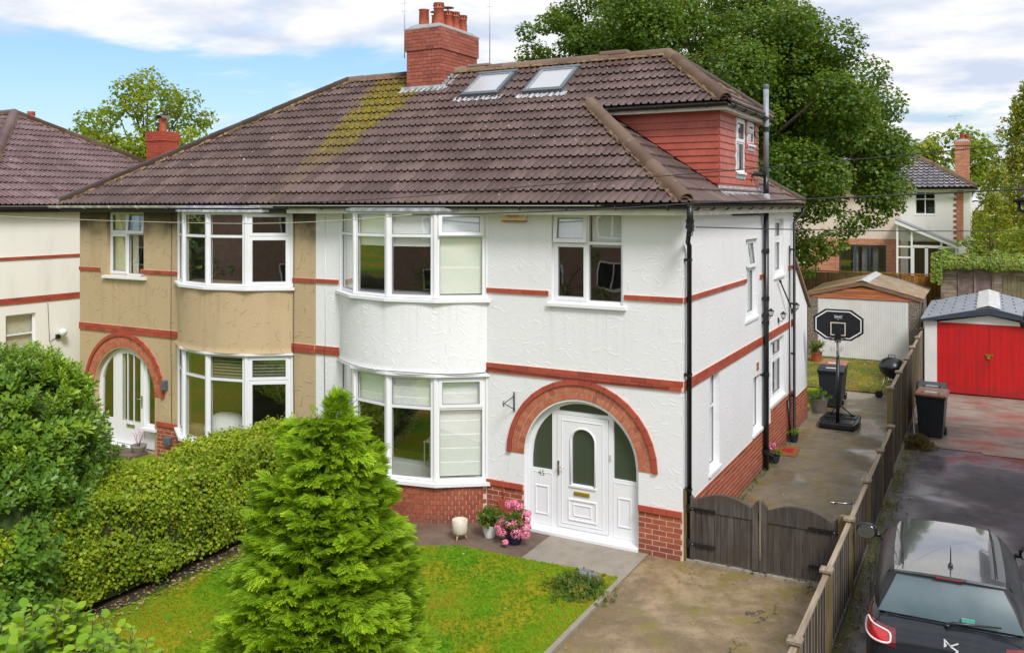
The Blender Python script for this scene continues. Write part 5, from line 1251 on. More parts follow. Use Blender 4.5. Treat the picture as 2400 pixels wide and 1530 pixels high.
gt = MB(); gt.prism([(-1.72, 2.17), (2.08, 2.17), (2.08, 2.22), (.18, 2.62), (-1.72, 2.26)], gy0 + .01, gy0 + .05, axis=1); gt.build('gable', M['fence_orange'], GA)
items_g = []; GBk = unit_box('gable_board', wood_mat('orange_gable_board', (.40, .12, .05), (.62, .24, .12), grain_axis=0))
for k in range(4):
    z = 2.18 + k * .09; hw = max(.2, (2.66 - z) / .45 * 1.75 - .12)
    o = link(bpy.data.objects.new('gable_board', GBk)); o.parent = GA; o.matrix_basis = Matrix.Translation(Vector((.18, gy0 - .002, z + .042)) - wo(GA)) @ Matrix.Diagonal((min(3.5, hw * 2), .025, .08, 1))
for s in (-1, 1):
    xe = gx0 - .12 if s < 0 else gx1 + .14; ze = 2.20 if s < 0 else 2.16
    p = MB(); p.prism([(xe, ze), (xe, ze + .12), (.18, 2.80), (.18, 2.68)], gy0 - .05, gy0 - .02, axis=1); p.build('bargeboard', M['bargeboard'], GA, fix=True)
    p = MB(); n = 46; vs = []; fs = []
    for i in range(n + 1):
        x = .18 + (xe - .18) * 1.0 * i / n; z = 2.82 + (ze + .13 - 2.82) * i / n
        vs += [(x, gy0 - .06, z), (x, gy1 + .15, z + .02)]
    for i in range(n): fs.append((2 * i, 2 * i + 1, 2 * i + 3, 2 * i + 2))
    p.add(vs, fs); vs2 = []; 
    # corrugation follows the slope: raised ribs
    for j in range(28):
        y = gy0 - .05 + (gy1 - gy0 + .2) * j / 28; 
        if s > 0: p.add([(.18, y, 2.835), (xe, y, ze + .145), (xe, y + .05, ze + .145), (.18, y + .05, 2.835), (.18, y + .025, 2.86), (xe, y + .025, ze + .17)], [(0, 1, 5, 4), (4, 5, 2, 3)])
    qn = NB('garage_roof_sheet'); lv = qn.noise(5, 6, .75); 
    base = qn.mix(qn.ramp(qn.noise(1.5, 4), .4, .6), (.24, .205, .185), (.33, .295, .27)); am = .44 if s < 0 else .53
    sheet_m = qn.out(qn.mix(qn.ramp(lv, am - .05, am + .05), base, (.34, .20, .05)), .85, qn.bump(lv, .6, .02))
    p.build('roof_sheet', sheet_m, GA)
p = MB(); p.prism([(-.04, 2.80), (.18, 2.86), (.40, 2.80), (.18, 2.90)], gy0 - .06, gy1 + .15, axis=1); p.build('ridge_capping', M['cap_white'], GA)
p = MB(); p.tube([(gx1 + .1, gy0 + .1, 2.15), (gx1 + .05, gy0 + .1, .1)], .035, 8); p.build('downpipe', M['black'], GA)

# ------------------------------------------------------------------ red garage
GR = thing('garage', 'garage with bright red double doors and grey roof at the end of the drive', 'garage', (4.2, 18, 0))
rx0, rx1, ry0, ry1, ra = 2.50, 5.95, 15.6, 21.0, 4.18
MB().box((rx0, ry0, -.05), (2.83, ry0 + .1, 2.12)).build('corner_post', M['paint_white'], GR); MB().box((5.55, ry0, -.05), (rx1, ry0 + .1, 2.12)).build('corner_post', M['paint_white'], GR)
MB().box((rx0, ry0 + .1, -.05), (rx0 + .06, ry1, 2.12)).build('side_wall', M['black'], GR); MB().box((rx1 - .06, ry0 + .1, -.05), (rx1, ry1, 2.12)).build('side_wall', M['black'], GR); MB().box((rx0, ry1 - .05, -.05), (rx1, ry1, 2.3)).build('side_wall', M['black'], GR)
RB = unit_box('board', M['paint_red'])
for x0, x1 in ((2.835, 4.19), (4.195, 5.545)):
    dr = MB().box((x0 + .05, ry0 + .06, .2), (x1 - .05, ry0 + .09, .3)).build('garage_door', M['paint_red'], GR); MB().box((x0, ry0 + .055, .03), (x1, ry0 + .06, 2.1)).build('door_skin', M['paint_red'], dr)
    n = 9
    for i in range(n):
        a = x0 + (x1 - x0) * i / n; o = link(bpy.data.objects.new('board', RB)); o.parent = dr
        o.matrix_basis = Matrix.Translation(Vector((a + (x1 - x0) / n / 2, ry0 + .045 + random.uniform(-.001, .001), 1.07)) - wo(dr)) @ Matrix.Diagonal(((x1 - x0) / n - .003, .022, 2.08, 1))
    for z in (.35, 1.05, 1.8):
        s = x0 if x0 < 3 else x1 - .55; MB().box((s, ry0 + .026, z - .02), (s + .55, ry0 + .036, z + .02)).build('strap_hinge', M['paint_red'], dr)
p = MB(); p.box((4.10, ry0 + .01, 1.18), (4.30, ry0 + .035, 1.24)); p.box((4.14, ry0 - .01, 1.10), (4.22, ry0 + .02, 1.2)); p.build('padlock_hasp', M['brass'], dr)
MB().prism([(2.83, 2.10), (5.55, 2.10), (ra, 2.36)], ry0 + .02, ry0 + .06, axis=1).build('gable', M['paint_white'], GR)
M['slate_sheet'] = simple('grey_steel_roof_sheet', (.23, .25, .29), .38, var=.12, scale=3)
M['blue_trim'] = simple('dark_blue_grey_bargeboard', (.045, .06, .085), .4)
for s in (-1, 1):
    xe = rx0 - .1 if s < 0 else rx1 + .1
    p = MB(); p.prism([(xe, 2.17), (xe, 2.10), (ra, 2.40), (ra, 2.60)], ry0 - .14, ry0 - .10, axis=1); p.build('bargeboard', M['blue_trim'], GR, fix=True)
    p = MB(); p.add([(xe, ry0 - .15, 2.19), (ra, ry0 - .15, 2.62), (ra, ry1 + .1, 2.62), (xe, ry1 + .1, 2.19), (xe, ry0 - .15, 2.17), (ra, ry0 - .15, 2.60), (ra, ry1 + .1, 2.60), (xe, ry1 + .1, 2.17)], [(0, 1, 2, 3), (4, 5, 6, 7), (0, 1, 5, 4), (0, 3, 7, 4)])
    for j in range(22):
        y = ry0 + (ry1 - ry0) * j / 22; p.add([(xe, y, 2.19), (ra, y, 2.62), (ra, y + .04, 2.62), (xe, y + .04, 2.19), (xe, y + .02, 2.205), (ra, y + .02, 2.635)], [(0, 1, 5, 4), (4, 5, 2, 3)])
    p.build('roof_sheet', M['slate_sheet'], GR)
    p = MB()
    for i in range(5):
        for j in range(6): x = ra + (xe - ra) * (.2 + .17 * i); y = ry0 + .3 + j * 1.0; z = 2.62 + (2.19 - 2.62) * (.2 + .17 * i); p.box((x - .02, y - .02, z), (x + .02, y + .02, z + .035))
    p.build('roof_screws', M['black'], GR)
p = MB(); n = 26; vs = []; fs = []
for i in range(n + 1):
    y = ry0 - .16 + (ry1 - ry0 + .3) * i / n; e = .02 * (i % 2)
    vs += [(ra - .30 - e, y, 2.575), (ra, y, 2.665), (ra + .30 + e, y, 2.575)]
for i in range(n): fs += [(3 * i, 3 * i + 1, 3 * i + 4, 3 * i + 3), (3 * i + 1, 3 * i + 2, 3 * i + 5, 3 * i + 4)]
p.add(vs, fs); p.build('ridge_capping', M['cap_white'], GR)
p = MB(); p.lathe([(.1, .17), (.03, .22), (0, .23)], (5.02, 14.6, 2.18), 6, smooth=False); p.tube([(5.02, 14.6, 2.4), (5.02, 14.6, 2.62), (5.4, 14.6, 2.7)], .015, 6); p.lathe([(.06, 0), (.1, .17), (.0, -.02)], (5.02, 14.6, 2.18), 6, smooth=False)
tag(p.build('wall_lantern', M['black_iron'], None), 'black lantern hanging at the right edge in front of the red doors', 'wall lamp')

# ------------------------------------------------------------------ rear fence and shed
RF = thing('rear_fence', 'brown stained wooden fence running behind the two garages', 'fence', (-1, 26, 0))
FBo = unit_box('board', M['fence_orange']); FBb = unit_box('board', M['fence_brown'])
MB().box((-6.5, 26.03, 2.3), (2.55, 26.07, 2.4)).build('rail', M['fence_brown'], RF); MB().box((-6.5, 26.03, .4), (2.55, 26.07, .5)).build('rail', M['fence_brown'], RF); MB().box((-6.5, 25.97, 2.72), (2.6, 26.06, 2.77)).build('capping_rail', M['fence_orange'], RF)
for i in range(60):
    x = -6.45 + i * .15; o = link(bpy.data.objects.new('board', FBb if x < .9 else FBo)); o.parent = RF
    o.matrix_basis = Matrix.Translation(Vector((x + .075, 26 + random.uniform(-.006, .006), 1.36)) - wo(RF)) @ Matrix.Diagonal((.144, .02, 2.68 + random.uniform(-.01, .01), 1))
for i in range(6): MB().box((-6.3 + i * 1.8, 26.02, -.1), (-6.2 + i * 1.8, 26.1, 2.78)).build('post', M['fence_brown'], RF)
SH = thing('garden_shed', 'old weathered plank shed overgrown with ivy on its flat roof', 'shed', (5, 25, 0))
SB = unit_box('plank', M['shed_wood'])
sx0, sx1, sy = 2.56, 7.2, 24.0
MB().box((sx0, sy + .03, -.1), (sx1, sy + 2.6, 3.3)).build('shed_body', M['deck'], SH)
for r_ in range(28):
    z = r_ * .118
    for (a, b) in ((sx0, 3.12), (4.33, 4.62), (5.55, sx1)) if 2.15 <= z + .1 < 3.02 else ((sx0, sx1),):
        if a >= 4.3 and z > 2.15 and z < 3.0 and False: continue
        o = link(bpy.data.objects.new('plank', SB)); o.parent = SH
        o.matrix_basis = Matrix.Translation(Vector(((a + b) / 2, sy + .012, z + .06)) - wo(SH)) @ Matrix.Rotation(-.06, 4, 'X') @ Matrix.Diagonal((b - a, .018, .118, 1))
for x in (3.17, 3.76):
    w = MB().box((x, sy + .005, 2.20), (x + .53, sy + .03, 2.98)).build('window_board', simple('purple_grey_board', (.20, .135, .13), .7, var=.3, scale=5), SH)
    p = MB()
    for q in ((x - .03, 2.15, x + .01, 3.03), (x + .52, 2.15, x + .56, 3.03), (x, 2.15, x + .53, 2.2), (x, 2.98, x + .53, 3.03)): p.box((q[0], sy - .03, q[1]), (q[2], sy + .0, q[3]))
    p.build('window_frame', M['shed_wood'], w)
DB = unit_box('door_plank', wood_mat('shed_door_planks', (.20, .15, .10), (.34, .28, .18), moss=(.15, .15, .06)))
for i in range(6): o = link(bpy.data.objects.new('door_plank', DB)); o.parent = SH; o.matrix_basis = Matrix.Translation(Vector((4.70 + i * .152, sy - .005, 2.0)) - wo(SH)) @ Matrix.Diagonal((.146, .02, 1.9, 1))
p = MB().box((5.2, sy - .03, 2.78), (5.62, sy - .015, 2.81)); p.build('strap_hinge', M['black_iron'], SH)
p = MB().box((sx0 - .1, sy - .12, 3.30), (sx1 + .1, sy + 2.7, 3.42)); p.build('shed_roof', M['shed_wood'], SH)

# ------------------------------------------------------------------ rear brick house
HR = thing('detached_house', 'brick and pale rendered house with conservatory beyond the garages, half hidden by the big tree', 'house', (-2, 50, 0))
hy = 47.0; hx0, hx1 = -9.0, 3.15; TH = frame((0, hy, 0), (1, 0, 0), (0, -1, 0))
cut_sheet('brick_wall', rect(hx0, -.1, -.72, 3.42), [rect(-7.6, 1.75, -6.25, 3.05), rect(-4.42, .9, -1.58, 3.02)], TH, .3, M['bw_x'], HR)
cut_sheet('wall', rect(-.72, -.1, hx1, 6.62), [rect(.10, 5.0, 1.25, 6.42), rect(-.3, .9, 1.9, 3.3)], TH, .3, M['render_far'], HR)
cut_sheet('wall', rect(hx0, 3.42, -.72, 6.62), [], TH, .3, M['render_pink'], HR)
MB().box((hx1 - .3, hy + .3, -.1), (hx1, 54, 6.62)).build('wall', M['render_far'], HR); MB().box((hx0, hy + .3, -.1), (hx0 + .3, 54, 6.62)).build('wall', M['bw_y'], HR)
MB().box((hx0, hy + 3, .0), (hx1, hy + 3.1, 6.5)).build('interior_wall', M['interior'], HR)
window(HR, frame((.10, hy + .06, 5.0), (1, 0, 0), (0, -1, 0)), 1.15, 1.42, [(0, .57, [(0, .95, 'fix'), (.95, 1.42, 'fix')]), (.57, 1.15, [(0, .95, 'fix'), (.95, 1.42, 'fix')])], sill=(.05, .08, .06))
window(HR, frame((-7.6, hy + .06, 1.75), (1, 0, 0), (0, -1, 0)), 1.35, 1.3, [(0, .68, [(0, 1.3, 'fix')]), (.68, 1.35, [(0, 1.3, 'fix')])], sill=(.05, .08, .06))
p = MB(); b = p.box
for q in ((-4.42, .9, -1.58, 1.0), (-4.42, 2.9, -1.58, 3.02), (-4.42, 1, -4.33, 2.9), (-1.67, 1, -1.58, 2.9), (-3.5, 1, -3.36, 2.9), (-2.62, 1, -2.5, 2.9)): b((q[0], hy + .04, q[1]), (q[2], hy + .12, q[3]))
bf = p.build('folding_doors', M['blue_trim'], HR)
for a, c in ((-4.33, -3.5), (-3.36, -2.62), (-2.5, -1.67)): MB().box((a, hy + .07, 1), (c, hy + .08, 2.9)).build('pane', M['glass'], bf)
for x in (-3.6, -3.05, -2.4): MB().box((x, hy + .3, 1), (x + .32, hy + .33, 2.9)).build('curtain', M['pipe_grey'], HR)
qb = []
p = MB().box((2.42, hy - .03, 3.4), (2.79, hy - .001, 6.5)); p.build('brick_quoin', M['bw_x'], HR)
QB = unit_box('brick', M['brick'])
for k in range(9):
    o = link(bpy.data.objects.new('brick', QB)); o.parent = HR; o.matrix_basis = Matrix.Translation(Vector((2.34, hy - .018, 3.55 + k * .34)) - wo(HR)) @ Matrix.Diagonal((.18, .03, .16, 1))
ha = (-.75, 50.5, 9.15); rr_ = deck(HR, [[(hx0 - .4, hy - .4, 6.62), (hx1 + .4, hy - .4, 6.62), ha, (-6, 50.5, 9.15)], [(hx1 + .4, hy - .4, 6.62), (hx1 + .4, 54.4, 6.62), ha], [(hx0 - .4, 54.4, 6.62), (-6, 50.5, 9.15), ha, (hx1 + .4, 54.4, 6.62)], [(hx0 - .4, hy - .4, 6.62), (-6, 50.5, 9.15), (hx0 - .4, 54.4, 6.62)]])
kk = (9.15 - 6.62) / 3.9; lk = math.hypot(1, kk); Gk = 3.9 * lk / 13; TMG = tile_mesh('roof_tile', M['tile_grey'], rolls=1, G=Gk, hs=2.0); ig = []
lay_tiles(ig, rr_, TMG, (hx0 - .4, hy - .4, 6.64), (1, 0, 0), (0, 1 / lk, kk / lk), 44, 13, G=Gk, clips=[((hx1 + .4, hy - .4, 0), Vector((3.9, 4.3, 0)).normalized())])
pieces('roof_tile', [i for i in ig if i[1].translation.x > -2.4] , 250); pieces('roof_tile', [i for i in ig if i[1].translation.x <= -2.4], 0)
ridge_run(rr_, (hx1 + .4, hy - .4, 6.68), (ha[0], ha[1], ha[2] + .05), r=.16, L=.5); ridge_run(rr_, (-6, 50.5, 9.2), (ha[0], ha[1], ha[2] + .05), r=.13, L=.5)
bb(HR, 'fascia', 'fascia_white', (hx0 - .3, hy - .38, 6.48), (hx1 + .35, hy - .34, 6.6)); bb(HR, 'soffit', 'fascia_white', (hx0 - .3, hy - .34, 6.5), (hx1 + .3, hy, 6.53))
gutter(HR, (hx1 + .45, hy - .45, 6.62), (hx0 - .4, hy - .45, 6.62), 'black', r=.07)
ch = MB().box((2.30, 47.9, 6.4), (3.10, 48.8, 9.55)).build('chimney', M['bw_x'], HR); MB().box((2.24, 47.84, 9.3), (3.16, 48.86, 9.5)).build('chimney_cap', M['bw_x'], ch)
pot(ch, 2.7, 48.3, 9.6, .5, .16, .13); pot(ch, 2.95, 48.5, 9.6, .4, .14, .12); MB().lathe([(.45, 0), (.25, .15), (.1, .18)], (2.7, 48.35, 9.55), 8).build('cement_flaunching', M['cement'], ch)
p = MB(); p.box((1.98, hy - .12, 6.05), (2.28, hy, 6.35)); tag(p.build('alarm_box', M['paint_white'], None), 'white alarm box high on the rear house beside its upper window', 'alarm box')
p = MB(); p.tube([(2.35, 48.3, 9.2), (2.3, 48.3, 11.2)], .02, 5); p.tube([(1.9, 48.3, 11.15), (2.7, 48.3, 11.2)], .012, 4); 
for k in range(5): p.tube([(1.95 + .17 * k, 48.1, 11.17), (1.95 + .17 * k, 48.5, 11.17)], .008, 4)
tag(p.build('television_aerial', M['aerial'], None), 'spindly aerial beside the chimney of the rear brick house', 'aerial')
# conservatory
CN = thing('conservatory', 'white framed lean-to conservatory against the rear brick house', 'conservatory', (.9, 46, 0))
cy = 44.8; p = MB(); W_ = .11
cz = lambda x: 4.55 - (x + .8) * (1.42 / 3.3)
for x in (-.8, .0, 1.62, 2.42): p.box((x, cy, .8), (x + W_, cy + .1, cz(x) - .1))
for z in (1.0, 2.35, 3.0): p.box((-.8, cy + .01, z), (.0, cy + .09, z + .1))
p.box((.0, cy + .01, 3.0), (2.5, cy + .09, 3.12)); p.box((.11, cy + .0, 3.05), (1.62, cy + .08, 3.16))
for x in (.11, .78, .86, 1.52): p.box((x, cy + .01, .8), (x + .09, cy + .09, 3.05))
p.build('conservatory_frame', M['upvc'], CN)
p = MB(); p.prism([(-.85, 4.45), (2.65, 2.95), (2.65, 3.12), (-.85, 4.68)], cy - .15, cy - .05, axis=1); p.build('roof_fascia', M['upvc'], CN, fix=True)
p = MB(); p.prism([(-.85, 4.68), (2.65, 3.12), (2.65, 3.17), (-.85, 4.74)], cy - .17, hy - .0, axis=1); p.build('conservatory_roof', M['slate_sheet'], CN, fix=True)
for a, b, z0, z1 in ((-.7, .0, 1.1, 4.3), (.11, .8, .8, 3.05), (.9, 1.55, .8, 3.05), (.11, 1.62, 3.16, 3.75), (1.73, 2.42, 1.0, 3.0)): MB().box((a, cy + .045, z0), (b, cy + .05, z1)).build('pane', M['glass'], CN)
MB().box((2.5, cy, .8), (2.6, hy, 3.0)).build('end_wall', M['upvc'], CN); p = MB(); p.tube([(2.62, cy - .1, 3.0), (2.7, cy - .1, 2.85), (2.7, cy - .1, 1)], .05, 6); p.build('downpipe', M['upvc'], CN)
MB().box((-.8, cy + .1, .7), (2.5, hy, .85)).build('conservatory_floor', M['path'], CN)
MB().box((-8.5, 43, .0), (3.5, 47, .7)).build('rear_patio', M['path'], None, kind='structure')

# ------------------------------------------------------------------ overhead cables
def cable(pts, r, mat, lab, sag=0., name='overhead_cable'):
    p = MB(); out = []
    for i in range(len(pts) - 1):
        a, b = Vector(pts[i]), Vector(pts[i + 1])
        for k in range(12): t = k / 12; q = a.lerp(b, t); q.z -= sag * 4 * t * (1 - t); out.append(q)
    out.append(Vector(pts[-1])); p.tube(out, r, 6); return tag(p.build(name, M[mat], None), lab, 'cable', 'overhead cables')
cable([(8.2, -.75, 5.98), (.35, -.62, 5.585), (-4.5, -.9, 5.40)], .012, 'cable', 'thicker dark cable reaching the gutter corner from the right edge', .04)
cable([(-4.5, -.9, 5.40), (-9.0, -.9, 5.20), (-20.5, -.75, 5.42)], .008, 'cable_pale', 'thin pale cable crossing the beige house just below its eaves', .05)
cable([(8.2, -.75, 6.62), (-2.5, -.6, 5.86), (-8.15, -.46, 5.60)], .008, 'cable', 'thin cable sloping over the roof tiles down to the middle of the eaves', .05)
cable([(.35, -.45, 5.23), (4.6, 9.6, 4.98), (7.5, 16.5, 4.9)], .010, 'cable', 'lowest thin cable running from the wall corner to the right edge', .03)
p = MB(); p.box((.22, -.47, 5.16), (.30, -.39, 5.28)); p.tube([(.26 + .035 * math.cos(a), -.45, 5.13 + .035 * math.sin(a)) for a in [k * PI / 5 for k in range(11)]], .008, 5); tag(p.build('cable_anchor', M['black_iron'], None), 'black cable anchor ring hanging below the gutter corner', 'anchor')
# ------------------------------------------------------------------ basketball stand
BK = thing('basketball_stand', 'black portable basketball hoop with octagonal backboard on the side path', 'basketball hoop', (.88, 10.1, 0))
p = MB(); z0 = .0
p.prism([(.47, 9.55), (1.29, 9.55), (1.36, 10.0), (1.30, 10.85), (.46, 10.85), (.40, 10.0)], .02, .16, axis=2)
base = p.build('water_base', M['black'], BK, bevel=.03)
p = MB()
for (a, b, c, d) in ((.5, 9.6, .84, 10.0), (.92, 9.6, 1.26, 10.0), (.5, 10.2, .8, 10.75), (.96, 10.2, 1.26, 10.75)): p.box((a, b, .155), (c, d, .185))
p.build('base_rib', M['black'], base, bevel=.02)
p = MB(); p.tube([(.88, 9.75, .15), (.88, 9.80, 1.75)], .045, 12); p.build('lower_pole', M['black_iron'], BK)
q = NB('chipped_pole_paint'); chipped = q.out(q.mix(q.ramp(q.noise(22, 3), .47, .53), (.02, .02, .02), (.5, .5, .5)), .5)
p = MB(); p.tube([(.88, 9.80, 1.75), (.88, 9.83, 2.3)], .036, 12); p.build('upper_pole', chipped, BK)
p = MB(); p.tube([(.60, 10.5, .17), (.88, 9.78, .62)], .014, 6); p.tube([(1.16, 10.5, .17), (.88, 9.78, .62)], .014, 6); p.tube([(.55, 10.5, .19), (1.2, 10.5, .19)], .02, 6); p.build('brace', M['black_iron'], BK)
TB = frame((.88, 9.86, 2.57), (1, 0, 0), (0, -1, 0))
def octo(w, h, cx_, cz_, rr=.02): return [(-w, -h + cz_), (-w + cx_, -h), (w - cx_, -h), (w, -h + cz_), (w, h - cz_), (w - cx_, h), (-w + cx_, h), (-w, h - cz_)]
board = cut_sheet('backboard', octo(.59, .385, .28, .2), [], TB, .03, M['black'], BK)
T2 = frame((.88, 9.857, 2.57), (1, 0, 0), (0, -1, 0))
cut_sheet('border_stripe', octo(.545, .345, .265, .185), [octo(.52, .32, .255, .175)], T2, .002, M['upvc'], board)
cut_sheet('target_square', rect(-.185, -.27, .175, .06), [rect(-.16, -.245, .15, .035)], T2, .002, M['glaze_cream'], board)
lg_ = [(-.10, .245), (-.085, .165), (-.10, .155), (-.09, .15), (0, .172), (.09, .15), (.10, .155), (.085, .165), (.10, .245), (.07, .235), (0, .222), (-.07, .235)]
cut_sheet('logo', lg_, [], T2, .002, M['pipe_grey'], board)
text_mesh('EVERLAST', .034, Matrix.Translation((.88, 9.853, 2.57 + .198)) @ RX, M['upvc'], board, 'lettering', space=1.0)
cut_sheet('logo', [(-.035, .145), (0, .128), (.035, .145), (0, .14)], [], T2, .002, M['upvc'], board)
p = MB(); c = Vector((.88, 9.54, 2.26)); p.tube([c + Vector((.225 * math.cos(a), .225 * math.sin(a), 0)) for a in [2 * PI * k / 24 for k in range(25)]], .011, 6); p.box((.81, 9.74, 2.14), (.95, 9.85, 2.33)); p.tube([(.83, 9.78, 2.26), (.80, 9.74, 2.26)], .01, 4); hoop = p.build('rim', M['black_iron'], BK)
p = MB()
for k in range(12):
    a = 2 * PI * k / 12; b = a + PI / 12
    for s in (1, -1):
        p.tube([c + Vector((.225 * math.cos(a), .225 * math.sin(a), 0)), c + Vector((.17 * math.cos(a + s * .26), .17 * math.sin(a + s * .26), -.15)), c + Vector((.12 * math.cos(a + s * .52), .12 * math.sin(a + s * .52), -.32))], .0025, 3)
p.build('net', M['upvc'], hoop)
# ------------------------------------------------------------------ kettle barbecue
BQ = thing('kettle_barbecue', 'black kettle barbecue on two wheels standing by the fence', 'barbecue', (1.72, 14.2, 0))
cx_, cy_ = 1.72, 14.2
p = MB(); p.lathe([(0, .50), (.14, .52), (.25, .62), (.29, .74), (.295, .76)], (cx_, cy_, 0), 22); p.build('bowl', M['black'], BQ)
p = MB(); p.lathe([(.30, .765), (.29, .80), (.22, .92), (.10, .98), (0, .99)], (cx_, cy_, 0), 22); l = p.build('lid', M['black'], BQ); p = MB(); p.tube([(cx_ - .07, cy_, .97), (cx_ - .07, cy_, 1.04), (cx_ + .07, cy_, 1.04), (cx_ + .07, cy_, .97)], .012, 6); p.build('handle', M['black_iron'], l)
for a in (math.radians(215), math.radians(330), math.radians(90)):
    p = MB(); p.tube([(cx_ + .15 * math.cos(a), cy_ + .15 * math.sin(a), .56), (cx_ + .30 * math.cos(a), cy_ + .30 * math.sin(a), .06)], .014, 8); p.build('leg', M['metal'], BQ)
for a in (math.radians(215), math.radians(330)):
    x, y = cx_ + .32 * math.cos(a), cy_ + .32 * math.sin(a); p = MB(); p.tube([(x, y - .02, .09), (x, y + .03, .09)], .09, 16); p.build('wheel', M['black'], BQ)
p = MB(); p.lathe([(0, 0), (.09, .0), (.085, .12), (0, .12)], (cx_, cy_, .38), 12); p.build('ash_pot', M['metal'], BQ)
BQ.scale = (1.22, 1.22, 1.18)
# ------------------------------------------------------------------ wheelie bins
def bin_(x, y, rz, lab, lid='plastic_bin', group='wheelie bins', label=True):
    B = thing('wheelie_bin', lab, 'wheelie bin', (x, y, 0), rz, group); R = (0, 0, 0)
    p = MB(); w0, w1, d0, d1 = .255, .335, .25, .37; vs = []
    for (w, d, z) in ((w0, d0, .04), (w1 - .02, d1 - .03, .94), (w1, d1, .96), (w1, d1, 1.0)): vs += [(-w, -d, z), (w, -d, z), (w, d, z), (-w, d, z)]
    fs = [(3, 2, 1, 0)] + [(i * 4 + j, i * 4 + (j + 1) % 4, i * 4 + 4 + (j + 1) % 4, i * 4 + 4 + j) for i in range(3) for j in range(4)] + [(12, 13, 14, 15)]
    p.add(vs, fs); p.build('bin_body', M['plastic_bin'], B, root=R, bevel=.012)
    p = MB(); vs = []
    for (w, d, z) in ((.35, .39, 1.0), (.355, .395, 1.035), (.32, .35, 1.075)): vs += [(-w, -d, z), (w, -d, z), (w, d, z + (.02 if z > 1.02 else 0)), (-w, d, z + (.02 if z > 1.02 else 0))]
    p.add(vs, [(3, 2, 1, 0)] + [(i * 4 + j, i * 4 + (j + 1) % 4, i * 4 + 4 + (j + 1) % 4, i * 4 + 4 + j) for i in range(2) for j in range(4)] + [(8, 9, 10, 11)])
    p.box((-.2, -.30, 1.07), (-.16, .3, 1.10)); p.box((.16, -.30, 1.07), (.2, .3, 1.10)); p.box((-.34, .37, 1.0), (.34, .45, 1.045))
    ld = p.build('lid', M[lid], B, root=R, bevel=.01)
    if label: MB().box((-.13, -.2, 1.076), (.14, .1, 1.082)).build('paper_label', M['bin_label'], ld, root=R)
    for s in (-1, 1): p = MB(); p.tube([(s * .24, .28, .1), (s * .30, .28, .1)], .10, 14); p.build('wheel', M['black'], B, root=R)
    return B
bin_(.36, 12.25, .05, 'black wheelie bin behind the basketball stand, the nearer of two by the white wall'); bin_(.30, 13.1, .0, 'wheelie bin with brownish lid, the farther of two by the white wall', 'bin_brown')
bin_(2.98, 10.15, -.06, 'dark wheelie bin with brown lid and pale label, nearest on the tarmac drive', 'bin_brown'); bin_(2.94, 10.95, .03, 'dark wheelie bin with black lid standing behind the brown-lidded one on the tarmac drive')
# ------------------------------------------------------------------ mat
q = NB('coir_mat'); X, Y, Z = q.xyz(q.P); M['mat'] = q.out(q.mix(q.noise(70, 3), (.20, .07, .018), (.34, .13, .03)), .95, q.bump(q.noise(150, 2), .6, .01))
Tm = Matrix.Translation((.21, 7.07, .0)) @ Matrix.Rotation(.05, 4, 'Z')
mt = thing('door_mat', 'orange brown door mat with a red heart on the side path', 'mat', (.21, 7.07, 0)); p = MB(); p.T = Tm; p.box((-.22, -.42, .004), (.22, .42, .022)); p.build('mat_body', M['mat'], mt)
hp = []
for k in range(24): t = 2 * PI * k / 24; hp.append((.011 * (13 * math.cos(t) - 5 * math.cos(2 * t) - 2 * math.cos(3 * t)), .012 * 16 * math.sin(t) ** 3))
p = MB(); p.T = Tm; p.prism(hp, .022, .026, axis=2); p.build('heart', M['paint_red'], mt)
# ------------------------------------------------------------------ foliage toolkit
def leaf_mat(name, cols, rough=.5, trans=.25, spec=.4, hue_scale=1.2):
    q = NB(name); r = q.n('ShaderNodeAttribute', attribute_name='rnd').outputs['Fac']
    c = q.mix(q.ramp(r, 0, .5, smooth=False), cols[0], cols[1]); c = q.mix(q.ramp(r, .5, 1., smooth=False), c, cols[2])
    big = q.noise(hue_scale, 3); c = q.mix(q.ramp(big, .40, .62, 0, .5), c, cols[0])
    if len(cols) > 3: c = q.mix(q.ramp(q.hash(q.math('MULTIPLY', r, 77.)), .88, .96, 0, .9), c, cols[3])
    q.out(c, rough, spec=spec); q.put(q.b.inputs['Subsurface Weight'], 0.)
    t = q.n('ShaderNodeBsdfTranslucent'); q.put(t.inputs[0], q.mix(.35, c, (.35, .45, .02))); mx = q.n('ShaderNodeMixShader'); mx.inputs[0].default_value = trans
    o = [n for n in q.t.nodes if n.type == 'OUTPUT_MATERIAL'][0]; q.t.links.new(q.b.outputs[0], mx.inputs[1]); q.t.links.new(t.outputs[0], mx.inputs[2]); q.t.links.new(mx.outputs[0], o.inputs[0]); return q.m
def rotm(n, up=None, spin=None, rng=RNG):
    """N rotation matrices whose local z is n, spun about it"""
    n = n / np.linalg.norm(n, axis=1, keepdims=True); a = np.where(np.abs(n[:, 2:3]) < .95, np.array([[0, 0, 1.]]), np.array([[1., 0, 0]]))
    x = np.cross(a, n); x /= np.linalg.norm(x, axis=1, keepdims=True); y = np.cross(n, x)
    s = rng.uniform(0, 2 * PI, len(n)) if spin is None else spin; c, s = np.cos(s)[:, None], np.sin(s)[:, None]
    X = x * c + y * s; Y = -x * s + y * c; return np.stack([X, Y, n], 2)
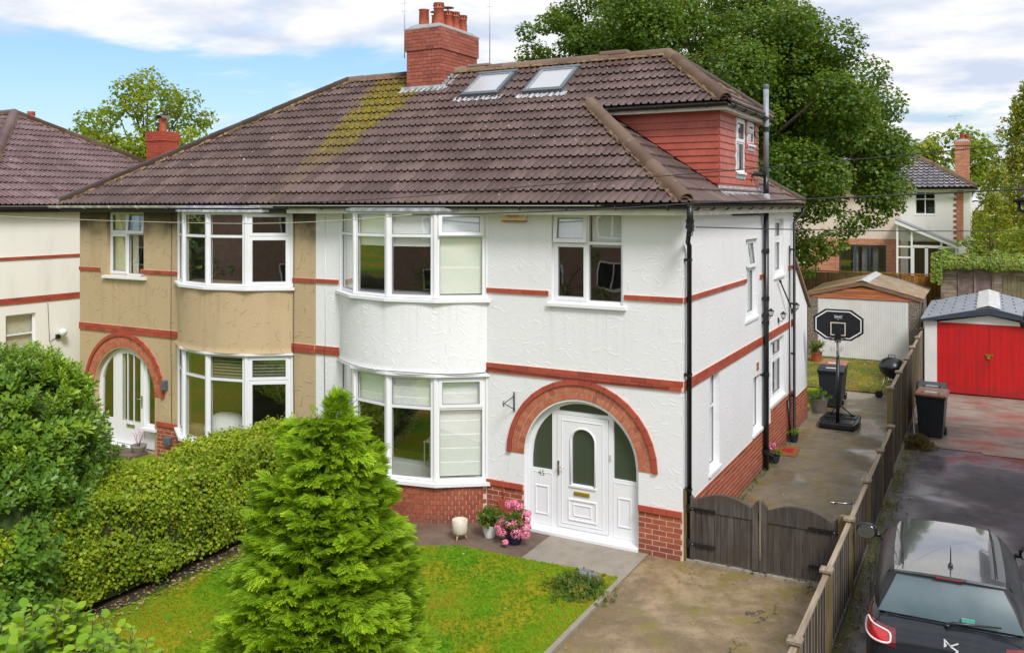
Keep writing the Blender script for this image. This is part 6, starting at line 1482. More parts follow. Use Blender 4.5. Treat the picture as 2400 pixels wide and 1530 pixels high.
def scatter(name, mat, tv, tf, pos, R, size, rnd, parent, smooth=False, **tags):
    """template verts tv (k,3), faces tf (m,nv) copied to every pos with rotation R (N,3,3) and size (N,)"""
    N = len(pos); k = len(tv); nv = tf.shape[1]
    V = np.einsum('nij,kj->nki', R, tv) * size[:, None, None] + pos[:, None, :]
    org = np.array(wo(parent)) if parent else np.zeros(3)
    V = (V - org).reshape(-1, 3).astype(np.float32); F = (tf[None] + (np.arange(N) * k)[:, None, None]).reshape(-1).astype(np.int32); nf = N * len(tf)
    me = bpy.data.meshes.new(name); me.vertices.add(len(V)); me.vertices.foreach_set('co', V.ravel()); me.loops.add(len(F)); me.loops.foreach_set('vertex_index', F)
    me.polygons.add(nf); me.polygons.foreach_set('loop_start', (np.arange(nf) * nv).astype(np.int32)); me.update(calc_edges=True)
    at = me.attributes.new('rnd', 'FLOAT', 'POINT'); at.data.foreach_set('value', np.repeat(rnd, k).astype(np.float32))
    me.materials.append(mat); o = link(bpy.data.objects.new(name, me)); ORG[o.name] = Vector(org)
    if parent: o.parent = parent
    return tag(o, **tags)
LEAF = (np.array([[0, 0, 0], [.28, .45, .07], [0, 1, -.03], [-.28, .45, .07], [0, .5, -.02]]), np.array([[0, 1, 4], [1, 2, 4], [0, 4, 3], [4, 2, 3]]))
QUAD = (np.array([[0, -.5, 0], [.5, 0, .12], [0, .5, 0], [-.5, 0, .12]]), np.array([[0, 1, 2, 3]]))
def sprig(nl=9, length=1., wid=.30, spread=1.0, rise=.35, seed=1):
    r = np.random.default_rng(seed); V = []; F = []
    for i in range(nl):
        t = i / nl; a = i * 2.4; base = np.array([0, 0, length * .75 * t]); L = .55 * (1 - .35 * t)
        d = np.array([math.cos(a) * spread, math.sin(a) * spread, rise + t * .9]); d /= np.linalg.norm(d); s = np.cross(d, [0, 0, 1]); s /= np.linalg.norm(s) + 1e-6
        up = np.cross(s, d); b = len(V); w = wid * L
        V += [base, base + d * L * .5 + s * w + up * .03, base + d * L, base + d * L * .5 - s * w + up * .03, base + d * L * .52 - up * .015]
        F += [[b, b + 1, b + 4], [b + 1, b + 2, b + 4], [b, b + 4, b + 3], [b + 4, b + 2, b + 3]]
    return np.array(V), np.array(F)
def frond(n=9, seed=3):
    """flat feathery conifer spray along +y, tip at 1"""
    V = []; F = []; r = np.random.default_rng(seed)
    def blade(b, d, L, w):
        d = d / np.linalg.norm(d); s = np.cross(d, [0, 0, 1]); s /= np.linalg.norm(s); k = len(V)
        V.extend([b, b + d * L * .5 + s * w, b + d * L, b + d * L * .5 - s * w]); F.extend([[k, k + 1, k + 2], [k, k + 2, k + 3]])
    blade(np.array([0, 0, 0.]), np.array([0, 1, 0.05]), 1.0, .035)
    for i in range(n):
        t = .08 + .80 * i / n; L = (.42 * (1 - t) + .12)
        for s in (-1, 1):
            base = np.array([0, t, .02 * math.sin(t * 6)]); d = np.array([s * .85, .75 + .3 * t, r.uniform(-.15, .15)]); blade(base, d, L, .030)
            if L > .22:
                m = base + d / np.linalg.norm(d) * L * .45; blade(m, d + np.array([s * -.5, .9, .1]), L * .5, .026); blade(m, d + np.array([s * .7, -.1, 0]), L * .42, .024)
    return np.array(V), np.array(F)
def sph(n, rng=RNG): v = rng.normal(size=(n, 3)); return v / np.linalg.norm(v, axis=1, keepdims=True)
def branch_tube(name, paths, mat, parent, n=6):
    p = MB()
    for pts, r0, r1 in paths: p.tube(pts, r0, n, radii=[r0 + (r1 - r0) * i / (len(pts) - 1) for i in range(len(pts))])
    return p.build(name, mat, parent)
M['bark'] = simple('grey_brown_bark', (.10, .075, .05), .9, var=.4, scale=6, bump=.6)
M['twig'] = simple('brown_twig', (.12, .075, .04), .9, var=.3)
def tree(name, label, cat, base, clumps, leaf, mat, per, lsize, trunk_r=.3, bark='bark', group=None, drip=False, up=.35, keep=None, trunk_top=None):
    """clumps: list of (centre, radius). leaves sit in the outer shell of every clump"""
    t = thing(name, label, cat, base, group=group); P = []; Nn = []; rn = []
    for c, r in clumps:
        k = max(8, int(per * r * r)); d = sph(k); rad = r * RNG.uniform(.35, 1.0, k) ** .6
        pos = np.array(c) + d * rad[:, None] * np.array([1, 1, .8]); P.append(pos)
        Nn.append(d * .6 + RNG.normal(size=(k, 3)) * .55 + np.array([0, 0, .75])); rn.append(np.clip(RNG.uniform(0, 1, k) * .75 + RNG.uniform(0, .3), 0, 1))
    P = np.concatenate(P); Nn = np.concatenate(Nn); rn = np.concatenate(rn)
    scatter('crown', mat, leaf[0], leaf[1], P, rotm(Nn), lsize * RNG.uniform(.6, 1.35, len(P)), rn, t)
    b = Vector(base); tt = Vector(trunk_top) if trunk_top else Vector(np.mean([c for c, r in clumps], axis=0)); paths = [([b, b.lerp(tt, .5) + Vector((.1, 0, 0)), tt], trunk_r, trunk_r * .45)]
    for c, r in clumps[::max(1, len(clumps) // 45)]:
        c = Vector(c); f = random.uniform(.35, .9); s = b.lerp(tt, f); m = s.lerp(c, .5) + Vector((0, 0, .08 * (c - s).length)); paths.append(([s, m, c], trunk_r * .30, .02))
    branch_tube('trunk', paths, M[bark], t); return t
def ell_clumps(c, R, n, r0, r1, seed, inner=.45, zmin=None, flat=1.0):
    rg = np.random.default_rng(seed); out = []
    while len(out) < n:
        d = rg.normal(size=3); d /= np.linalg.norm(d); q = np.array(c) + d * np.array(R) * rg.uniform(inner, 1.0) ** .5
        if zmin is not None and q[2] < zmin: continue
        out.append((tuple(q), rg.uniform(r0, r1)))
    return out
# ------------------------------------------------------------------ trees behind
M['oak'] = leaf_mat('oak_leaves', [(.038, .088, .010), (.085, .175, .013), (.18, .28, .018), (.22, .24, .02)], trans=.36)
M['leaf_left'] = leaf_mat('yellowing_leaves', [(.13, .22, .018), (.25, .35, .025), (.42, .45, .04), (.52, .38, .04)], trans=.48)
M['birch_leaf'] = leaf_mat('birch_leaves', [(.17, .22, .03), (.32, .36, .04), (.52, .48, .05), (.65, .45, .04)], trans=.5, hue_scale=.6)
M['dark_leaf'] = leaf_mat('dark_conifer_leaves', [(.04, .08, .015), (.07, .13, .02), (.12, .18, .03)], trans=.15)
cl = ell_clumps((-6.6, 23, 10.2), (6.6, 5.5, 5.4), 150, .9, 1.7, 11, .35) + ell_clumps((-1.9, 21.6, 7.8), (3.4, 4.0, 3.7), 60, .6, 1.15, 12, .35, 5.3) + ell_clumps((-9.5, 24, 8.6), (3.2, 4, 3.4), 40, .7, 1.2, 13, .3) \
    + ell_clumps((-11.4, 20.5, 11.6), (2.3, 2.5, 2.6), 34, .45, .9, 14, .3) + ell_clumps((-9.6, 21, 9.8), (2.6, 2.5, 1.8), 26, .6, 1.0, 15, .3) + [((-.9, 20.5, 4.2), .7), ((-1.6, 20.6, 3.9), .75), ((-2.3, 20.9, 4.3), .8), ((.5, 21.2, 5.2), .6), ((1.1, 21.4, 5.6), .55), ((-1.7, 20.4, 3.2), .42), ((.9, 21.2, 6.4), .6), ((-3.4, 20.8, 4.6), .8), ((-.2, 20.8, 4.9), .65)]
tree('oak_tree', 'very large leafy green tree rising behind the tiled roof', 'tree', (-6.2, 23, 0), cl, (QUAD[0], QUAD[1]), M['oak'], 900, .125, .55, trunk_top=(-6, 23, 12))
cl = ell_clumps((-44.2, 25.5, 9.6), (5.2, 4, 4.2), 62, .7, 1.25, 21, .3)
tree('deciduous_tree', 'rounded yellow-green tree against the blue sky at the left, beyond the neighbours roof', 'tree', (-44.2, 25.5, 0), cl, QUAD, M['leaf_left'], 190, .22, .35, trunk_top=(-44.2, 25.5, 10))
# weeping birches at the right: hanging strings of clumps
def weeping(base, top, R, n, seed):
    rg = np.random.default_rng(seed); out = []
    for i in range(n):
        a = rg.uniform(0, 2 * PI); f = rg.uniform(0, 1); rr = R * (1 - f) ** .6 * rg.uniform(.35, 1); x, y = base[0] + rr * math.cos(a), base[1] + rr * math.sin(a); zt = top * (.35 + .65 * f) ; L = rg.uniform(.8, 2.6)
        for k in range(int(L / .35)): out.append(((x + rg.normal() * .06, y, max(.8, zt - .35 * k)), rg.uniform(.16, .34)))
    return out
tree('birch_tree', 'tall weeping birch with yellowing leaves at the right edge behind the rear house', 'tree', (6.6, 42, 0), weeping((6.4, 42, 0), 12.6, 3.3, 300, 31), QUAD, M['birch_leaf'], 330, .13, .25, trunk_top=(6.4, 42, 11.5))
tree('birch_tree', 'lower yellow-green tree just left of the rear brick chimney, behind the roof', 'tree', (2.2, 60, 0), ell_clumps((2.2, 60, 7), (4.2, 3, 4), 50, .7, 1.2, 33, .3), QUAD, M['leaf_left'], 120, .3, .3)
tree('bushy_tree', 'dense dark green tree filling the gap right of the rear house', 'tree', (6.2, 49, 0), ell_clumps((6.4, 49, 3.2), (3.4, 3, 3.6), 70, .6, 1.1, 34, .3), QUAD, M['birch_leaf'], 200, .20, .3)
tree('bushy_tree', 'light green shrub growing above the ivy between shed and rear house', 'shrub', (4.3, 30, 0), [((3.9, 30, 4.3), .3), ((4.1, 30, 4.7), .25), ((4.15, 30, 5.1), .2), ((4.6, 30, 4.2), .4), ((5.2, 30, 4.3), .4), ((5.8, 30, 4.5), .45), ((3.5, 30, 4.0), .35), ((4.9, 30.3, 3.8), .6), ((3.7, 30, 3.6), .5), ((3.1, 30, 3.9), .3)], QUAD, M['leaf_left'], 900, .10, .06)
tree('background_tree', 'distant green tree behind the big tree and rear house', 'tree', (-16, 60, 0), ell_clumps((-16, 60, 5), (8, 4, 4.5), 70, 1, 1.8, 35, .3), QUAD, M['oak'], 90, .35, .3)
# ivy on the shed
M['ivy'] = leaf_mat('ivy_leaves', [(.09, .17, .018), (.20, .29, .03), (.36, .44, .06), (.34, .22, .04)], trans=.2)
n = 14000; x = RNG.uniform(2.25, 6.6, n); hgt = .44 + .10 * np.sin(x * 3.1) + .10 * np.sin(x * 7.3 + 1); a = RNG.uniform(-.3, PI / 2 + .5, n)
rr = RNG.uniform(.8, 1.05, n); y = 24.2 - .48 * np.cos(a) * rr; z = 3.32 + hgt * np.sin(np.clip(a, -.4, PI / 2)) * rr * .85 + RNG.normal(size=n) * .03
e = (x < 2.6); z = np.where(e, z - RNG.uniform(0, .7, n) * (RNG.uniform(0, 1, n) < .7), z)
IV = thing('ivy', 'thick green ivy spilling over the roof edge of the old shed', 'ivy', (4.5, 24.1, 0))
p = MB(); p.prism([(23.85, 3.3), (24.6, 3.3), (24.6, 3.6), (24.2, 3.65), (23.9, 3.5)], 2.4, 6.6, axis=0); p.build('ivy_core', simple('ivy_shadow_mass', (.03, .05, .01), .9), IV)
scatter('foliage', M['ivy'], QUAD[0], QUAD[1], np.stack([x, y, z], 1), rotm(np.stack([RNG.normal(size=n) * .4, -np.cos(a) + RNG.normal(size=n) * .3, np.sin(a) + .3], 1)), RNG.uniform(.08, .14, n), RNG.uniform(0, 1, n), IV)

# ------------------------------------------------------------------ foreground conifer
M['conifer'] = leaf_mat('bright_conifer_sprays', [(.17, .31, .016), (.33, .53, .022), (.55, .74, .035)], trans=.38, rough=.55, spec=.25, hue_scale=2.6)
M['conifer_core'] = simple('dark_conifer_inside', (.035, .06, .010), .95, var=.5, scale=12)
KC = Vector((-2.62, -5.35, 0)); HT_ = 3.42
CF = thing('conifer_tree', 'bright green feathery conifer standing on the front lawn', 'conifer', KC)
def cone_r(z, a):
    """radius of the conifer at height z and bearing a; two leaders at the top"""
    t = np.clip(z / HT_, 0, 1); base = 1.20 * (1 - t) ** .54
    lump = 1 + .10 * np.sin(a * 5 + z * 3.1) + .08 * np.sin(a * 9 - z * 6.3 + 1) + .06 * np.sin(z * 14 + a * 3); return base * lump
LAD = [(KC.x + .17, KC.y + .05, 3.42, 1.0), (KC.x - .38, KC.y - .1, 3.05, .6), (KC.x + .5, KC.y, 2.82, .35), (KC.x - .05, KC.y - .15, 3.1, .5)]
P = []; D = []; Sz = []
nb_ = 900; zb_ = HT_ * (1 - RNG.uniform(0, 1, nb_) ** .60) * .95 + .03; ab_ = RNG.uniform(0, 2 * PI, nb_)
for z0_, a0_ in zip(zb_, ab_):
    if math.cos(a0_ - math.atan2(CAM.y - KC.y, CAM.x - KC.x)) < -.4 and random.random() < .7: continue
    rr_ = float(cone_r(z0_, a0_)); el = RNG.uniform(.05, .55); L_ = RNG.uniform(.22, .42) * (1 - .3 * z0_ / HT_); m = 15
    dv = np.array([math.cos(a0_) * math.cos(el), math.sin(a0_) * math.cos(el), math.sin(el)]) + RNG.normal(size=3) * .12; dv /= np.linalg.norm(dv)
    tip = np.array([KC.x + .12 * (z0_ / HT_) ** 2 + rr_ * math.cos(a0_), KC.y + rr_ * math.sin(a0_), z0_]) * 1.0 + dv * RNG.uniform(-.12, .06); t = RNG.uniform(0, 1, m) ** .7; sidev = np.cross(dv, [0, 0, 1.]); sidev /= np.linalg.norm(sidev)
    spread = RNG.normal(size=(m, 1)); w_ = (1.1 - t)[:, None] * L_ * .38
    pos = tip - dv * (L_ * (1 - t))[:, None] + sidev * spread * w_ + np.array([0, 0, 1.]) * RNG.normal(size=(m, 1)) * w_ * .35
    P.append(pos); D.append(dv + sidev * spread * .55 + RNG.normal(size=(m, 3)) * .12); Sz.append(RNG.uniform(.11, .24, m))
m = 3600; zi = HT_ * (1 - RNG.uniform(0, 1, m) ** .6) * .93; ai = RNG.uniform(0, 2 * PI, m); ri = cone_r(zi, ai) * RNG.uniform(.58, .80, m)
P.append(np.stack([KC.x + .12 * (zi / HT_) ** 2 + ri * np.cos(ai), KC.y + ri * np.sin(ai), zi], 1)); D.append(np.stack([np.cos(ai), np.sin(ai), RNG.uniform(-.3, .7, m)], 1) + RNG.normal(size=(m, 3)) * .4); Sz.append(RNG.uniform(.13, .24, m))
for (lx, ly, lz, hh) in LAD:
    m = 420 if hh > .9 else 220; t = RNG.uniform(0, 1, m); zz = lz - t * .62 * hh - .10; r = .04 + .30 * t * (hh * .6 + .4); a = RNG.uniform(0, 2 * PI, m)
    P.append(np.stack([lx + r * .5 * np.cos(a), ly + r * .5 * np.sin(a), zz], 1)); el = RNG.uniform(.5, 1.2, m); D.append(np.stack([np.cos(a) * np.cos(el), np.sin(a) * np.cos(el), np.sin(el)], 1) + RNG.normal(size=(m, 3)) * .2); Sz.append(RNG.uniform(.10, .19, m))
P = np.concatenate(P); D = np.concatenate(D); Sz = np.concatenate(Sz); D /= np.linalg.norm(D, axis=1, keepdims=True)
# frond frame: y along D, its flat face turned mostly upwards and outwards
up = np.array([0, 0, 1.]) + RNG.normal(size=P.shape) * .45; Xv = np.cross(D, up); Xv /= np.linalg.norm(Xv, axis=1, keepdims=True); Zv = np.cross(Xv, D); R = np.stack([Xv, D, Zv], 2)
fv, ff = frond(6)
fv = fv.copy(); fv[:, 2] -= .16 * fv[:, 1] ** 2           # tips nod
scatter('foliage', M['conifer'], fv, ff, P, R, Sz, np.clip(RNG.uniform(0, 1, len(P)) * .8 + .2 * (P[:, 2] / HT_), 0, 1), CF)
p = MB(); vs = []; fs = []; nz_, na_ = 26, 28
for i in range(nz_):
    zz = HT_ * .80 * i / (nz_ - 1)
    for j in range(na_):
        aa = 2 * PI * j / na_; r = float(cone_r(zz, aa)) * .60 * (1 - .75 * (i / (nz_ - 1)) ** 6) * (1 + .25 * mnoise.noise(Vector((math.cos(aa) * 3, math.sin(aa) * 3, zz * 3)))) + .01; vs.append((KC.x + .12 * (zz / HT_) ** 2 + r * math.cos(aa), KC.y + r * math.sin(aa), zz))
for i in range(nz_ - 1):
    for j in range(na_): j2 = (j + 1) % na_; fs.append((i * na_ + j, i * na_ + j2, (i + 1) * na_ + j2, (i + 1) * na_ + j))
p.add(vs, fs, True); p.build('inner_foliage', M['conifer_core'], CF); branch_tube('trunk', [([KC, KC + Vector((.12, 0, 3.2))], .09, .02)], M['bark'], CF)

# ------------------------------------------------------------------ hedge between the gardens
M['hedge'] = leaf_mat('hedge_leaves', [(.14, .24, .014), (.31, .43, .016), (.50, .58, .02), (.42, .33, .03)], trans=.34, hue_scale=1.8)
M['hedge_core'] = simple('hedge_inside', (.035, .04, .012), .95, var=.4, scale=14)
HG = thing('hedge', 'clipped yellow-green hedge between the two front gardens', 'hedge', (-7.1, -3.6, 0))
hx_, hw_ = -7.08, .70
def hedge_top(y): return 1.50 + .06 * np.sin(y * 1.9) + .04 * np.sin(y * 4.3 + 1)
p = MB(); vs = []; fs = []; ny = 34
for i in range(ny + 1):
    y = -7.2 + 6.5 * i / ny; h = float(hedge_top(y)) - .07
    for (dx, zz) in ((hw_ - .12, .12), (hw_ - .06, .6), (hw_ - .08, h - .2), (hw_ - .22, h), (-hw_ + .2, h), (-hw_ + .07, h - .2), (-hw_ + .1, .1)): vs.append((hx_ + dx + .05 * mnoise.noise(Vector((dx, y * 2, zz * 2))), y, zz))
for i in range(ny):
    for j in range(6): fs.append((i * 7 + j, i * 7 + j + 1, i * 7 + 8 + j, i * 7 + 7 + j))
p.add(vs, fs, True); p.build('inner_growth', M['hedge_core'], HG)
n = 62000; y = RNG.uniform(-7.2, -.55, n); s = RNG.uniform(0, 1, n); ht = hedge_top(y); P = np.zeros((n, 3)); Nn = np.zeros((n, 3))
lump = .05 * np.sin(y * 5.1) + .04 * np.sin(y * 11 + 2)
side = s < .47; top = (s >= .47) & (s < .97); end = s >= .97
zz = RNG.uniform(.08, 1, n) ** .8 * ht; P[side] = np.stack([hx_ + hw_ + lump + .05 * np.sin(zz * 7 + y * 3) - .10 * (zz < .25), y, zz], 1)[side]; Nn[side] = (1, 0, .45)
xx = RNG.uniform(-hw_, hw_, n); P[top] = np.stack([hx_ + xx, y, ht - .10 * (np.abs(xx) / hw_) ** 4 + .03 * np.sin(xx * 9 + y * 6)], 1)[top]; Nn[top] = (0, 0, 1)
P[end] = np.stack([hx_ + xx, np.full(n, -.62), zz], 1)[end]; Nn[end] = (0, 1, .2)
P += RNG.normal(size=P.shape) * .045; hole = np.array([mnoise.noise(Vector(v) * 3.3) for v in P]); kp = (hole > -.40) | (RNG.uniform(0, 1, n) < .25); P, Nn, top = P[kp] + Nn[kp] * (np.clip(hole[kp], -.3, .4) * .06)[:, None], Nn[kp], top[kp]; n = len(P)
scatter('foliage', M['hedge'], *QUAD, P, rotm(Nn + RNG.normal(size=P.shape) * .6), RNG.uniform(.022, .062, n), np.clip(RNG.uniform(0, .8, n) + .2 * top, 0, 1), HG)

# ------------------------------------------------------------------ big laurel-like bush at the left
M['laurel'] = leaf_mat('glossy_green_leaves', [(.08, .18, .022), (.17, .32, .030), (.36, .52, .04)], trans=.3, rough=.38, spec=.5, hue_scale=1.0)
LB = thing('evergreen_bush', 'large glossy evergreen bush filling the lower left corner', 'bush', (-8.2, -5.9, 0))
bush = [((-8.3, -5.9, 1.7), (1.55, 1.45, 1.45)), ((-7.75, -5.75, 2.35), (.95, .9, .95)), ((-8.7, -6.1, 2.65), (.9, .9, .75)), ((-7.2, -6.4, 1.2), (1.0, 1.0, 1.1)), ((-7.1, -6.9, .6), (1.0, .9, .8)), ((-8.9, -6.9, 1.4), (1.3, 1.2, 1.5)), ((-7.45, -6.0, 1.9), (.8, .8, .9))]
P = []; Nn = []
for c, r in bush:
    m = int(1500 * (r[0] * r[2])); d = sph(m); d[:, 2] = np.where(d[:, 2] < -.5, -d[:, 2], d[:, 2]); q = np.array(c) + d * np.array(r) * (1 + .10 * np.sin(d[:, :1] * 9 + c[0]) * np.cos(d[:, 2:3] * 8)) * RNG.uniform(.86, 1.04, (m, 1)); P.append(q); Nn.append(d + np.array([0, 0, .7]) + RNG.normal(size=(m, 3)) * .3)
P = np.concatenate(P); Nn = np.concatenate(Nn); keep = P[:, 2] > .05
for c, r in bush: keep &= (((P - np.array(c)) / np.array(r)) ** 2).sum(1) > .66
keep &= np.array([mnoise.noise(Vector(v) * 2.2) > -.22 for v in P]); P, Nn = P[keep], Nn[keep]; sv, sf = sprig(9, 1.0, .26)
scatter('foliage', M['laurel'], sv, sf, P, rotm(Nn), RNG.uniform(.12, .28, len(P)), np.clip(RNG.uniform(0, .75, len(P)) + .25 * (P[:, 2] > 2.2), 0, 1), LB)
n = 380; a = RNG.uniform(0, 2 * PI, n); q0 = RNG.integers(0, 3, n); cc = np.array([bush[i][0] for i in q0]); rc_ = np.array([bush[i][1] for i in q0]); el = RNG.uniform(.35, 1.4, n); base_ = cc + rc_ * np.stack([np.cos(a) * np.cos(el), np.sin(a) * np.cos(el), np.sin(el)], 1)
shoots = np.concatenate([base_ + np.array([0, 0, 1.]) * k * .07 + RNG.normal(size=(n, 3)) * .012 for k in range(4)]); scatter('shoots', M['laurel'], sv, sf, shoots, rotm(np.array([[0, 0, 1.]]).repeat(4 * n, 0) + RNG.normal(size=(4 * n, 3)) * .2), RNG.uniform(.10, .17, 4 * n), RNG.uniform(.6, 1, 4 * n), LB)
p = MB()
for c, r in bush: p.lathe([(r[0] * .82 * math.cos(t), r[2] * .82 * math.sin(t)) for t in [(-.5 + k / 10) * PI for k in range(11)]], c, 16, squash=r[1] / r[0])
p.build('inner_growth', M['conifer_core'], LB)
branch_tube('stem', [([(-8.2, -5.9, 0), (-8.1, -5.9, 1.5)], .08, .03), ([(-8.0, -6.2, 0), (-7.4, -6.3, 1.4)], .05, .02)], M['bark'], LB)
# ------------------------------------------------------------------ broad-leaved shrub, bottom left, close to the camera
M['broad'] = leaf_mat('fresh_green_leaves', [(.14, .30, .014), (.25, .43, .018), (.40, .54, .02)], trans=.35, rough=.45, hue_scale=3)
YT = thing('young_shrub', 'young shrub with broad fresh green leaves at the bottom left corner', 'shrub', (-1.35, -9.6, 0))
stems = []; P = []; Nn = []; Dl = []; Ss = []
BIG = (np.array([[0, 0, 0], [.20, .12, .05], [.36, .42, .08], [.26, .76, .02], [0, 1, -.08], [-.26, .76, .02], [-.36, .42, .08], [-.20, .12, .05], [0, .45, -.03]]), np.array([[0, 1, 8], [1, 2, 8], [2, 3, 8], [3, 4, 8], [4, 5, 8], [5, 6, 8], [6, 7, 8], [7, 0, 8]]))
for k in range(150):
    a = random.uniform(0, 2 * PI); r = .76 * math.sqrt(random.random()); bx, by = -1.38 + r * math.cos(a), -9.62 + r * math.sin(a); h = 2.72 - .50 * r ** 1.5 + random.uniform(-.25, .16)
    b = Vector((-1.35 + .2 * math.cos(a), -9.6 + .2 * math.sin(a), 0)); top = Vector((bx, by, h)); stems.append(([b, b.lerp(top, .5) + Vector((0, 0, .1)), top], .007, .003))
    for j in range(13):
        t = .72 + .28 * j / 12; c = b.lerp(top, t) if t < .9 else top - Vector((0, 0, (1 - t) * 1.2)); c = top - Vector(((top.x - b.x) * (1 - t), (top.y - b.y) * (1 - t), (1 - t) * 1.3)); aa = j * 2.4 + k
        d = Vector((math.cos(aa), math.sin(aa), random.uniform(.1, .7))).normalized(); Dl.append(d); P.append(c); Ss.append(random.uniform(.09, .155) * (1 if t < .93 else .6))
Dl = np.array(Dl); P = np.array(P); up = np.array([0, 0, 1.]) + RNG.normal(size=P.shape) * .35; Xv = np.cross(Dl, up); Xv /= np.linalg.norm(Xv, axis=1, keepdims=True); Zv = np.cross(Xv, Dl)
scatter('foliage', M['broad'], *BIG, P, np.stack([Xv, Dl, Zv], 2), np.array(Ss), RNG.uniform(0, 1, len(P)), YT); branch_tube('stem', stems, M['twig'], YT, 5)

# ------------------------------------------------------------------ grass
def in_poly(x, y, poly):
    c = np.zeros(len(x), bool); j = len(poly) - 1
    for i in range(len(poly)):
        xi, yi = poly[i]; xj, yj = poly[j]; h = ((yi > y) != (yj > y)) & (x < (xj - xi) * (y - yi) / (yj - yi + 1e-12) + xi); c ^= h; j = i
    return c
M['grass'] = leaf_mat('grass_blades', [(.09, .27, .005), (.17, .34, .008), (.36, .36, .014), (.50, .32, .03)], trans=.3, rough=.7, spec=.15, hue_scale=.9)
GV = []; GF = []; rg = np.random.default_rng(5)
for i in range(6):
    a = rg.uniform(0, 2 * PI); b = np.array([rg.uniform(-.5, .5), rg.uniform(-.5, .5), 0]); d = np.array([math.cos(a), math.sin(a), 0]); s = np.array([-d[1], d[0], 0]) * .10; k = len(GV); h = rg.uniform(.5, 1.1)
    GV += [b - s, b + s, b + d * .45 + np.array([0, 0, h])]; GF.append([k, k + 1, k + 2])
GV, GF = np.array(GV), np.array(GF)
def grass(name, poly, n, size, z=.02, mat='grass', **t):
    xs = [p[0] for p in poly]; ys = [p[1] for p in poly]; x = RNG.uniform(min(xs), max(xs), n); y = RNG.uniform(min(ys), max(ys), n); k = in_poly(x, y, poly); x, y = x[k], y[k]; m = len(x)
    pn = np.array([mnoise.noise(Vector((a * .8, b * .8, 0))) for a, b in zip(x, y)])
    scatter(name, M[mat], GV, GF, np.stack([x, y, np.full(m, z)], 1), rotm(np.array([[0, 0, 1.]]).repeat(m, 0) + RNG.normal(size=(m, 3)) * .12), size * RNG.uniform(.6, 1.4, m), np.clip(.5 + pn * 1.1 + RNG.normal(size=m) * .17, 0, 1), None, kind='stuff', **t)
poly_ = None
grass('grass', [(-6.35, -8.2)] + [(x, y) for x, y in LAWN[1:2]] + LAWN[2:], 46000, .032)
grass('rear_grass', [(-1.5, 14.6), (2.4, 14.6), (2.4, 20.2), (-1.5, 20.2)], 5000, .045)
# weeds and moss along the fence foot and in the corners
def tuft(name, lab, cat, c, r, h, n, mat, size=.05, grp=None):
    x = c[0] + r * RNG.normal(size=n) * .5; y = c[1] + r * RNG.normal(size=n) * .5; dd = ((x - c[0]) ** 2 + (y - c[1]) ** 2) / r ** 2; z = h * RNG.uniform(.05, 1, n) * np.clip(1 - dd * .6, .1, 1)
    t = thing(name, lab, cat, (c[0], c[1], 0), group=grp)
    scatter('foliage', M[mat], sv, sf, np.stack([x, y, z], 1), rotm(np.stack([(x - c[0]) / r, (y - c[1]) / r, np.full(n, .8)], 1) + RNG.normal(size=(n, 3)) * .3), size * RNG.uniform(.7, 1.3, n), RNG.uniform(0, 1, n), t); return t
M['weed'] = leaf_mat('weed_leaves', [(.06, .12, .015), (.12, .20, .02), (.22, .27, .04), (.25, .14, .03)], trans=.2)
M['heather'] = leaf_mat('brownish_heather', [(.10, .07, .02), (.17, .11, .02), (.16, .16, .03), (.25, .12, .03)], trans=.1)
tuft('low_shrub', 'low brown-green heathery shrub beside the bin on the tarmac drive', 'shrub', (2.78, 8.85), .30, .26, 520, 'heather', .08)
x = RNG.uniform(2.52, 2.75, 420); y = RNG.uniform(-7, 8, 420)
scatter('verge_weeds', M['weed'], sv, sf, np.stack([x, y, np.full(420, .01)], 1), rotm(np.array([[0, 0, 1.]]).repeat(420, 0) + RNG.normal(size=(420, 3)) * .4), RNG.uniform(.02, .055, 420), RNG.uniform(0, 1, 420), None, kind='stuff')
x = np.concatenate([RNG.uniform(.02, .14, 130), RNG.uniform(.1, 2.4, 60)]); y = np.concatenate([RNG.uniform(.3, 8, 130), RNG.uniform(.02, .12, 60)])
scatter('wall_weeds', M['weed'], sv, sf, np.stack([x, y, np.full(190, .01)], 1), rotm(np.array([[0, 0, 1.]]).repeat(190, 0) + RNG.normal(size=(190, 3)) * .4), RNG.uniform(.03, .07, 190), RNG.uniform(0, 1, 190), None, kind='stuff')
# fallen leaves on paving, lawn and roof
M['fallen'] = leaf_mat('fallen_leaves', [(.30, .20, .08), (.42, .32, .15), (.55, .48, .30)], trans=.1)
def litter(name, x, y, z, s): m = len(x); scatter(name, M['fallen'], *QUAD, np.stack([x, y, z], 1), rotm(np.array([[0, 0, 1.]]).repeat(m, 0) + RNG.normal(size=(m, 3)) * .25), s * RNG.uniform(.6, 1.3, m), RNG.uniform(0, 1, m), None, kind='stuff')
m = 230; litter('fallen_leaves', RNG.uniform(-.5, 2.4, m), RNG.uniform(-5, 14, m), np.full(m, .012), .035)
m = 420; litter('fallen_leaves', RNG.uniform(2.5, 3.0, m), RNG.uniform(-6, 9, m), np.full(m, .012), .04)
m = 900; litter('fallen_leaves', RNG.uniform(-6.5, -6.0, m), RNG.uniform(-9, -1.8, m), np.full(m, .045), .04)
m = 120; litter('fallen_leaves', RNG.uniform(-1.3, 2.3, m), RNG.uniform(14.8, 20, m), np.full(m, .06), .05)
m = 60; litter('fallen_leaves', RNG.uniform(-6, -.7, m), RNG.uniform(-7, -1.3, m), np.full(m, .05), .03)
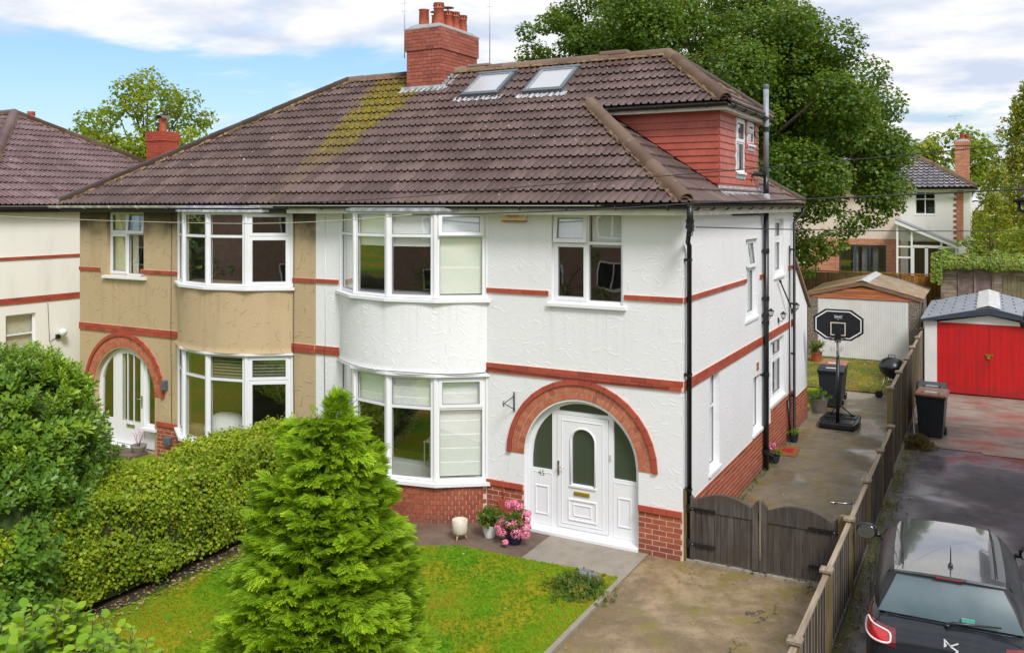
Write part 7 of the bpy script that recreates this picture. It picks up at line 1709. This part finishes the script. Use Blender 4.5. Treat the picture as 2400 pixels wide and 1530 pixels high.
# stump and weeds at the lawn corner
p = MB(); p.lathe([(.22, 0), (.21, .08), (.18, .13), (.15, .15), (0, .16)], (-1.0, -1.42, .0), 11, smooth=False, squash=.75); tag(p.build('boulder', M['stone'], None), 'flat grey stone among weeds at the corner of the front lawn', 'stone')
tuft('weed_patch', 'green and brown weeds growing round the grey stone at the lawn corner', 'weeds', (-.98, -1.72), .38, .16, 420, 'weed', .09); 
# ------------------------------------------------------------------ pots by the door
def potted(name, lab, cat, x, y, r, h, mat, plant=None, ph=.3, n=80, size=.12):
    t = thing(name, lab, cat, (x, y, 0)); p = MB(); p.lathe([(r * .62, 0), (r * .85, h * .4), (r, h), (r * 1.02, h * 1.02), (r * .9, h), (r * .88, h * .85), (0, h * .85)], (x, y, 0), 20); p.build('pot', M[mat], t)
    if plant:
        a = RNG.uniform(0, 2 * PI, n); rr = r * 1.1 * RNG.uniform(0, 1, n); z = h * .9 + ph * RNG.uniform(0, 1, n)
        scatter('plant', M[plant], sv, sf, np.stack([x + rr * np.cos(a), y + rr * np.sin(a), z], 1), rotm(np.stack([np.cos(a) * .8, np.sin(a) * .8, np.full(n, .7)], 1) + RNG.normal(size=(n, 3)) * .3), size * RNG.uniform(.7, 1.3, n), RNG.uniform(0, 1, n), t)
    return t
PL = thing('planter', 'empty cream planter on three wooden legs in front of the brick bay', 'planter', (-3.52, -.93, 0)); x, y = -3.52, -.93
p = MB(); p.lathe([(0, .10), (.10, .105), (.125, .14), (.13, .34), (.118, .345), (.115, .22), (0, .22)], (x, y, 0), 24); p.build('bowl', M['glaze_cream'], PL)
for a in (-1.5, .6, 2.7): p = MB(); p.tube([(x + .07 * math.cos(a), y + .07 * math.sin(a), .13), (x + .12 * math.cos(a), y + .12 * math.sin(a), 0)], .014, 7, radii=[.017, .009]); p.build('leg', M['pale_wood'], PL)
t = potted('potted_plant', 'leafy green plant in a white pot between planter and hydrangea', 'potted plant', -3.15, -.58, .125, .21, 'upvc', 'weed', .22, 90, .15); t2 = branch_tube('stem', [([(-3.15, -.58, .2), (-3.2, -.55, .62)], .006, .003), ([(-3.13, -.58, .2), (-3.05, -.55, .66)], .006, .003)], M['weed'], t)
HD = potted('hydrangea', 'pink flowering hydrangea in a dark blue pot beside the front door', 'hydrangea', -2.66, -.62, .17, .26, 'blue_pot', 'weed', .22, 70, .16)
q = NB('pink_petals'); M['pink'] = q.out(q.mix(q.hash(q.math('MULTIPLY', q.n('ShaderNodeAttribute', attribute_name='rnd').outputs['Fac'], 51.)), (.72, .13, .27), (.86, .34, .47)), .6)
for (dx, dy, z, r) in ((-.12, .06, .60, .085), (.02, .1, .58, .085), (-.02, .05, .64, .07), (.22, -.02, .44, .09), (.10, -.06, .40, .09), (.24, -.05, .33, .09), (.14, -.16, .24, .105), (-.14, -.08, .36, .09), (-.22, -.1, .26, .085), (.0, -.13, .36, .095), (-.13, -.18, .22, .09), (.26, -.1, .22, .08), (-.02, -.26, .10, .05), (.2, .06, .50, .075), (-.24, -.02, .32, .07)):
    m = 150; d = sph(m); c = np.array([-2.66 + dx, -.62 + dy, z]); scatter('flower_head', M['pink'], *QUAD, c + d * r * np.array([1, 1, .8]), rotm(d + RNG.normal(size=(m, 3)) * .25), RNG.uniform(.022, .036, m), RNG.uniform(0, 1, m), HD)
LH = thing('potted_plant', 'small pink plant in a brown bowl on the step of the beige house', 'potted plant', (-12.45, -.15, 0)); p = MB(); p.lathe([(.1, 0), (.17, .16), (.18, .2), (.15, .2), (.14, .15), (0, .15)], (-12.45, -.15, .02), 16); p.build('pot', M['grey_pot'], LH)
branch_tube('stem', [([(-12.45, -.15, .15), (-12.45 + .12 * math.cos(k), -.15 + .1 * math.sin(k), .5)], .006, .003) for k in range(6)], M['twig'], LH); m = 60; scatter('blossom', M['pink'], *QUAD, np.array([-12.45, -.15, .42]) + RNG.normal(size=(m, 3)) * np.array([.08, .06, .09]), rotm(sph(m)), RNG.uniform(.02, .035, m), RNG.uniform(0, 1, m), LH)
potted('potted_plant', 'large grey-brown pot with a small leafy plant in front of the black bins', 'potted plant', .16, 11.35, .25, .36, 'grey_pot', 'weed', .22, 40, .16)
t = potted('potted_plant', 'small dark pot with pink flowers at the foot of the soil pipe', 'potted plant', .13, 6.02, .12, .17, 'blue_pot', 'weed', .12, 30, .1)
m = 90; scatter('blossom', M['pink'], *QUAD, np.array([.08, 6.05, .34]) + RNG.normal(size=(m, 3)) * np.array([.05, .06, .04]), rotm(sph(m)), RNG.uniform(.03, .05, m), RNG.uniform(0, 1, m), t)
potted('potted_plant', 'small black pot with a lime green plant near the door mat', 'potted plant', .16, 7.95, .12, .18, 'blue_pot', 'broad', .12, 30, .1)
potted('potted_plant', 'terracotta pot with a green plant at the left of the white garage door', 'potted plant', -1.2, 19.2, .2, .35, 'terracotta', 'weed', .3, 50, .2)
p = MB(); p.tube([(2.54, 11.2, .5), (2.56, 10.2, .55), (2.62, 9.6, .3), (2.68, 9.2, .02), (2.9, 9.05, .02), (3.0, 9.0, .02)], .012, 6); tag(p.build('garden_hose', M['glaze_cream'], None), 'pale hose hanging off the fence beside the bins', 'hose')
p = MB(); p.tube([(2.35, 1.2, .92), (2.12, 1.1, .93)], .011, 7); p.tube([(2.12, 1.1, .93), (2.02, 1.06, .93)], .017, 7); p.tube([(2.35, 1.2, .92), (2.38, 1.25, 0)], .012, 6); tag(p.build('handle_bar', M['metal'], None), 'metal handle with black grip poking out behind the gate by the fence', 'handlebar')
# ------------------------------------------------------------------ across the road, seen in the window glass
M['bw_far'] = brickwall_mat('dull_far_brick', (.24, .13, .10), (.33, .20, .15), (.40, .35, .30))
OH = thing('opposite_house', 'red brick house across the road, seen only as a reflection in the windows', 'house', (-6, -36, 0))
TO = frame((0, -31, 0), (1, 0, 0), (0, 1, 0))
for x0, x1 in ((-54, -41), (-37, -24), (-20, -7), (-3, 10)):
    MB().box((x0, -40, 0), (x1, -31, 5.6)).build('brick_wall', M['bw_far'], OH); p = MB(); p.prism([(x0 - .4, 5.6), (x1 + .4, 5.6), ((x0 + x1) / 2 + 2, 8.6), ((x0 + x1) / 2 - 2, 8.6)], -40, -30.7, axis=1); p.build('roof', M['tile_nb'], OH, fix=True)
    for k in range(3):
        for z in (1.0, 3.7): 
            w = MB().box((x0 + 1.3 + k * 4, -31.0, z), (x0 + 3.1 + k * 4, -30.94, z + 1.3)).build('window', M['upvc'], OH)
            for j in (0, 1): MB().box((x0 + 1.4 + k * 4 + j * .83, -30.95, z + .1), (x0 + 2.15 + k * 4 + j * .83, -30.93, z + 1.2)).build('pane', M['black'], w)
for k, (x, y, r) in enumerate(((-15, -27.5, 1.7), (-22.5, -27, 1.5), (-3.5, -27.5, 1.5), (2, -27.5, 1.2), (-9, -28, 1.6))): tree('street_bush', ('bush', 'lower bush', 'larger bush', 'small bush', 'leftmost wide bush')[k] + ' in front of the brick house' + ' across the lawn, seen mirrored in glass', 'bush', (x, y, 0), ell_clumps((x, y, r), (r * 1.3, r, r), 14, .4, .7, 50 + k, .2), QUAD, M['oak'], 160, .16, .08, group='bushes across the road')

FH = thing('added_front_hedge', 'tall front boundary hedge facing the beige house, seen only as a reflection in the glass', 'hedge', (-24, -14.6, 0))  # out of view, added so the panes mirror dark green low down
p = MB(); vs = []; fs = []
for i in range(91):
    x = -48 + 40 * i / 90
    for (dy, z) in ((-.5, 0), (-.55, 1.3), (-.3, 1.9), (.3, 1.9), (.55, 1.3), (.5, 0)): vs.append((x, -14.6 + dy + .12 * mnoise.noise(Vector((x * 2, dy * 4, z * 2))), z + (.25 * mnoise.noise(Vector((x * 1.3, 0, 5))) if z > 1 else 0)))
for i in range(90):
    for j in range(5): fs.append((i * 6 + j, i * 6 + j + 1, i * 6 + 7 + j, i * 6 + 6 + j))
p.add(vs, fs, True); p.build('hedge_body', M['hedge_core'], FH)

for k, (x, y, r, lab) in enumerate(((-31, -5, 3.2, 'nearest'), (-35, -11, 3.4, 'roadside'), (-40, -2, 3.4, 'farthest'))): tree('added_garden_tree', lab + ' garden tree far left outside the frame, mirrored in the bay windows', 'tree', (x, y, 0), ell_clumps((x, y, 4.2), (r, r, 3.2), 40, .7, 1.3, 70 + k, .2) + ell_clumps((x, y, 1.6), (r, r, 1.4), 20, .7, 1.2, 80 + k, .2), QUAD, M['dark_leaf'], 70, .35, .2)  # unseen dark crowns, added for the side panes of the bays to mirror
# ------------------------------------------------------------------ car
M['paint'] = simple('dark_grey_car_paint', (.018, .021, .027), .12, var=.08, spec=.3, coat=.25)
q = NB('wet_car_roof'); X, Y, Z = q.xyz(q.P); v = q.n('ShaderNodeTexVoronoi'); v.inputs['Scale'].default_value = 55; q.put(v.inputs['Vector'], q.P)
drop = q.ramp(v.outputs['Distance'], .18, .34, 1, 0); drop = q.math('MULTIPLY', drop, q.ramp(q.noise(20, 2), .42, .5))
q.m.name = 'wet_car_roof'; M['carroof'] = q.out(q.mix(drop, (.075, .08, .09), (.04, .04, .05)), .15, q.bump(drop, .8, .006), spec=.9, coat=1.); q.put(q.b.inputs['IOR'], 1.7); q.put(q.b.inputs['Coat IOR'], 1.7)
M['carglass'] = simple('tinted_car_glass', (.035, .055, .062), .14, var=.25, scale=14, spec=.8, coat=.5); M['chrome'] = simple('chrome_trim', (.7, .7, .72), .18, metal=1.)
M['tail_red'] = simple('red_tail_lamp_lens', (.48, .006, .012), .12, var=.2, scale=30, coat=1.); M['tail_dark'] = simple('dark_red_lens', (.14, .008, .014), .12, coat=1.)
CR = thing('parked_car', 'dark grey three-door hatchback with wet roof parked on the tarmac drive, seen from behind', 'car', (3.73, -.84, 0), math.radians(3.0)); R0 = (0, 0, 0)
ST = [(-1.99, .60, .36, .66, .70), (-1.965, .72, .28, .76, .80), (-1.90, .79, .22, .82, .88), (-1.78, .835, .20, .88, .945), (-1.62, .855, .20, .91, .985), (-1.30, .865, .20, .93, 1.0), (-.8, .865, .19, .93, 1.0), (0, .855, .19, .92, 1.0), (.7, .855, .19, .91, .99), (1.0, .85, .19, .90, .985), (1.35, .84, .19, .86, .93), (1.7, .80, .20, .78, .85), (1.88, .72, .24, .70, .76), (1.97, .60, .32, .60, .66)]
def sect(W, zb, belt, zt):
    return [(0, zb), (W * .80, zb), (W * .93, zb + .06), (W * .985, zb + .2), (W, zb + .34 * (belt - zb) + .12), (W * .992, belt - .12), (W * .955, belt - .02), (W * .90, belt + .015), (W * .78, zt - .012), (W * .45, zt + .012), (0, zt + .02)]
p = MB(); vs = []; fs = []; secs = [sect(*s[1:]) for s in ST]; k = len(secs[0])
full = [[(x, s[0], z) for x, z in sc] + [(-x, s[0], z) for x, z in sc[-2:0:-1]] for s, sc in zip(ST, secs)]; m = len(full[0])
for r_ in full: vs += r_
for i in range(len(full) - 1):
    for j in range(m): fs.append((i * m + j, i * m + (j + 1) % m, (i + 1) * m + (j + 1) % m, (i + 1) * m + j))
fs += [tuple(range(m)), tuple(range((len(full) - 1) * m, len(full) * m))]
p.add(vs, fs, True); body = p.build('body', M['paint'], CR, root=R0, fix=True); md = body.modifiers.new('s', 'SUBSURF'); md.levels = 2; md.render_levels = 2
from mathutils.bvhtree import BVHTree
bpy.context.view_layer.update(); _dg = bpy.context.evaluated_depsgraph_get(); BVH = BVHTree.FromObject(body, _dg)
# greenhouse: y, half width at belt, belt z, half width at roof, roof z
GH = [(-1.66, .72, .95, .60, .97), (-1.44, .77, .97, .53, 1.385), (-1.25, .79, .97, .545, 1.405), (-.8, .80, .96, .55, 1.43), (-.3, .80, .96, .55, 1.44), (.15, .79, .96, .54, 1.425), (.45, .785, .97, .51, 1.37), (1.02, .72, .98, .50, 1.0)]
def gsec(wb, zb, wt, zt): return [(wb, zb), (wb - .02 + .0, zb + (zt - zb) * .35), ((wb + wt) / 2 + .03, zb + (zt - zb) * .70), (wt + .03, zt - .03 * min(1, (zt - zb) * 3)), (wt - .05, zt + .012), (wt * .5, zt + .035), (0, zt + .042)]
def loft(rows, name, mat, par, off=0., smooth=True, j0=0, j1=None, mirror=True, sub=True, **kk):
    for sgn in ((1, -1) if mirror == 'each' else (1,)):
        p = MB(); vs = []; fs = []
        for (y, *g) in rows:
            s = gsec(*g); s = s[j0:(j1 if j1 else len(s))]
            pts = [(x + off, y, z + off) for x, z in s]
            if mirror is True: pts = pts + [(-x - 0, yy, z) for x, yy, z in [(x, y, z) for x, _, z in pts][-2::-1]]
            vs += [(sgn * x, yy, z) for x, yy, z in pts]
        n_ = len(pts)
        for i in range(len(rows) - 1):
            for j in range(n_ - 1): fs.append((i * n_ + j, i * n_ + j + 1, (i + 1) * n_ + j + 1, (i + 1) * n_ + j))
        p.add(vs, fs, smooth); o = p.build(name, mat, par, root=R0, fix=True)
        if sub: md = o.modifiers.new('s', 'SUBSURF'); md.levels = 1; md.render_levels = 2
    return o
loft(GH, 'cabin', M['black'], CR)
roof = loft([(y, a, b, c, d + .006) for y, a, b, c, d in GH[1:6]], 'roof', M['carroof'], CR, j0=3)
sp = MB(); n_ = 12; vs = []; fs = []
for i in range(n_ + 1):
    x = -.56 + 1.12 * i / n_; c = 1 - (x / .60) ** 2; vs += [(x, -1.40, 1.395 + .045 * c), (x, -1.55 + .06 * (x / .6) ** 2, 1.385 + .038 * c), (x, -1.555 + .06 * (x / .6) ** 2, 1.365 + .03 * c), (x, -1.42, 1.35 + .03 * c)]
for i in range(n_):
    for j in range(4): fs.append((i * 4 + j, i * 4 + (j + 1) % 4, i * 4 + 4 + (j + 1) % 4, i * 4 + 4 + j))
fs += [(0, 1, 2, 3), tuple(n_ * 4 + j for j in range(4))]
sp.add(vs, fs, True); spo = sp.build('spoiler', M['carroof'], CR, root=R0, fix=True); md = spo.modifiers.new('e', 'EDGE_SPLIT')
MB().box((-.13, -1.552, 1.385), (.13, -1.50, 1.405)).build('brake_light', M['tail_red'], spo, root=R0)
MB().box((-.15, -1.556, 1.378), (.15, -1.53, 1.385)).build('brake_light_trim', M['black'], spo, root=R0)
for s in (-1, 1): p = MB(); p.tube([(s * .48, -1.42, 1.437), (s * .49, -.8, 1.462), (s * .495, -.3, 1.47), (s * .48, .3, 1.43)], .008, 6); p.build('roof_rail', M['black'], roof, root=R0)
# rear glass
def grid_patch(f, nu, nv, name, mat, par, thick=0.):
    p = MB(); vs = [f(i / nu, j / nv) for i in range(nu + 1) for j in range(nv + 1)]; fs = [(i * (nv + 1) + j, i * (nv + 1) + j + 1, (i + 1) * (nv + 1) + j + 1, (i + 1) * (nv + 1) + j) for i in range(nu) for j in range(nv)]
    p.add(vs, fs, True); return p.build(name, mat, par, root=R0, fix=True)
def rg_(u, v):
    x = (2 * u - 1); w = .525 + .20 * (1 - v); c = 1 - x * x; return (x * w, -1.475 - .215 * (1 - v) - .035 * c - .03 * math.sin(v * PI), .975 + .385 * v + .01 * c)
rgm = NB('rear_glass_wet'); nn = rgm.noise(90, 2, stretch=(1, 1, .3)); X, Y, Z = rgm.xyz(rgm.P)
M['rearglass'] = rgm.out(rgm.mix(rgm.ramp(rgm.noise(3, 3), .3, .7), (.06, .10, .12), (.09, .135, .155)), .42, rgm.bump(nn, .25, .003), spec=.6, coat=.15)
gl_ = grid_patch(rg_, 14, 8, 'rear_window', M['rearglass'], CR)
MB().box((.12, -1.735, 1.02), (.25, -1.72, 1.065)).build('sticker', simple('green_sticker', (.12, .42, .34), .5), gl_, root=R0)
# tailgate crease and shut line
p = MB(); p.tube([(-.70, -1.66, .985), (-.60, -1.715, .955), (-.45, -1.745, .965), (0, -1.765, .975), (.45, -1.745, .965), (.60, -1.715, .955), (.70, -1.66, .985)], .006, 5); p.build('shut_line', M['black'], CR, root=R0)
p = MB(); p.tube([(-.02, -1.79, .99), (.04, -1.775, 1.01), (.50, -1.735, 1.035)], .012, 7, radii=[.02, .016, .008]); p.lathe([(0, .03), (.028, .02), (.03, 0)], (-.02, -1.785, .975), 10); p.build('rear_wiper', M['black'], CR, root=R0)
# side glass
for s in (-1, 1):
    def sg(u, v, s=s):
        y = -1.36 + 1.98 * u; wb, wt = .805, .565; t = .06 + .84 * v; y2 = y - .0 + (-.20 * (v) * max(0, (u - .75) * 4)); ztop = 1.385 + .03 * math.sin(PI * u) - (.30 * max(0, u - .8) / .2 * v); x = wb + (wt - wb) * t ** 1.25 + .012
        if u < .15: t = .06 + .84 * (v * (.55 + .45 * u / .15) + (.45 - .45 * u / .15) * .9); x = wb + (wt - wb) * t ** 1.25 + .012
        return (s * x, y2, .965 + (ztop - .965) * t)
    grid_patch(sg, 18, 6, 'side_window', M['carglass'], CR)
    # mirror
    mx = MB(); vs = []; 
    mx.lathe([(0, -.10), (.05, -.095), (.085, -.05), (.092, 0), (.08, .05), (.04, .085), (0, .09)], (0, 0, 0), 16); 
    for v_ in mx.v: v_.x, v_.y, v_.z = s * (1.0 + v_.z * 1.45), .80 + v_.y * .8 + (.02 if v_.y > 0 else 0), 1.0 + v_.x * 1.15
    mx.tube([(s * .80, .80, .95), (s * .92, .80, .965)], .03, 8); mo = mx.build('door_mirror', M['paint'], CR, root=R0)
    mg = MB(); pts = [(s * (1.0 + .115 * math.cos(a)), .722, 1.0 + .085 * math.sin(a)) for a in [2 * PI * k_ / 16 for k_ in range(16)]]; mg.add(pts, [tuple(range(16))]); mg.build('mirror_glass', M['metal'], mo, root=R0)
    # tail lamp: red lens laid on the body's own surface round the corner, bright rounded ring inside
    def tl(u, v, s=s, o=.0, u0=0., u1=1., v0=0., v1=1.):
        u = u0 + (u1 - u0) * u; v = v0 + (v1 - v0) * v
        a = math.radians(-4 + 84 * u); zt = .885 + .06 * u ** 1.5; zb = .72 + .01 * u; z = zb + (zt - zb) * v
        og = Vector((s * .575, -1.30, z)); d = Vector((s * math.sin(a), -math.cos(a), 0))
        hit, nn_, _, dist = BVH.ray_cast(og, d)
        if hit is None: hit = og + d * .4; nn_ = d
        return hit + d * o
    lens = grid_patch(lambda u, v: tl(u, v, o=.010), 16, 8, 'tail_light', M['tail_dark'], CR)
    grid_patch(lambda u, v: tl(u, v, o=.018, u0=.07, u1=.50, v0=.16, v1=.84), 10, 6, 'inner_lens', M['tail_red'], lens)
    p = MB(); ringp = []
    for k_ in range(33):
        a = 2 * PI * k_ / 32; ca, sa = math.cos(a), math.sin(a); e = 4.5; rr_2 = (abs(ca) ** e + abs(sa) ** e) ** (-1 / e); ringp.append(tl(.285 + .23 * rr_2 * ca, .50 + .36 * rr_2 * sa, o=.022))
    p.tube(ringp, .011, 6, caps=False); p.build('light_ring', simple('bright_lamp_ring', (.85, .72, .72), .25), lens, root=R0)
# aerial, emblem, bumper details
p = MB(); p.lathe([(.03, 0), (.022, .02), (.01, .035)], (.02, -1.30, 1.455), 10); p.tube([(.02, -1.30, 1.47), (.02, -1.38, 1.62), (.02, -1.44, 1.72)], .006, 6, radii=[.008, .006, .003]); p.build('roof_aerial', M['black'], roof, root=R0)
_h, _n, _i, _d = BVH.ray_cast(Vector((0.02, -1.2, .835)), Vector((0, -1, 0)))
if _n.y > 0: _n = -_n
TE = Matrix.Translation(_h + _n * .006) @ Matrix.Rotation(-math.atan2(_n.z, -_n.y), 4, 'X')
em = MB(); em.T = TE
def stroke(a, b, w=.012):
    a = Vector((a[0], 0, a[1])); b = Vector((b[0], 0, b[1])); d = (b - a).normalized(); n2 = Vector((d.z, 0, -d.x)) * w / 2; vs = []
    for yy in (-.008, .008):
        for c in (a - n2, a + n2, b + n2, b - n2): vs.append((c.x, yy, c.z))
    em.add(vs, [(0, 1, 2, 3), (7, 6, 5, 4), (0, 4, 5, 1), (1, 5, 6, 2), (2, 6, 7, 3), (3, 7, 4, 0)])
em.prism([(-.075, .055), (-.075, -.03), (-.045, -.005)], -.008, .008, axis=1)
stroke((-.075, .055), (-.005, -.008), .014); stroke((-.01, -.002), (.065, .035), .014); stroke((-.03, .018), (.0, -.02), .012); stroke((-.005, -.01), (.062, -.045), .016); stroke((.062, -.045), (.01, -.085), .014); stroke((.012, -.085), (-.01, -.08), .012)
em.build('emblem', M['chrome'], CR, root=R0)
for s in (-1, 1):
    for y in (-1.22, 1.24):
        p = MB(); p.tube([(s * .66, y, .31), (s * .855, y, .31)], .31, 24); w = p.build('wheel', M['black'], CR, root=R0, bevel=.03); p = MB(); p.tube([(s * .80, y, .31), (s * .862, y, .31)], .20, 20); p.build('hub_cap', M['metal'], w, root=R0)
for s in (-1, 1):
    p = MB(); p.tube([(s * .858, .62, .45), (s * .872, .62, .62), (s * .865, .60, .90)], .003, 4); p.tube([(s * .858, -.62, .45), (s * .872, -.62, .62), (s * .865, -.60, .90)], .003, 4); p.build('door_gap', M['black'], CR, root=R0)
q2 = MB(); q2.box((-.26, -2.0, .52), (.26, -1.985, .63)); q2.build('number_plate', simple('yellow_plate', (.75, .58, .06), .4), CR, root=R0)
